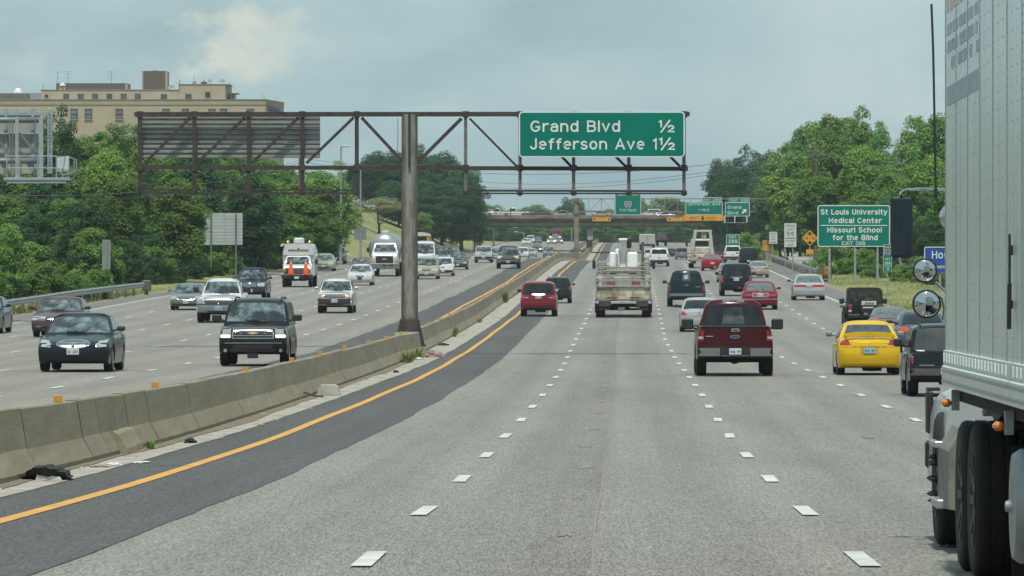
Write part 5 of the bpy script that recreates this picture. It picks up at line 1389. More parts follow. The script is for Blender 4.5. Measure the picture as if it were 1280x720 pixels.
lump('debris_clump', 'small dark debris clump on the gutter before the pink bag', 'debris', 158, -6.4, .09, .3, .07, CRUMB, 15, 9)
for i, z in enumerate(np.linspace(60, 300, 46)):
    if i == 0:
        gr0 = lump('pebble', 'small stone lying in the gutter beside the median barrier', 'stone', float(z), -6.6, .03, .09, .025, GUTC, 20, 7); gr0['group'] = 'small stones in the gutter'
    else:
        c = gr0.copy(); COL.objects.link(c); c.location = RP(float(z) + random.uniform(-2, 2), -6.5 + random.uniform(-.33, .3), .012); c.scale = (random.uniform(.5, 1.6),) * 3; c.rotation_euler = (0, 0, random.uniform(0, 6))

# wood that goes on beside and behind the camera (seen in mirrors and paint)
src = VAR['g1'][0]; nv_ = len(src.vertices); base_ = np.empty(nv_ * 3, dtype=np.float32); src.vertices.foreach_get('co', base_); base_ = base_.reshape(-1, 4, 3)[::9].copy()
cen = base_.mean(axis=1, keepdims=True); base_ = cen + (base_ - cen) * 3.4
acc = []
for i, (z, u) in enumerate([(z, sd * rt.uniform(30, 46)) for z in range(-420, 226, 19) for sd in (-1, 1)] + [(-430 - 10 * abs(q % 3), q * 13) for q in range(-5, 6)]):
    if 60 < z: u = math.copysign(abs(u) + 12, u)
    if u > 0 and z > 180: continue
    h = rt.uniform(10, 15); w = rt.uniform(9, 14); a = rt.uniform(0, 6.28); c, sn = math.cos(a), math.sin(a); q = base_.reshape(-1, 3)
    acc.append(np.stack([(q[:, 0] * c - q[:, 1] * sn) * w + CX(z) + u, (q[:, 0] * sn + q[:, 1] * c) * w + z, q[:, 2] * h + G(z)], 1))
acc = np.concatenate(acc); me = fast_mesh('treeline', acc, np.arange(len(acc)), 4, LEAF); o = bpy.data.objects.new('treeline', me); COL.objects.link(o); o['kind'] = 'stuff'
# ================================================================== VEHICLES
def lerp(a, b, t): return a + (b - a) * t
def interp(x, T): return float(np.interp(x, [t[0] for t in T], [t[1] for t in T]))
def sstep(a, b, x):
    t = max(0., min(1., (x - a) / (b - a))); return t * t * (3 - 2 * t)
# templates (metres). top: lower-body upper line from rear (-1) to front (+1) of the half length
TYPES = {
 'sedan': dict(L=4.9, W=1.84, H=1.45, rw=.325, fy=1.42, ry=-1.38, zb=.20, top=[(-1, .86), (-.93, .97), (-.62, 1.00), (-.30, .97), (.10, .95), (.34, .94), (.70, .86), (.93, .74), (1, .66)],
     cab=[-1.95, -1.05, .15, 1.10], cz=.93, rf=.72, nose=.20, tail=.16, bump_f=.50, bump_r=.52),
 'coupe': dict(L=4.4, W=1.74, H=1.40, rw=.305, fy=1.30, ry=-1.24, zb=.19, top=[(-1, .84), (-.92, .95), (-.62, .98), (-.3, .95), (.1, .93), (.34, .92), (.7, .82), (.93, .70), (1, .60)],
     cab=[-1.75, -.85, .12, 1.10], cz=.90, rf=.70, nose=.25, tail=.20, bump_f=.5, bump_r=.55),
 'suv': dict(L=4.7, W=1.85, H=1.78, rw=.37, fy=1.38, ry=-1.34, zb=.30, top=[(-1, 1.05), (-.95, 1.12), (-.3, 1.12), (.3, 1.10), (.40, 1.09), (.75, 1.03), (.94, .95), (1, .86)],
     cab=[-2.24, -2.02, .30, 1.00], cz=1.09, rf=.80, nose=.10, tail=.08, bump_f=.58, bump_r=.60),
 'bigsuv': dict(L=5.1, W=2.0, H=1.92, rw=.40, fy=1.55, ry=-1.45, zb=.33, top=[(-1, 1.16), (-.95, 1.22), (-.3, 1.22), (.3, 1.22), (.42, 1.20), (.75, 1.16), (.95, 1.10), (1, 1.0)],
     cab=[-2.45, -2.28, .42, 1.12], cz=1.20, rf=.80, nose=.08, tail=.07, bump_f=.62, bump_r=.62),
 'van': dict(L=4.9, W=1.92, H=1.78, rw=.34, fy=1.50, ry=-1.45, zb=.22, top=[(-1, 1.0), (-.95, 1.06), (-.2, 1.06), (.3, 1.06), (.48, 1.04), (.78, .92), (.94, .80), (1, .70)],
     cab=[-2.36, -2.16, .45, 1.55], cz=1.03, rf=.80, nose=.16, tail=.08, bump_f=.5, bump_r=.5),
 'pickup': dict(L=5.6, W=1.98, H=1.88, rw=.40, fy=1.75, ry=-1.70, zb=.42, bw=.865, top=[(-1, 1.24), (-.08, 1.24), (.02, 1.22), (.36, 1.20), (.72, 1.15), (.95, 1.10), (1, 1.0)],
     cab=[-.55, -.42, .50, 1.12], cz=1.20, rf=.67, nose=.08, tail=.02, bump_f=.62, bump_r=.6, bed=(-2.72, -.62)),
 'smallpickup': dict(L=4.9, W=1.75, H=1.66, rw=.35, fy=1.50, ry=-1.45, zb=.36, top=[(-1, 1.08), (-.08, 1.08), (.02, 1.07), (.36, 1.06), (.72, 1.01), (.95, .96), (1, .88)],
     cab=[-.45, -.34, .40, .98], cz=1.05, rf=.79, nose=.05, tail=.02, bump_f=.56, bump_r=.55, bed=(-2.38, -.5)),
}
class Shell:
    def __init__(s, T, res=1.0):
        s.T = T; s.L = T['L']; s.W = T['W']; s.H = T['H']; s.mb = MB()
        s.res = res
    def top(s, y): return interp(y / (s.L / 2), s.T['top'])
    def bot(s, y):
        T = s.T; z = T['zb']; r = T['rw'] * 1.17
        for c in (T['fy'], T['ry']):
            d = abs(y - c)
            if d < r: z = max(z, T['rw'] + math.sqrt(r * r - d * d) - .02)
        e = min(s.L / 2 - y, y + s.L / 2)
        if e < .25: z += (.25 - e) * .25
        return min(z, s.top(y) - .08)
    def lower(s, a, b, c, off=0.0):
        """a,b,c in -1..1 -> point on / in the lower body"""
        T = s.T; hl = s.L / 2
        y0 = b * hl
        zt, zb_ = s.top(y0), s.bot(y0)
        if T.get('bed') and T['bed'][0] < y0 < T['bed'][1] and abs(a) < .86 and c >= .999: zt -= .5
        z = lerp(zb_, zt, (c + 1) / 2)
        w = s.W / 2
        w *= 1 - .05 * ((z - .62) / .5) ** 2 if z > .62 else 1 - .03 * ((.62 - z) / .4) ** 2
        w *= 1 - .045 * sstep(.45, 1, c) * (1 if not T.get('bed') else .5)
        # plan taper toward the ends
        w *= 1 - .05 * abs(b) ** 3
        x = a * w
        z -= sstep(.55, 1, abs(a)) * .05 * sstep(.7, 1, c) * (0 if (T.get('bed') and y0 < T['bed'][1]) else 1)
        # end faces bulge: bumper sticks out, sides swept back
        e = abs(b) ** 8
        if b > 0:
            y = y0 - e * (T['nose'] * abs(a) ** 3 + .09 * max(0, (z - T['bump_f']) / .4) ** 1.2 + .06 * max(0, (T['bump_f'] - z) / .3) ** 2)
        else:
            y = y0 + e * (T['tail'] * abs(a) ** 3 + .07 * max(0, (z - T['bump_r']) / .4) ** 1.2 * (0 if T.get('bed') else 1) + .05 * max(0, (T['bump_r'] - z) / .3) ** 2)
        return (x, y, z)
    def cabin(s, a, b, c, off=0.0):
        """a,b in -1..1, c in 0..1 ; off pushes outward"""
        T = s.T; yb0, yt0, yt1, yb1 = T['cab']
        cc = max(0, min(1, c))
        rnd = 1 - (1 - math.sqrt(max(0, 1 - max(0, (cc - .80) / .20) ** 2))) * .16
        ya = lerp(yb0, yt0, cc ** .95); yc = lerp(yb1, yt1, cc ** .92)
        w = lerp(s.W / 2 * T.get('bw', .93), s.W / 2 * T['rf'], cc ** 1.15)
        ym = (ya + yc) / 2; hl = (yc - ya) / 2 * (1 - (1 - rnd) * .5)
        w *= rnd
        x = a * w; y = ym + b * hl
        z = lerp(T['cz'] - .06, s.H, cc ** .93)
        pl = .16 * abs(a) ** 2.5
        if b > 0: y -= abs(b) ** 6 * pl
        else: y += abs(b) ** 6 * pl * .6
        if c >= 1: z -= .035 * (abs(a) ** 3) + .05 * abs(b) ** 6
        else: z -= .035 * cc * abs(a) ** 3 + .05 * cc ** 3 * abs(b) ** 6
        if off:
            x += off * a * (1 if abs(a) > .99 else 0); y += off * (b if abs(b) > .99 else 0) * 1.0; z += off * .4
        return (x, y, z)
    def surf(s, fn, na, nb, nc, c0=-1., c1=1., bottom=True):
        vs = []; fs = []; idx = {}
        def V(i, j, k):
            if (i, j, k) not in idx:
                # cluster samples near edges for a rounder corner
                def q(t): return math.copysign(1 - (1 - abs(t)) ** 1.5, t)
                idx[(i, j, k)] = len(vs); vs.append(fn(q(-1 + 2 * i / na), (-1 + 2 * j / nb) if nb > 40 else q(-1 + 2 * j / nb), c0 + (c1 - c0) * k / nc))
            return idx[(i, j, k)]
        for i in range(na):
            for j in range(nb):
                fs.append((V(i, j, nc), V(i + 1, j, nc), V(i + 1, j + 1, nc), V(i, j + 1, nc)))
                if bottom: fs.append((V(i, j, 0), V(i, j + 1, 0), V(i + 1, j + 1, 0), V(i + 1, j, 0)))
        for j in range(nb):
            for k in range(nc):
                fs.append((V(0, j, k), V(0, j, k + 1), V(0, j + 1, k + 1), V(0, j + 1, k)))
                fs.append((V(na, j, k), V(na, j + 1, k), V(na, j + 1, k + 1), V(na, j, k + 1)))
        for i in range(na):
            for k in range(nc):
                fs.append((V(i, 0, k), V(i + 1, 0, k), V(i + 1, 0, k + 1), V(i, 0, k + 1)))
                fs.append((V(i, nb, k), V(i, nb, k + 1), V(i + 1, nb, k + 1), V(i + 1, nb, k)))
        return vs, fs
SHELLS = {}
def shell_for(kind, res=1.0):
    key = (kind, res)
    if key in SHELLS: return SHELLS[key]
    S = Shell(TYPES[kind], res)
    nb = int(S.L / (.075 / res)); nb = max(nb, 41)
    mb = MB()
    v, f = S.surf(S.lower, 14, nb, 9); mb.add(v, f)
    v, f = S.surf(lambda a, b, c: S.cabin(a, b, c), 12, 14, 8, 0., 1., False); mb.add(v, f)
    me = bpy.data.meshes.new('body'); me.from_pydata(mb.v, [], mb.f)
    bm = bmesh.new(); bm.from_mesh(me); bmesh.ops.recalc_face_normals(bm, faces=bm.faces); bm.to_mesh(me)
    bm.verts.ensure_lookup_table(); bm.faces.ensure_lookup_table()
    bvh = BVHTree.FromBMesh(bm); bm.free()
    me.polygons.foreach_set('use_smooth', [True] * len(me.polygons))
    me.set_sharp_from_angle(angle=R(38)); me.update()
    me.materials.append(UNDER)
    S.me = me; S.bvh = bvh; SHELLS[key] = S
    return S
from mathutils.geometry import delaunay_2d_cdt
def patch(S, parent, name, outline, m, side='F', off=.008, step=.12, label=None, skirt=.03):
    """a piece drawn in front/rear/side elevation and laid onto the body surface. outline in (x,z) or (y,z)"""
    pts = [Vector(p) for p in outline]
    xs = [p.x for p in pts]; zs = [p.y for p in pts]
    bpts = []
    for i in range(len(pts)):
        a, b = pts[i], pts[(i + 1) % len(pts)]; n = max(1, int((b - a).length / step))
        for k in range(n): bpts.append(a.lerp(b, k / n))
    nb_ = len(bpts); gp = []
    x = min(xs) + step
    def inside(p):
        c = False; j = len(pts) - 1
        for i in range(len(pts)):
            if (pts[i].y > p[1]) != (pts[j].y > p[1]) and p[0] < (pts[j].x - pts[i].x) * (p[1] - pts[i].y) / (pts[j].y - pts[i].y + 1e-12) + pts[i].x: c = not c
            j = i
        return c
    while x < max(xs):
        z = min(zs) + step
        while z < max(zs):
            if inside((x, z)): gp.append(Vector((x, z)))
            z += step
        x += step
    r = delaunay_2d_cdt(bpts + gp, [], [list(range(nb_))], 1, 1e-5)
    V2, F2 = r[0], r[2]
    sg = {'F': 1, 'R': -1, 'S': 1, 'T': -1}[side]
    out = []; bad = []
    for p in V2:
        if side in 'FR': o, d = Vector((p.x, sg * 9, p.y)), Vector((0, -sg, 0))
        else: o, d = Vector((sg * 5, p.x, p.y)), Vector((-sg, 0, 0))
        h = S.bvh.ray_cast(o, d); q = 0
        while h[0] is None and side in 'FR' and q < 14: o.x *= .985; q += 1; h = S.bvh.ray_cast(o, d)
        if h[0] is None: out.append(None)
        else: out.append(h[0] - d * off)
    good = [v for v in out if v is not None]
    if not good: return None
    for i, v in enumerate(out):
        if v is None:
            g = min(good, key=lambda q: (Vector((q.x if side in 'FR' else q.y, q.z)) - V2[i]).length)
            out[i] = Vector((V2[i].x, g.y, V2[i].y)) if side in 'FR' else Vector((g.x, V2[i].x, V2[i].y))
    n = len(out); D = Vector((0, -sg * skirt, 0)) if side in 'FR' else Vector((-sg * skirt, 0, 0))
    vs = [tuple(v) for v in out]; fs = [tuple(f) for f in F2]
    # skirt round the rim
    ec = {}
    for f in F2:
        for a, b in zip(f, list(f[1:]) + [f[0]]):
            k = (min(a, b), max(a, b)); ec.setdefault(k, []).append((a, b))
    rim = [e[0] for e in ec.values() if len(e) == 1]
    mp = {}
    for a, b in rim:
        for q in (a, b):
            if q not in mp: mp[q] = len(vs); vs.append(tuple(Vector(vs[q]) + D))
    for a, b in rim: fs.append((b, a, mp[a], mp[b]))
    mb = MB(); mb.add(vs, fs); o = mb.build(name, m, parent)
    smooth_sharp(o, 50)
    if label: o['label'] = label
    return o
def rrect(x0, z0, x1, z1, r=.03, n=3):
    r = min(r, abs(x1 - x0) / 2 * .98, abs(z1 - z0) / 2 * .98); pts = []
    for cx, cz, a0 in ((x1 - r, z1 - r, 0), (x0 + r, z1 - r, 90), (x0 + r, z0 + r, 180), (x1 - r, z0 + r, 270)):
        for i in range(n + 1):
            t = R(a0 + 90 * i / n); pts.append((cx + r * math.cos(t), cz + r * math.sin(t)))
    return pts
def ellipse(cx, cz, rx, rz, n=18): return [(cx + rx * math.cos(2 * math.pi * i / n), cz + rz * math.sin(2 * math.pi * i / n)) for i in range(n)]
def mirror(pts): return [(-x, z) for x, z in reversed(pts)]
def cabin_patch(S, parent, name, which, m, lo=.12, hi=.86, aw=.90, off=.007, nb=8, b0=-.9, b1=.9):
    """glass laid on the cabin: windshield / rear window / side window bands"""
    vs = []; fs = []
    nk = 5
    if which in ('F', 'R'):
        sg = 1 if which == 'F' else -1
        for k in range(nk + 1):
            c = lo + (hi - lo) * k / nk
            for i in range(nb + 1):
                a = (-1 + 2 * i / nb) * aw * (1 - .02 * k / nk)
                p = Vector(S.cabin(a, sg, c)); p.y += sg * off; p.z += off * .8; vs.append(p)
        dv = Vector((0, -sg * .03, -.02))
    else:
        sg = 1 if which == 'S' else -1
        for k in range(nk + 1):
            c = lo + (hi - lo) * k / nk
            for i in range(nb + 1):
                t = b0 + (b1 - b0) * i / nb
                p = Vector(S.cabin(sg, t, c)); p.x += sg * off; vs.append(p)
        dv = Vector((-sg * .03, 0, 0))
    w = nb + 1
    for k in range(nk):
        for i in range(nb): fs.append((k * w + i, k * w + i + 1, (k + 1) * w + i + 1, (k + 1) * w + i))
    rim = [i for i in range(w)] + [k * w + nb for k in range(1, nk + 1)] + [nk * w + i for i in range(nb - 1, -1, -1)] + [k * w for k in range(nk - 1, 0, -1)]
    o0 = len(vs)
    for q in rim: vs.append(vs[q] + dv)
    for j in range(len(rim)):
        j2 = (j + 1) % len(rim); fs.append((rim[j], rim[j2], o0 + j2, o0 + j))
    mb = MB(); mb.add(vs, fs); o = mb.build(name, m, parent); smooth_sharp(o, 50); return o
WHEELS = {}
def wheel_meshes(r, w, truck=False):
    k = (round(r, 3), round(w, 3), truck)
    if k in WHEELS: return WHEELS[k]
    rr = r * (.60 if truck else .66)
    mb = MB(); prof = [(rr, -w / 2 + .01), (r * .90, -w / 2), (r * .975, -w / 2 + .02), (r, -w / 2 + .05), (r * .992, -w * .18), (r * .985, -w * .17), (r * .985, -w * .14), (r, -w * .13), (r, w * .13), (r * .985, w * .14), (r * .985, w * .17), (r * .992, w * .18), (r, w / 2 - .05), (r * .975, w / 2 - .02), (r * .90, w / 2), (rr, w / 2 - .01), (rr * .95, 0), (rr, -w / 2 + .01)]
    mb.lathe(prof, axis='X', n=28)
    t = bpy.data.meshes.new('tyre'); t.from_pydata(mb.v, [], mb.f); t.materials.append(RUBBER); t.polygons.foreach_set('use_smooth', [True] * len(t.polygons)); t.set_sharp_from_angle(angle=R(40))
    mb = MB()
    for s in (1,):
        mb.lathe([(rr * 1.0, w / 2 - .005), (rr * .95, w / 2 - .03), (rr * .88, w / 2 - .06), (rr * .3, w / 2 - .075), (rr * .26, w / 2 - .03), (.0, w / 2 - .025)], axis='X', n=24)
    ns = 5 if not truck else 8
    for i in range(ns):
        a = 2 * math.pi * i / ns
        c, s_ = math.cos(a), math.sin(a)
        mb.bar((w / 2 - .035, c * rr * .22, s_ * rr * .22), (w / 2 - .02, c * rr * .93, s_ * rr * .93), rr * .20, None, .03, up=(1, 0, 0))
    m2 = bpy.data.meshes.new('rim'); m2.from_pydata(mb.v, [], mb.f); m2.materials.append(mat('dusty_rim', (.09, .09, .085), .6, metal=.3, nscale=7, namp=.4) if truck else RIM)
    WHEELS[k] = (t, m2); return WHEELS[k]
def add_wheel(parent, x, y, r, w, truck=False):
    t, m2 = wheel_meshes(r, w, truck)
    a = bpy.data.objects.new('wheel', t); COL.objects.link(a); a.parent = parent; a.location = (x, y, r)
    b = bpy.data.objects.new('rim', m2); COL.objects.link(b); b.parent = a
    if x < 0: a.rotation_euler = (0, 0, math.pi)
    return a
def plate(S, parent, x, z, side, m=PLATE, yoff=.02):
    sg = 1 if side == 'F' else -1
    h = S.bvh.ray_cast(Vector((x, sg * 9, z)), Vector((0, -sg, 0)))
    y = (h[0].y if h[0] else sg * S.L / 2) + sg * yoff
    mb = MB(); mb.box((x, y, z), (.305, .02, .155), None, .006); o = mb.build('licence_plate', m, parent)
    mb = MB(); rr = random.Random(int(abs(x * 99) + S.L * 100) + len(parent.name))
    for i in range(6):
        if i == 3: continue
        xx = x + (-.11 + i * .044) * 1.0; zz = z - .005
        mb.box((xx, y + sg * .011, zz + rr.uniform(-.008, .008)), (.014 + .012 * rr.random(), .004, .06)); mb.box((xx + .012, y + sg * .011, zz + rr.choice((-.028, 0, .028))), (.02, .004, .014))
    mb.build('plate_print', INK, o)
    return o
def pitch_yaw(z):
    return math.atan2(G(z + 4) - G(z - 4), 8), math.atan2(CX(z + 8) - CX(z - 8), 16)
def place(name, label, cat, Z, X, facing, scale=1.0, raised=None):
    """facing True = toward the camera"""
    u = X - CX(Z); h = RAISE if u < -7.2 else 0
    p, yw = pitch_yaw(Z)
    root = thing(name, label, cat, (X, Z, G(Z) + h + .012))
    if facing: root.rotation_euler = (-p, 0, math.pi - yw)
    else: root.rotation_euler = (p, 0, -yw)
    root.scale = (scale,) * 3
    return root
NCAR = 0
def car(name, label, cat, kind, cx, wpx, yb, facing, col, **o):
    """cx: centre column of the near face, wpx: its width in pixels, yb: row where its near tyres stand"""
    T = dict(TYPES[kind]); H = o.get('H')
    if H or o.get('T'):
        T.update(o.get('T', {}));
        if H: T['H'] = H
        kk = kind + str(H) + str(sorted(o.get('T', {}).items()))
        TYPES[kk] = T
    else: kk = kind
    res = o.get('res', .55 if wpx < 30 else 1.0)
    S = shell_for(kk, res)
    left = facing
    Zc = o.get('Z') or invY(yb, left)                   # station of the near axle
    near_axle = T['fy'] if facing else -T['ry']
    sc = 1.0
    ppm = FPX / (Zc - (S.L / 2 - near_axle))
    sc = max(.86, min(1.16, wpx / (ppm * T['W'])))
    sc = o.get('sc', sc)
    Zm = Zc + near_axle * sc                            # station of the middle
    Znear = Zm - S.L / 2 * sc
    X = (cx - 640) * Znear / FPX
    X += (CX(Zm) - CX(Znear))
    root = place(name, label, cat, Zm, X, facing, sc)
    root.location.z = (G(Zc) + (RAISE if left else 0)) + (G(Zm) - G(Zc)) + .012
    M = o.get('body') or paint(col[0], col[1])
    b = bpy.data.objects.new('body', S.me.copy() if False else S.me)
    # share geometry, own material through the object slot
    COL.objects.link(b); b.parent = root; b.material_slots[0].link = 'OBJECT'; b.material_slots[0].material = M
    G1 = o.get('glass', GLASSL if facing else GLASS)
    cabin_patch(S, root, 'windshield', 'F', G1 if facing else GLASS, .12, .84, .92)
    rw = o.get('rearwin', (.14, .84, .90)); cabin_patch(S, root, 'rear_window', 'R', o.get('rglass', GLASS), *rw)
    for sd in 'ST':
        if kind in ('pickup', 'smallpickup'):
            cabin_patch(S, root, 'side_window', sd, GLASS, .10, .84, b0=-.80, b1=.82)
        else:
            cabin_patch(S, root, 'side_window', sd, GLASS, .10, .84, b0=.08, b1=.80)
            cabin_patch(S, root, 'side_window', sd, GLASS, .10, .84, b0=-.50 if kind not in ('sedan', 'coupe') else -.62, b1=.02)
            if kind not in ('sedan', 'coupe'): cabin_patch(S, root, 'side_window', sd, GLASS, .12, .82, b0=-.93, b1=-.56)
    W2 = T['W'] / 2; r = T['rw']; tw = o.get('tw', .215 if kind in ('sedan', 'coupe', 'van') else .26)
    for y in (T['fy'], T['ry']):
        for s in (-1, 1): add_wheel(root, s * (W2 - tw / 2 - .025), y, r, tw)
    mb = MB()
    mb.box((0, (T['fy'] + T['ry']) / 2, T['zb'] + .12), (T['W'] * .70, S.L * .80, .22), None, .03)
    mb.box((0, T['ry'], r), (T['W'] * .8, .14, .14)); mb.box((0, T['fy'], r), (T['W'] * .8, .14, .14))
    for y in (T['fy'], T['ry']):
        for s in (-1, 1): mb.box((s * (W2 - .28), y, r * 1.35), (.34, r * 2.1, r * .9), None, .05)
    if not facing or o.get('pipe'):
        mb.lathe([(.0, -.28), (.11, -.25), (.12, 0), (.11, .25), (0, .28)], (W2 * .1, T['ry'] - .45, T['zb'] + .02), 'X', n=10)
    mb.build('underbody', UNDER, root)
    # mirrors
    mz = T['cz'] + (.06 if kind != 'pickup' or facing else -.06); my = T['cab'][3] - .42
    mm = o.get('mirror', M if kind in ('sedan', 'coupe') and not o.get('blackmir') else BLACKP)
    mw, mh = o.get('msize', (.20, .13))
    for s in (-1, 1):
        mb = MB(); mb.box((s * (W2 + mw * .5 + .01), my, mz + mh * .5), (mw, .10, mh), None, .035); mb.bar((s * (W2 - .1), my + .02, mz), (s * (W2 + .06), my, mz + .05), .05); mb.build('mirror', mm, root)
    if o.get('front') or facing: front(S, T, root, o, M)
    if o.get('rear') or not facing: rear(S, T, root, o, M)
    # door seam lines and handles on the flanks
    for sd, s in (('S', 1), ('T', -1)):
        dz = T['cz'] - .13
        ys = (T['cab'][3] - 1.05, T['cab'][3] - 2.0) if kind not in ('pickup', 'smallpickup') else (T['cab'][3] - 1.1,)
        for y in ys: patch(S, root, 'door_handle', rrect(y - .11, dz - .018, y + .05, dz + .018, .01, 1), o.get('handle', M), sd, .02, .2)
    if o.get('rack'):
        for s in (-1, 1):
            mb = MB(); z = T['H'] - .03; mb.path([(s * W2 * .66, T['cab'][1] + .2, z - .03), (s * W2 * .66, T['cab'][1] + .5, z + .035), (s * W2 * .66, T['cab'][2] - .5, z + .035), (s * W2 * .66, T['cab'][2] - .2, z - .04)], .024, None, 6); mb.build('roof_rail', BLACKP, root)
    return root, S, T
def front(S, T, root, o, M):
    W2 = T['W'] / 2; zt = S.top(S.L / 2 * .93)
    bh = T['bump_f']
    f = o.get('f', {})
    # grille
    gx0, gz0, gz1 = f.get('grille', (W2 * .42, zt - .17, zt - .05))
    gm = f.get('gm', SBLK)
    if f.get('gborder'): patch(S, root, 'grille_frame', rrect(-gx0 - .03, gz0 - .03, gx0 + .03, gz1 + .03, f.get('gr', .05)), f['gborder'], 'F', .008)
    g = patch(S, root, 'grille', rrect(-gx0, gz0, gx0, gz1, f.get('gr', .04)), gm, 'F', .016)
    nbar = f.get('bars', 2)
    for i in range(nbar):
        zz = lerp(gz0, gz1, (i + 1) / (nbar + 1)); patch(S, g, 'grille_bar', rrect(-gx0 + .01, zz - f.get('bt', .010), gx0 - .01, zz + f.get('bt', .010), .004, 1), f.get('bm', ALU), 'F', .03, .2)
    for x in f.get('vbars', ()): patch(S, g, 'grille_bar', rrect(x - .014, gz0, x + .014, gz1, .004, 1), f.get('bm', ALU), 'F', .032, .2)
    # lamps
    lx0, lx1, lz0, lz1 = f.get('lamp', (gx0 + .05, W2 - .06, zt - .17, zt - .04))
    pts = f.get('lampshape') or rrect(lx0, lz0, lx1, lz1, f.get('lr', .05))
    for P in (pts, mirror(pts)):
        l = patch(S, root, 'headlight', P, f.get('lm', LAMPC), 'F', .010, .06)
    if f.get('amber'):
        ax0, ax1, az0, az1 = f['amber']
        for P in (rrect(ax0, az0, ax1, az1, .015), mirror(rrect(ax0, az0, ax1, az1, .015))): patch(S, root, 'turn_signal', P, f.get('am', LAMPA), 'F', .014, .08)
    # bumper band and intake
    bm = f.get('bumper')
    if bm: patch(S, root, 'bumper', rrect(-W2 * .955, f.get('bz0', bh - .16), W2 * .955, f.get('bz1', bh + .06), .05), bm, 'F', .045, .1, skirt=.07)
    iz0, iz1, ix = f.get('intake', (T['zb'] + .09, T['zb'] + .19, W2 * .55))
    patch(S, root, 'air_intake', rrect(-ix, iz0, ix, iz1, .03), SBLK, 'F', .052 if bm else .010, .12)
    if f.get('fog'):
        fx, fz, fr = f['fog']
        for s in (-1, 1): patch(S, root, 'fog_lamp', ellipse(s * fx, fz, fr, fr, 10), LAMPC, 'F', .02 if not bm else .055, .06)
    plate(S, root, f.get('px', 0), f.get('pz', bh - .06), 'F', f.get('pm', PLATE), .06 if bm else .022)
    # wipers and cowl
    for s in (-1, 1):
        a = Vector(S.cabin(s * .12 - .3, 1, .07)); b = Vector(S.cabin(s * .12 + .25, 1, .17))
        mb = MB(); mb.bar(a + Vector((0, .03, .01)), b + Vector((0, .03, .01)), .018); mb.build('wiper', BLACKP, root)
    if f.get('badge'):
        nm, P, m = f['badge']; patch(S, root, nm, P, m, 'F', .045, .05)
def rear(S, T, root, o, M):
    W2 = T['W'] / 2; zt = S.top(-S.L / 2 * .93); bh = T['bump_r']
    f = o.get('r', {})
    shapes = f.get('lamp')
    if shapes is None: shapes = [rrect(W2 - .36, zt - .20, W2 - .06, zt - .05, .03)]
    lm = f.get('lm', LAMPR)
    for sh in shapes:
        for P in (sh, mirror(sh)): patch(S, root, 'tail_light', P, lm, 'R', .012, .06)
    for sh in f.get('white', []):
        for P in (sh, mirror(sh)): patch(S, root, 'reversing_light', P, LAMPC, 'R', .018, .06)
    if f.get('bumper'):
        patch(S, root, 'bumper', rrect(-W2 * .955, f.get('bz0', bh - .18), W2 * .955, f.get('bz1', bh + .02), .04), f['bumper'], 'R', .05, .1, skirt=.09)
    if f.get('lidline'): patch(S, root, 'boot_gap', rrect(-W2 * .72, f['lidline'] - .006, W2 * .72, f['lidline'] + .006, .002, 1), SBLK, 'R', .004, .2)
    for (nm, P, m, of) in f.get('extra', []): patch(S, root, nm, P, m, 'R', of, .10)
    patch(S, root, 'bumper_underside', rrect(-W2 * .80, T['zb'] + .02, W2 * .80, T['zb'] + .10, .03), UNDER, 'R', .012 if not f.get('bumper') else .03, .15)
    plate(S, root, f.get('px', 0), f.get('pz', zt - .20), 'R', f.get('pm', PLATE), f.get('py', .022))
def badge_oval(x, z, rx, rz, m=CHROME): return ('emblem', ellipse(x, z, rx, rz, 14), m, .03)

C = dict(
 slate=('slate', (0.009, 0.017, 0.022)), maroonbrown=('maroon_brown', (0.075, 0.05, 0.055)), sage=('sage', (0.17, 0.20, 0.18)), white=('white2', (0.62, 0.64, 0.64)), navy=('navy', (0.022, 0.032, 0.045)),
 black=('black', (0.010, 0.012, 0.014)), beige=('beige', (0.38, 0.36, 0.29)), red=('red', (0.30, 0.012, 0.02)), darkred=('dark_red', (0.050, 0.007, 0.010)), crimson=('crimson', (0.185, 0.008, 0.022)),
 silver=('silver', (0.40, 0.42, 0.43)), teal=('teal', (0.010, 0.030, 0.042)), yellow=('yellow', (0.74, 0.46, 0.012)), grey=('grey', (0.16, 0.17, 0.175)), tan=('tan', (0.36, 0.32, 0.27)), steelblue=('steel_blue', (0.24, 0.30, 0.34)),
 darkgrey=('dark_grey', (0.055, 0.06, 0.06)), blue=('blue_grey', (0.07, 0.10, 0.14)))
# ---------------------------------------------------------------- oncoming, left carriageway
ova = ('emblem', ellipse(0, .70, .045, .045, 10), CHROME)
r, S, T = car('parked_car' if False else 'sedan', 'dark slate sedan with a chrome oval grille, nearest oncoming car on the left', 'car', 'sedan', 91, 92, 465, True, C['slate'], blackmir=True, glass=GLASSL, sc=1.04,
    f=dict(grille=(.10, .60, .75), bars=0, lampshape=[(.56, .60), (.80, .62), (.86, .70), (.84, .80), (.60, .76), (.54, .68)], intake=(.24, .32, .70), pz=.50, pm=PLATE))
patch(S, r, 'oval_grille', ellipse(0, .69, .42, .122, 26), CHROME, 'F', .02, .08)
g = patch(S, r, 'grille_mesh', ellipse(0, .69, .385, .10, 26), mat('grille_mesh', (.28, .27, .25), .35, metal=.7, nscale=60, col2=(.05, .05, .05)), 'F', .028, .08)
for i in range(-6, 7): patch(S, g, 'grille_bar', rrect(i * .055 - .006, .69 - .095 * math.sqrt(max(0, 1 - (i * .055 / .385) ** 2)), i * .055 + .006, .69 + .095 * math.sqrt(max(0, 1 - (i * .055 / .385) ** 2)), .002, 1), CHROME, 'F', .036, .2)
patch(S, r, 'emblem', ellipse(0, .69, .055, .055, 12), CHROME, 'F', .05, .05)
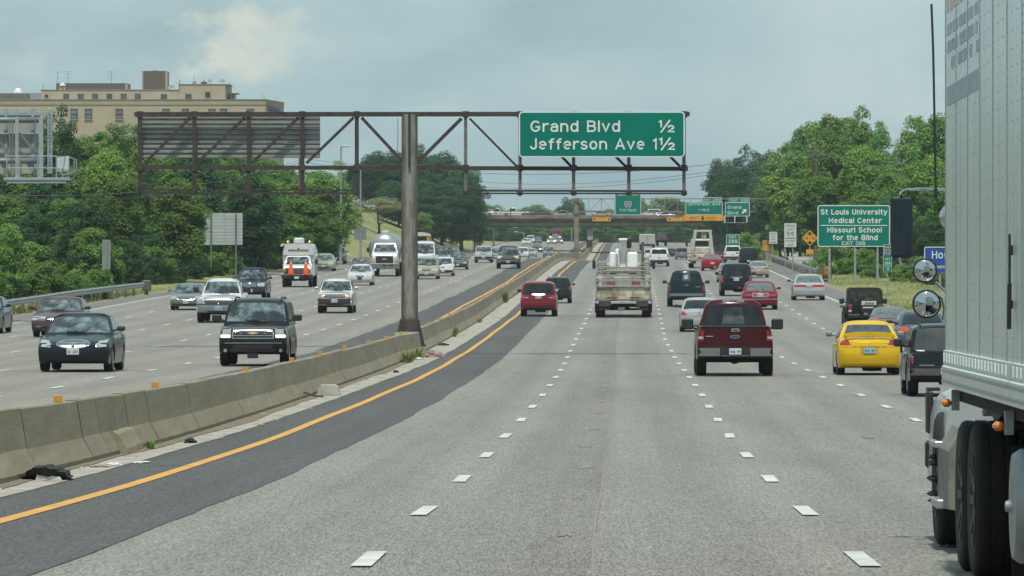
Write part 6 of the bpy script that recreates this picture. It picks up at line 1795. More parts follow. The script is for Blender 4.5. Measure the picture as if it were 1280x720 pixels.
car('sedan', 'old maroon brown sedan with square headlights behind the slate sedan', 'car', 'sedan', 69, 63, 421.5, True, C['maroonbrown'], blackmir=True, T=dict(nose=.06, tail=.05, rf=.78),
    f=dict(grille=(.30, .62, .76), bars=3, vbars=(-.15, 0, .15), bm=CHROME, lamp=(.36, .86, .62, .76), lr=.01, bumper=mat('dark_trim', (.06, .055, .055), .5, nscale=5, namp=.3), bz0=.36, bz1=.50, pz=.42))
car('sedan', 'dark car cut off at the left edge of the picture beside the guardrail', 'car', 'sedan', -29, 60, 417, True, C['navy'])
car('sedan', 'sage green sedan with its lamps lit, leftmost beside the white pickup', 'car', 'sedan', 232, 42, 387.5, True, C['sage'], glass=GLASSL, f=dict(grille=(.44, .60, .73), bm=CHROME, gborder=CHROME, bars=3, lamp=(.52, .85, .60, .76), fog=(.68, .66, .045), intake=(.28, .36, .75)))
r, S, T = car('pickup_truck', 'white full-size pickup with a black crosshair grille and steel bumper', 'pickup truck', 'pickup', 273, 58, 403.5, True, C['white'], mirror=BLACKP, msize=(.24, .26), glass=GLASSL, rw=.42,
    f=dict(grille=(.62, .82, 1.12), gr=.14, bars=1, bt=.02, vbars=(0,), bm=ALU, gborder=mat('dull_chrome', (.33, .34, .34), .3, metal=.8, nscale=6, namp=.2), lamp=(.66, .93, .84, 1.02), lm=mat('shaded_lamp', (.28, .30, .31), .2, coat=.8, nscale=20, namp=.3), bumper=mat('dull_chrome', (.33, .34, .34), .3, metal=.8), bz0=.50, bz1=.74, pz=.62, pm=PLATEB, intake=(.44, .50, .5)))
patch(S, r, 'fascia_trim', rrect(-.95, .76, .95, .82, .02), BLACKP, 'F', .02)
car('pickup_truck', 'dark navy pickup partly hidden behind the white pickup', 'pickup truck', 'smallpickup', 312, 41, 375, True, C['navy'], blackmir=True, f=dict(grille=(.32, .74, .92), bm=CHROME, bt=.02, gborder=CHROME, vbars=(0,), lamp=(.40, .80, .72, .92), bumper=None), H=1.72)
gold = mat('gold_emblem', (.70, .46, .18), .3, metal=.6, nscale=20, namp=.1)
r, S, T = car('suv', 'black full-size suv with amber lamps lit beside the median barrier', 'suv', 'bigsuv', 316, 89, 458, True, C['black'], rack=True, msize=(.27, .19), glass=GLASSL,
    f=dict(grille=(.56, .80, 1.06), bars=3, bt=.009, bm=CHROME, gborder=mat('dull_chrome', (.33, .34, .34), .3, metal=.8), gr=.02, lamp=(.62, .92, .80, 1.10), lm=mat('shaded_lamp', (.28, .30, .31), .2), amber=(.64, .91, .80, .88), am=LAMPON, intake=(.40, .50, .62), fog=(.78, .44, .05), pz=.30, pm=UNDER))
patch(S, r, 'grille_band', rrect(-.56, .895, .56, .965, .01), SBLK, 'F', .03); patch(S, r, 'emblem', [(-.15, .915), (-.06, .915), (-.05, .90), (.07, .90), (.08, .915), (.13, .92), (.15, .95), (.06, .95), (.05, .962), (-.07, .962), (-.08, .95), (-.13, .945)], gold, 'F', .04, .06)
patch(S, r, 'bumper_crease', rrect(-.80, .645, .80, .66, .004, 1), GALV, 'F', .006, .2); patch(S, r, 'lower_grille', rrect(-.55, .50, .55, .60, .03), SBLK, 'F', .008)
r, S, T = car('sedan', 'white compact sedan in front of the tank truck', 'car', 'coupe', 449.5, 32, 356.7, True, C['white'], H=1.44, f=dict(grille=(.30, .58, .68), bars=2, lamp=(.40, .80, .58, .70), intake=(.24, .36, .62), pz=.47, pm=UNDER))
car('pickup_truck', 'small white pickup with amber corner lamps and dark bumper', 'pickup truck', 'smallpickup', 418, 45, 391.5, True, C['white'], mirror=ALU, msize=(.18, .15), rglass=GLASSL,
    f=dict(grille=(.52, .76, .92), bars=2, bm=GALV, lamp=(.40, .55, .78, .90), amber=(.56, .84, .75, .93), am=mat('orange_corner_lamp', (.40, .17, .06), .3, coat=.5, nscale=12, namp=.4), bumper=BLACKP, bz0=.44, bz1=.72, pz=.60, intake=(.40, .44, .4)))
car('suv', 'beige sedan close behind the white utility truck', 'car', 'sedan', 404, 27, 339, True, C['beige'], f=dict(bm=CHROME), H=1.5)
car('suv', 'tan suv at the far left by the grass, behind the beige sedan', 'suv', 'suv', 420, 23, 329.6, True, C['tan'], H=1.7)
car('sedan', 'faded red sedan hidden behind the white compact sedan', 'car', 'sedan', 450, 27, 343, True, ('faded_red', (.22, .06, .06)))
r, S, T = car('minivan', 'beige minivan just right of the rusty post', 'minivan', 'van', 533, 30.5, 349, True, C['beige'], f=dict(grille=(.34, .68, .82), bars=2, gborder=CHROME, lamp=(.42, .86, .70, .84), intake=(.3, .4, .6)))
car('van', 'white van behind the beige minivan', 'van', 'van', 529, 31, 337, True, C['white'], H=2.2, T=dict(cz=1.15, top=[(-1, 1.1), (-.95, 1.16), (.3, 1.16), (.5, 1.14), (.8, 1.02), (.95, .9), (1, .8)]))
car('minivan', 'white minivan with a dark nose badge beside the beige minivan', 'minivan', 'van', 553.5, 27, 345, True, C['white'], f=dict(grille=(.22, .72, .82), lamp=(.40, .86, .72, .84), am=LAMPA, bumper=BLACKP, bz0=.34, bz1=.52), H=1.68)
car('sedan', 'dark grey sedan right of the white minivan', 'car', 'sedan', 572, 25, 337, True, C['darkgrey'], blackmir=True)
car('suv', 'dark suv with a white panel on its roof behind the white minivan', 'suv', 'suv', 554, 23, 330.5, True, C['darkgrey'])
car('sedan', 'small grey car glimpsed behind the dark grey sedan', 'car', 'sedan', 564, 15, 326, True, C['grey'])
car('suv', 'silver suv leading the far group left of the dark pickup', 'suv', 'suv', 604, 23, 328.4, True, C['silver'], H=1.68, f=dict(grille=(.34, .86, .98), bars=1, bumper=BLACKP, bz0=.42, bz1=.60))
car('sedan', 'pale blue car between the silver suv and the dark pickup', 'car', 'sedan', 619, 17, 325.8, True, C['steelblue'])
car('pickup_truck', 'dark grey pickup with a bright brush grille near the median', 'pickup truck', 'pickup', 635, 30, 335.8, True, C['darkgrey'], f=dict(grille=(.42, .78, 1.08), bars=3, bm=CHROME, bumper=mat('dull_chrome', (.33, .34, .34), .3, metal=.8), amber=(.60, .92, .84, 1.02), am=mat('cream_lamp', (.6, .5, .35), .3, nscale=9, namp=.2)))
car('van', 'white van low in the dip beyond the dark pickup', 'van', 'van', 653.5, 15, 325, True, C['white'], Z=795)
car('sedan', 'silver car right of the white van in the dip', 'car', 'sedan', 664, 12, 324, True, C['silver'], Z=812)
LO = dict(lm=LAMPON)
car('sedan', 'dark red car with both headlamps lit near the bridge', 'car', 'coupe', 671, 12.5, 315.7, True, C['darkred'], f=LO, blackmir=True)
car('suv', 'dark crossover right of the red car with lit lamps', 'suv', 'suv', 685.5, 13.5, 321.8, True, C['grey'], blackmir=True)
car('sedan', 'nearer of two far white cars under the bridge', 'car', 'sedan', 658, 11.5, 306.8, True, C['white'])
car('suv', 'farther of two white cars under the bridge', 'suv', 'suv', 663, 10, 304.6, True, C['white'])
car('sedan', 'blue grey car beside the two far white cars', 'car', 'sedan', 671.5, 10, 304.6, True, C['blue'])
car('sedan', 'silver car with lit lamps in front of the dark red truck', 'car', 'sedan', 689, 10, 305.4, True, C['silver'], f=LO)
car('sedan', 'dark car with lit lamps right in front of the dark red truck', 'car', 'sedan', 698, 10, 304.9, True, C['grey'], f=LO)
# ---------------------------------------------------------------- same direction
chrA = mat('dull_chrome', (.33, .34, .34), .3, metal=.8)
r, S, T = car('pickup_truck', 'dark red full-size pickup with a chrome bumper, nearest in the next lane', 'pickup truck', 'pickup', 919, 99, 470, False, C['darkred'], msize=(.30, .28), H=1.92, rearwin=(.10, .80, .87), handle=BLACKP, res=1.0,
    r=dict(lamp=[rrect(.79, .88, .925, 1.15, .01)], white=[rrect(.795, .93, .92, .99, .005)], bumper=chrA, bz0=.50, bz1=.70, pz=.615, py=.085, pm=PLATE,
           extra=[('bed_rail_cap', rrect(-.93, 1.225, .93, 1.25, .006, 1), BLACKP, .012), ('step_recess', rrect(-.38, .48, .38, .715, .03), BLACKP, .056), ('tailgate_gap', rrect(-.83, .735, .83, .745, .002, 1), SBLK, .003), ('tailgate_gap', rrect(-.83, 1.205, .83, 1.213, .002, 1), SBLK, .003), ('tailgate_crease', rrect(-.80, .85, .80, .856, .002, 1), SBLK, .002),  # first strip paints a dark shadow line along the tailgate top
                  ('tailgate_handle', rrect(-.10, 1.11, .11, 1.19, .03), CHROME, .015), ('handle_recess', rrect(-.07, 1.125, .08, 1.16, .01), SBLK, .022), ('emblem', ellipse(0, .985, .125, .048, 18), CHROME, .015), ('emblem_face', ellipse(0, .985, .11, .037, 18), mat('emblem_blue', (.03, .06, .16), .3, coat=.5, nscale=9, namp=.2), .022),
                  ('badge', rrect(-.74, .985, -.55, 1.005, .004, 1), ALU, .012)]))
mb = MB(); mb.box((0, -.60, 1.865), (.56, .12, .065), None, .01); mb.build('stop_lamp', CHROME, r); mb = MB(); mb.box((0, -.66, 1.865), (.2, .02, .045)); mb.build('stop_lamp_lens', LAMPR, r)
cabin_patch(S, r, 'slider_pane', 'R', mat('see_through_pane', (.09, .11, .11), .12, spec=.5, coat=.2, nscale=4, namp=.6), .14, .74, .34, off=.012)
for s in (-1, 1):
    mb = MB(); mb.lathe([(.0, .0), (.09, .02), (.11, .10), (.10, .22), (0, .25)], (s * .40, -.50 + .18, 1.28), n=10); mb.box((s * .40, -.28, 1.30), (.36, .12, .30), None, .07); mb.build('seat', BLACKP, r)
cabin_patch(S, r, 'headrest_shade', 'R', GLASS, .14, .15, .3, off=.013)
mb = MB(); mb.lathe([(0, -.16), (.13, -.12), (.15, 0), (.13, .12), (0, .16)], (0, -2.1, .44), 'Y', n=12); mb.box((0, -1.7, .42), (1.5, .12, .12)); mb.build('differential', UNDER, r)
for s in (-1, 1):
    mb = MB(); mb.box((s * .55, -2.35, .52), (.5, .3, .12), None, .03); mb.build('hanger_bracket', UNDER, r)
r, S, T = car('sedan', 'silver sedan partly hidden by the dark red pickup', 'car', 'sedan', 876.5, 54, 414.6, False, C['silver'], blackmir=True, msize=(.2, .14),
    r=dict(lamp=[[(.60, .72), (.86, .70), (.90, .82), (.88, .92), (.80, .94)]], pz=.82, extra=[badge_oval(0, .93, .05, .03), ('bumper_crease', rrect(-.85, .62, .85, .632, .003, 1), mat('grey_line', (.12, .12, .12), .5, nscale=5, namp=.1), .004)], lidline=.68))
r, S, T = car('pickup_truck', 'dark teal pickup with a worn chrome bumper', 'pickup truck', 'pickup', 858.3, 48.5, 383.3, False, C['teal'], msize=(.22, .17), rearwin=(.10, .86, .86), H=1.84,
    r=dict(lamp=[rrect(.80, .80, .93, 1.12, .01)], bumper=chrA, bz0=.44, bz1=.68, pz=.40, pm=UNDER, extra=[('tailgate_handle', rrect(-.11, 1.08, .11, 1.12, .01), CHROME, .015), ('tailgate_gap', rrect(-.84, .74, .84, .75, .002, 1), SBLK, .003), ('badge', rrect(.45, 1.0, .72, 1.03, .004, 1), GALV, .012)]))
cabin_patch(S, r, 'slider_pane', 'R', mat('see_through_pane', (.16, .19, .185), .12), .16, .80, .26, off=.012)
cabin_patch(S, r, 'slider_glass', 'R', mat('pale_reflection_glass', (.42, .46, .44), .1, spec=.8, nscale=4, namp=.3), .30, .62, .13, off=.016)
r, S, T = car('suv', 'black suv with tall side lamps ahead of the dark red pickup', 'suv', 'suv', 920.5, 41.5, 370, False, C['black'], rack=True, rearwin=(.06, .86, .90), H=1.82, msize=(.22, .17),
    r=dict(lamp=[rrect(.74, .76, .90, 1.16, .03)], pz=.92, extra=[('chrome_trim', rrect(-.34, 1.03, .34, 1.055, .01), CHROME, .02), ('tailgate_gap', rrect(-.7, .70, .7, .712, .002, 1), SBLK, .003)]))
r, S, T = car('sedan', 'crimson luxury sedan with a chrome framed plate', 'car', 'sedan', 950.5, 45, 387, False, C['crimson'], rearwin=(.12, .86, .84), rglass=mat('pale_tint_glass', (.12, .15, .15), .08, spec=.8, coat=.5, nscale=5, namp=.6),
    r=dict(lamp=[[(.42, .70), (.80, .70), (.80, .80), (.42, .80)]], lm=mat('pale_red_lens', (.34, .06, .07), .25, coat=.6, nscale=20, namp=.3), pz=.75, py=.045, extra=[('plate_surround', rrect(-.42, .64, .42, .86, .04), CHROME, .02), ('surround_fill', rrect(-.38, .67, .38, .83, .03), mat('pale_red_lens', (.34, .06, .07), .25), .03), ('chrome_trim', rrect(-.88, .52, .88, .545, .01), CHROME, .012), badge_oval(0, .95, .03, .05)]))
r, S, T = car('sedan', 'silver sedan with a full-width red lamp bar in the right-hand lane', 'car', 'sedan', 1011.5, 41.5, 375.3, False, C['silver'], blackmir=True, rearwin=(.12, .86, .88), rglass=mat('pale_tint_glass', (.12, .15, .15), .08),
    r=dict(lamp=[rrect(.20, .74, .88, .86, .03)], pz=.79, py=.04, bumper=None, extra=[('lamp_bar', rrect(-.30, .73, .30, .86, .02), mat('pale_red_lens', (.34, .06, .07), .25), .013), ('bumper_crease', rrect(-.86, .50, .86, .515, .004, 1), GALV, .005)]))
r, S, T = car('sports_coupe', 'bright yellow compact car with a rear spoiler', 'car', 'coupe', 1087, 81, 468.7, False, C['yellow'], mirror=mat('grey_mirror', (.20, .22, .22), .4, nscale=5, namp=.2), msize=(.19, .14), H=1.46, rearwin=(.10, .84, .86), rglass=mat('blue_tint_glass', (.05, .08, .11), .08, spec=.6, nscale=5, namp=.6), T=dict(top=[(-1, .88), (-.92, 1.00), (-.62, 1.04), (-.3, 1.0), (.1, .96), (.34, .94), (.7, .84), (.93, .72), (1, .62)], cz=.95),  # blue in the rear glass colour stands in for reflected sky
    r=dict(lamp=[[(.50, .82), (.84, .80), (.855, .88), (.80, .99), (.62, 1.0), (.54, .90)]], pz=.655, pm=PLATEB, py=.03, lidline=.76,
           extra=[('plate_recess', rrect(-.24, .55, .24, .74, .02), mat('yellow_recess', (.42, .27, .02), .5, nscale=6, namp=.2), .006), ('bumper_gap', rrect(-.80, .745, .80, .752, .002, 1), SBLK, .003), ('keyhole_trim', rrect(-.10, .99, .10, 1.01, .008), SBLK, .012), ('badge', rrect(-.50, .88, -.38, .895, .003, 1), ALU, .01), ('badge', rrect(.36, .85, .50, .868, .003, 1), ALU, .01)]))
mb = MB(); pts = [(-.66, -1.98, 1.0), (-.62, -2.02, 1.07), (-.3, -2.06, 1.10), (0, -2.07, 1.105), (.3, -2.06, 1.10), (.62, -2.02, 1.07), (.66, -1.98, 1.0)]
for a, b in zip(pts[:-1], pts[1:]): mb.bar(a, b, .035, None, .12, up=(0, 0, 1))
mb.build('spoiler', paint(*C['yellow']), r)
r, S, T = car('suv', 'old black suv with a square back beside the yellow car', 'suv', 'suv', 1184, 98, 495.8, False, C['black'], rearwin=(.05, .88, .90), rack=True, msize=(.2, .2), T=dict(nose=.06, tail=.02, rf=.84, zb=.36, rw=.39), rglass=mat('dusty_glass', (.045, .055, .055), .15, spec=.7, coat=.3, nscale=3, namp=.5), H=1.72,
    r=dict(lamp=[rrect(.80, .76, .90, 1.02, .01)], bumper=mat('dull_dark_bumper', (.10, .10, .09), .5, metal=.3, nscale=6, namp=.3), bz0=.50, bz1=.66, pz=.60, py=.07, extra=[('tailgate_gap', rrect(-.76, .70, .76, .712, .002, 1), SBLK, .003), ('badge', rrect(-.72, 1.075, -.52, 1.105, .003, 1), ALU, .012), ('badge', rrect(-.66, .735, -.30, .75, .003, 1), GALV, .012)]))
car('sedan', 'grey sedan with a red and maroon tail panel beyond the yellow car', 'car', 'sedan', 1115, 52, 424, False, C['grey'], rearwin=(.12, .86, .86), H=1.42, rglass=mat('pale_tint_glass', (.12, .15, .15), .08),
    r=dict(lamp=[rrect(.60, .74, .88, .94, .03)], lm=mat('orange_red_lens', (.50, .07, .03), .25, coat=.6, nscale=20, namp=.2), extra=[('tail_panel', rrect(-.60, .72, .60, .95, .02), mat('maroon_panel', (.10, .012, .018), .25, coat=.7, nscale=9, namp=.2), .010)], pz=.62))
car('sedan', 'dark blue sedan with orange lamps just beyond the yellow car', 'car', 'sedan', 1154, 66, 441, False, C['blue'], rearwin=(.12, .86, .86), blackmir=True, r=dict(lamp=[rrect(.52, .72, .86, .90, .03)], lm=mat('orange_red_lens', (.50, .07, .03), .25), pz=.62))
r, S, T = car('suv', 'red suv leading the left lane beside the yellow edge line', 'suv', 'suv', 673, 46.5, 395.5, False, C['crimson'], rearwin=(.08, .86, .88), H=1.74, msize=(.17, .18),
    r=dict(lamp=[rrect(.72, .84, .88, 1.08, .02)], white=[rrect(.50, .92, .70, .96, .01), rrect(.735, .93, .87, .965, .01)], pz=.97, pm=PLATE, py=.03, extra=[('chrome_trim', rrect(-.35, 1.06, .35, 1.13, .02), mat('pale_trim', (.50, .50, .48), .35, metal=.3, nscale=9, namp=.2), .018), ('tailgate_gap', rrect(-.72, .70, .72, .715, .002, 1), SBLK, .003), ('lower_valance', rrect(-.70, .36, .70, .50, .03), BLACKP, .012)]))
car('suv', 'dark green black suv ahead of the red suv', 'suv', 'suv', 697, 33, 379, False, ('dark_green', (.014, .022, .022)), rearwin=(.08, .86, .88), rack=True, H=1.72, r=dict(lamp=[rrect(.74, .86, .88, 1.12, .02)], pz=.86))
car('crossover', 'white rounded crossover under the road bridge', 'suv', 'suv', 824, 26, 333, False, C['white'], H=1.66, rearwin=(.10, .80, .80), r=dict(lamp=[rrect(.70, .84, .90, 1.10, .05)], pz=.80, extra=[('rear_bumper', rrect(-.84, .36, .84, .56, .05), BLACKP, .015)]))
car('sedan', 'white car half hidden beyond the white crossover', 'car', 'sedan', 813, 17, 326, False, C['white'])
car('sedan', 'dark car right of the white crossover', 'car', 'sedan', 839.5, 12, 321, False, C['darkgrey'])
car('suv', 'grey suv between the white crossover and the tan frame truck', 'suv', 'suv', 852, 16, 325, False, C['grey'], Z=800)
car('sports_coupe', 'bright red coupe beside the tan frame truck', 'car', 'coupe', 890.5, 27.5, 338.7, False, C['red'], rglass=mat('pale_tint_glass', (.12, .15, .15), .08), H=1.32, r=dict(lamp=[rrect(.48, .74, .80, .86, .03)], lm=mat('dark_red_lens', (.20, .01, .012), .2, coat=.7, nscale=9, namp=.2), pz=.62))
car('sedan', 'dark red car just beyond the red coupe', 'car', 'sedan', 902, 13, 325, False, C['darkred'], Z=790)
car('suv', 'white suv ahead of the black suv near the exit', 'suv', 'suv', 916, 22.5, 328, False, C['white'], H=1.74, rearwin=(.12, .84, .84), r=dict(lamp=[rrect(.72, .78, .90, 1.06, .03)], extra=[('rear_bumper', rrect(-.84, .34, .84, .60, .04), BLACKP, .015)], pz=.8))
car('suv', 'black square suv ahead of the tan sedan near the exit', 'suv', 'suv', 936, 25.5, 333.3, False, C['black'], H=1.74, T=dict(tail=.02), r=dict(lamp=[rrect(.78, .72, .90, .92, .03)], pz=.5))
car('sedan', 'pale tan sedan by the exit gore', 'car', 'sedan', 948.5, 26.5, 347, False, C['tan'], rglass=mat('pale_tint_glass', (.12, .15, .15), .08), r=dict(lamp=[rrect(.46, .74, .84, .86, .03)], pz=.62))
car('sedan', 'pale blue grey sedan half hidden ahead of the black suv', 'car', 'sedan', 912, 31, 353, False, C['steelblue'], rglass=mat('pale_tint_glass', (.12, .15, .15), .08))

# ---------------------------------------------------------------- jeep
def frame_at(cx, yb, facing, len_, near_axle, left=None, Z=None):
    left = cx < 705 if left is None else left
    Zc = Z or invY(yb, left); Zm = Zc + near_axle; Zn = Zm - len_ / 2
    return Zc, Zm, (cx - 640) * Zn / FPX + CX(Zm) - CX(Zn), Zn
def jeep():
    Zc, Zm, X, Zn = frame_at(1081.5, 413.5, False, 3.8, 1.15)
    r = place('off_road_vehicle', 'black soft-top off-road vehicle with a covered spare wheel on its back', 'car', Zm, X, False, 1.03)
    BK = paint(*C['black']); SOFT = mat('black_canvas', (.018, .02, .02), .85, nscale=8, namp=.3)
    mb = MB(); mb.box((0, -.35, .85), (1.5, 2.7, .58), None, .04); mb.box((0, 1.3, .86), (1.25, 1.0, .5), None, .06); mb.build('body', BK, r)
    mb = MB()
    for s in (-1, 1):
        mb.box((s * .80, -1.15, .98), (.30, .95, .07), None, .02); mb.box((s * .80, -1.58, .84), (.30, .08, .30), None, .02); mb.box((s * .78, 1.3, .98), (.34, .95, .07), None, .02)
    mb.build('fender', BLACKP, r)
    mb = MB(); mb.prism([(-.74, 1.13), (.74, 1.13), (.70, 1.74), (.60, 1.80), (-.60, 1.80), (-.70, 1.74)], -1.62, .35); mb.build('soft_top', SOFT, r)
    mb = MB(); mb.box((0, .40, 1.45), (1.36, .06, .56), None, .02); mb.build('windshield', GLASSL, r)
    mb = MB(); mb.prism(rrect(-.62, 1.19, .62, 1.70, .08), -1.65, -1.60); mb.build('rear_window', mat('plastic_window', (.035, .04, .036), .12, spec=.8, coat=.4, nscale=5, namp=.8), r)
    for s in (-1, 1):
        mb = MB(); mb.prism(rrect(-1.45, 1.22, -.35, 1.66, .06), s * .745 - .004, s * .745 + .004, None, 'YZ'); mb.build('side_window', GLASS, r)
        for (nm, x, z, w, h, m) in (('tail_light', .63, 1.0, .15, .15, LAMPR), ('lamp_guard', .63, 1.0, .19, .19, BLACKP), ('side_reflector', .63, .82, .14, .10, mat('pale_reflector', (.45, .42, .40), .4, nscale=8, namp=.2))):
            y = -1.74 if nm != 'lamp_guard' else -1.72
            mb = MB(); mb.box((s * x, y, z), (w, .04, h), None, .015); mb.build(nm, m, r)
        mb = MB(); mb.box((s * .91, .30, 1.22), (.22, .10, .24), None, .05); mb.bar((s * .74, .35, 1.15), (s * .9, .3, 1.18), .04); mb.build('mirror', BLACKP, r)
        for y in (1.25, -1.15): add_wheel(r, s * .74, y, .39, .27)
    mb = MB(); mb.lathe([(.0, -.13), (.33, -.13), (.375, -.08), (.375, .08), (.33, .13), (0, .13)], (.15, -1.88, 1.0), 'Y', n=26); sp_ = mb.build('spare_wheel_cover', mat('black_vinyl', (.015, .015, .016), .4, coat=.3, nscale=6, namp=.3), r, True); smooth_sharp(sp_)
    mb = MB(); mb.box((.15, -2.02, 1.16), (.62, .02, .17), None, .01); mb.build('cover_band', mat('pale_band', (.50, .52, .50), .5, nscale=9, namp=.2), r)
    t_ = text('Jeep', r, .15, -2.05, 1.10, .13, SBLK, .42, True, 'lettering', .02)
    mb = MB(); mb.box((.12, -2.03, .97), (.46, .02, .06), None, .01); mb.build('cover_scroll', mat('pale_band', (.50, .52, .50), .5), r)
    mb = MB(); mb.box((0, -1.78, .62), (1.45, .14, .16), None, .03); mb.build('bumper', BLACKP, r)
    mb = MB(); mb.box((0, -.2, .48), (1.0, 2.9, .2), None, .03)
    for y in (1.25, -1.15): mb.box((0, y, .39), (1.35, .12, .12))
    mb.build('underbody', UNDER, r)
jeep()

# ---------------------------------------------------------------- trucks
WB = paint(*C['white'])
def front_cab(r, W_, zb, zh, zr, y0, M, grille=True, hood=.9, gl=None, lampm=LAMPC):
    """simple conventional truck cab facing +y; front face of hood at y0"""
    w = W_ / 2
    mb = MB(); mb.prism([(y0 - hood, zb), (y0 - .04, zb), (y0, zb + .15), (y0 - .06, zh - .12), (y0 - .16, zh), (y0 - hood, zh + .10)], -w * .86, w * .86, None, 'YZ'); o = mb.build('hood', M, r)
    bm = bmesh.new(); bm.from_mesh(o.data); bmesh.ops.bevel(bm, geom=list(bm.edges), offset=.06, segments=3, affect='EDGES'); bm.to_mesh(o.data); bm.free(); smooth_sharp(o, 50)
    mb = MB(); vs = []
    yb0, yb1 = y0 - hood - 1.6, y0 - hood
    lo_ = [(-w * .92, yb0), (w * .92, yb0), (w * .92, yb1 + .05), (-w * .92, yb1 + .05)]
    hi_ = [(-w * .78, yb0 + .08), (w * .78, yb0 + .08), (w * .74, yb1 - .55), (-w * .74, yb1 - .55)]
    vs = [(x, y, zb) for x, y in lo_] + [(x, y, zh + .05) for x, y in lo_] + [(x, y, zr) for x, y in hi_]
    fs = [(0, 1, 5, 4), (1, 2, 6, 5), (2, 3, 7, 6), (3, 0, 4, 7), (4, 5, 9, 8), (5, 6, 10, 9), (6, 7, 11, 10), (7, 4, 8, 11), (8, 9, 10, 11), (3, 2, 1, 0)]
    mb.add(vs, fs); o = mb.build('cab', M, r)
    bm = bmesh.new(); bm.from_mesh(o.data); bmesh.ops.bevel(bm, geom=list(bm.edges), offset=.06, segments=3, affect='EDGES'); bm.to_mesh(o.data); bm.free(); smooth_sharp(o, 50)
    # windshield
    def Pt(a, c):
        x = lerp(w * .92, w * .74, c) * a; y = lerp(yb1 + .05, yb1 - .55, c); z = lerp(zh + .05, zr, c); return Vector((x, y + .03, z + .015))
    for nm, pts in (('windshield', [(-.86, .12), (.86, .12), (.86, .86), (-.86, .86)]),):
        P = [Pt(a, c) for a, c in pts]; mb = MB(); mb.add(P + [p + Vector((0, -.05, -.02)) for p in P], [(0, 1, 2, 3), (7, 6, 5, 4), (0, 4, 5, 1), (1, 5, 6, 2), (2, 6, 7, 3), (3, 7, 4, 0)]); mb.build(nm, gl or GLASSL, r)
    for s in (-1, 1):
        P = [(s * lerp(w * .92, w * .78, c) + s * .012, y, z) for y, z, c in ((yb0 + .25, zh + .12, .12), (yb1 - .15, zh + .12, .12), (yb1 - .60, zr - .12, .84), (yb0 + .30, zr - .12, .84))]
        mb = MB(); mb.add(P + [(p[0] - s * .03, p[1], p[2]) for p in P], [(0, 1, 2, 3), (7, 6, 5, 4), (0, 4, 5, 1), (1, 5, 6, 2), (2, 6, 7, 3), (3, 7, 4, 0)]); mb.build('side_window', GLASS, r)
        mb = MB(); mb.box((s * (w + .22), yb1 - .15, zh + .28), (.20, .08, .36), None, .03); mb.bar((s * w * .9, yb1 - .1, zh + .2), (s * (w + .2), yb1 - .15, zh + .25), .04); mb.build('mirror', BLACKP, r)
    return w
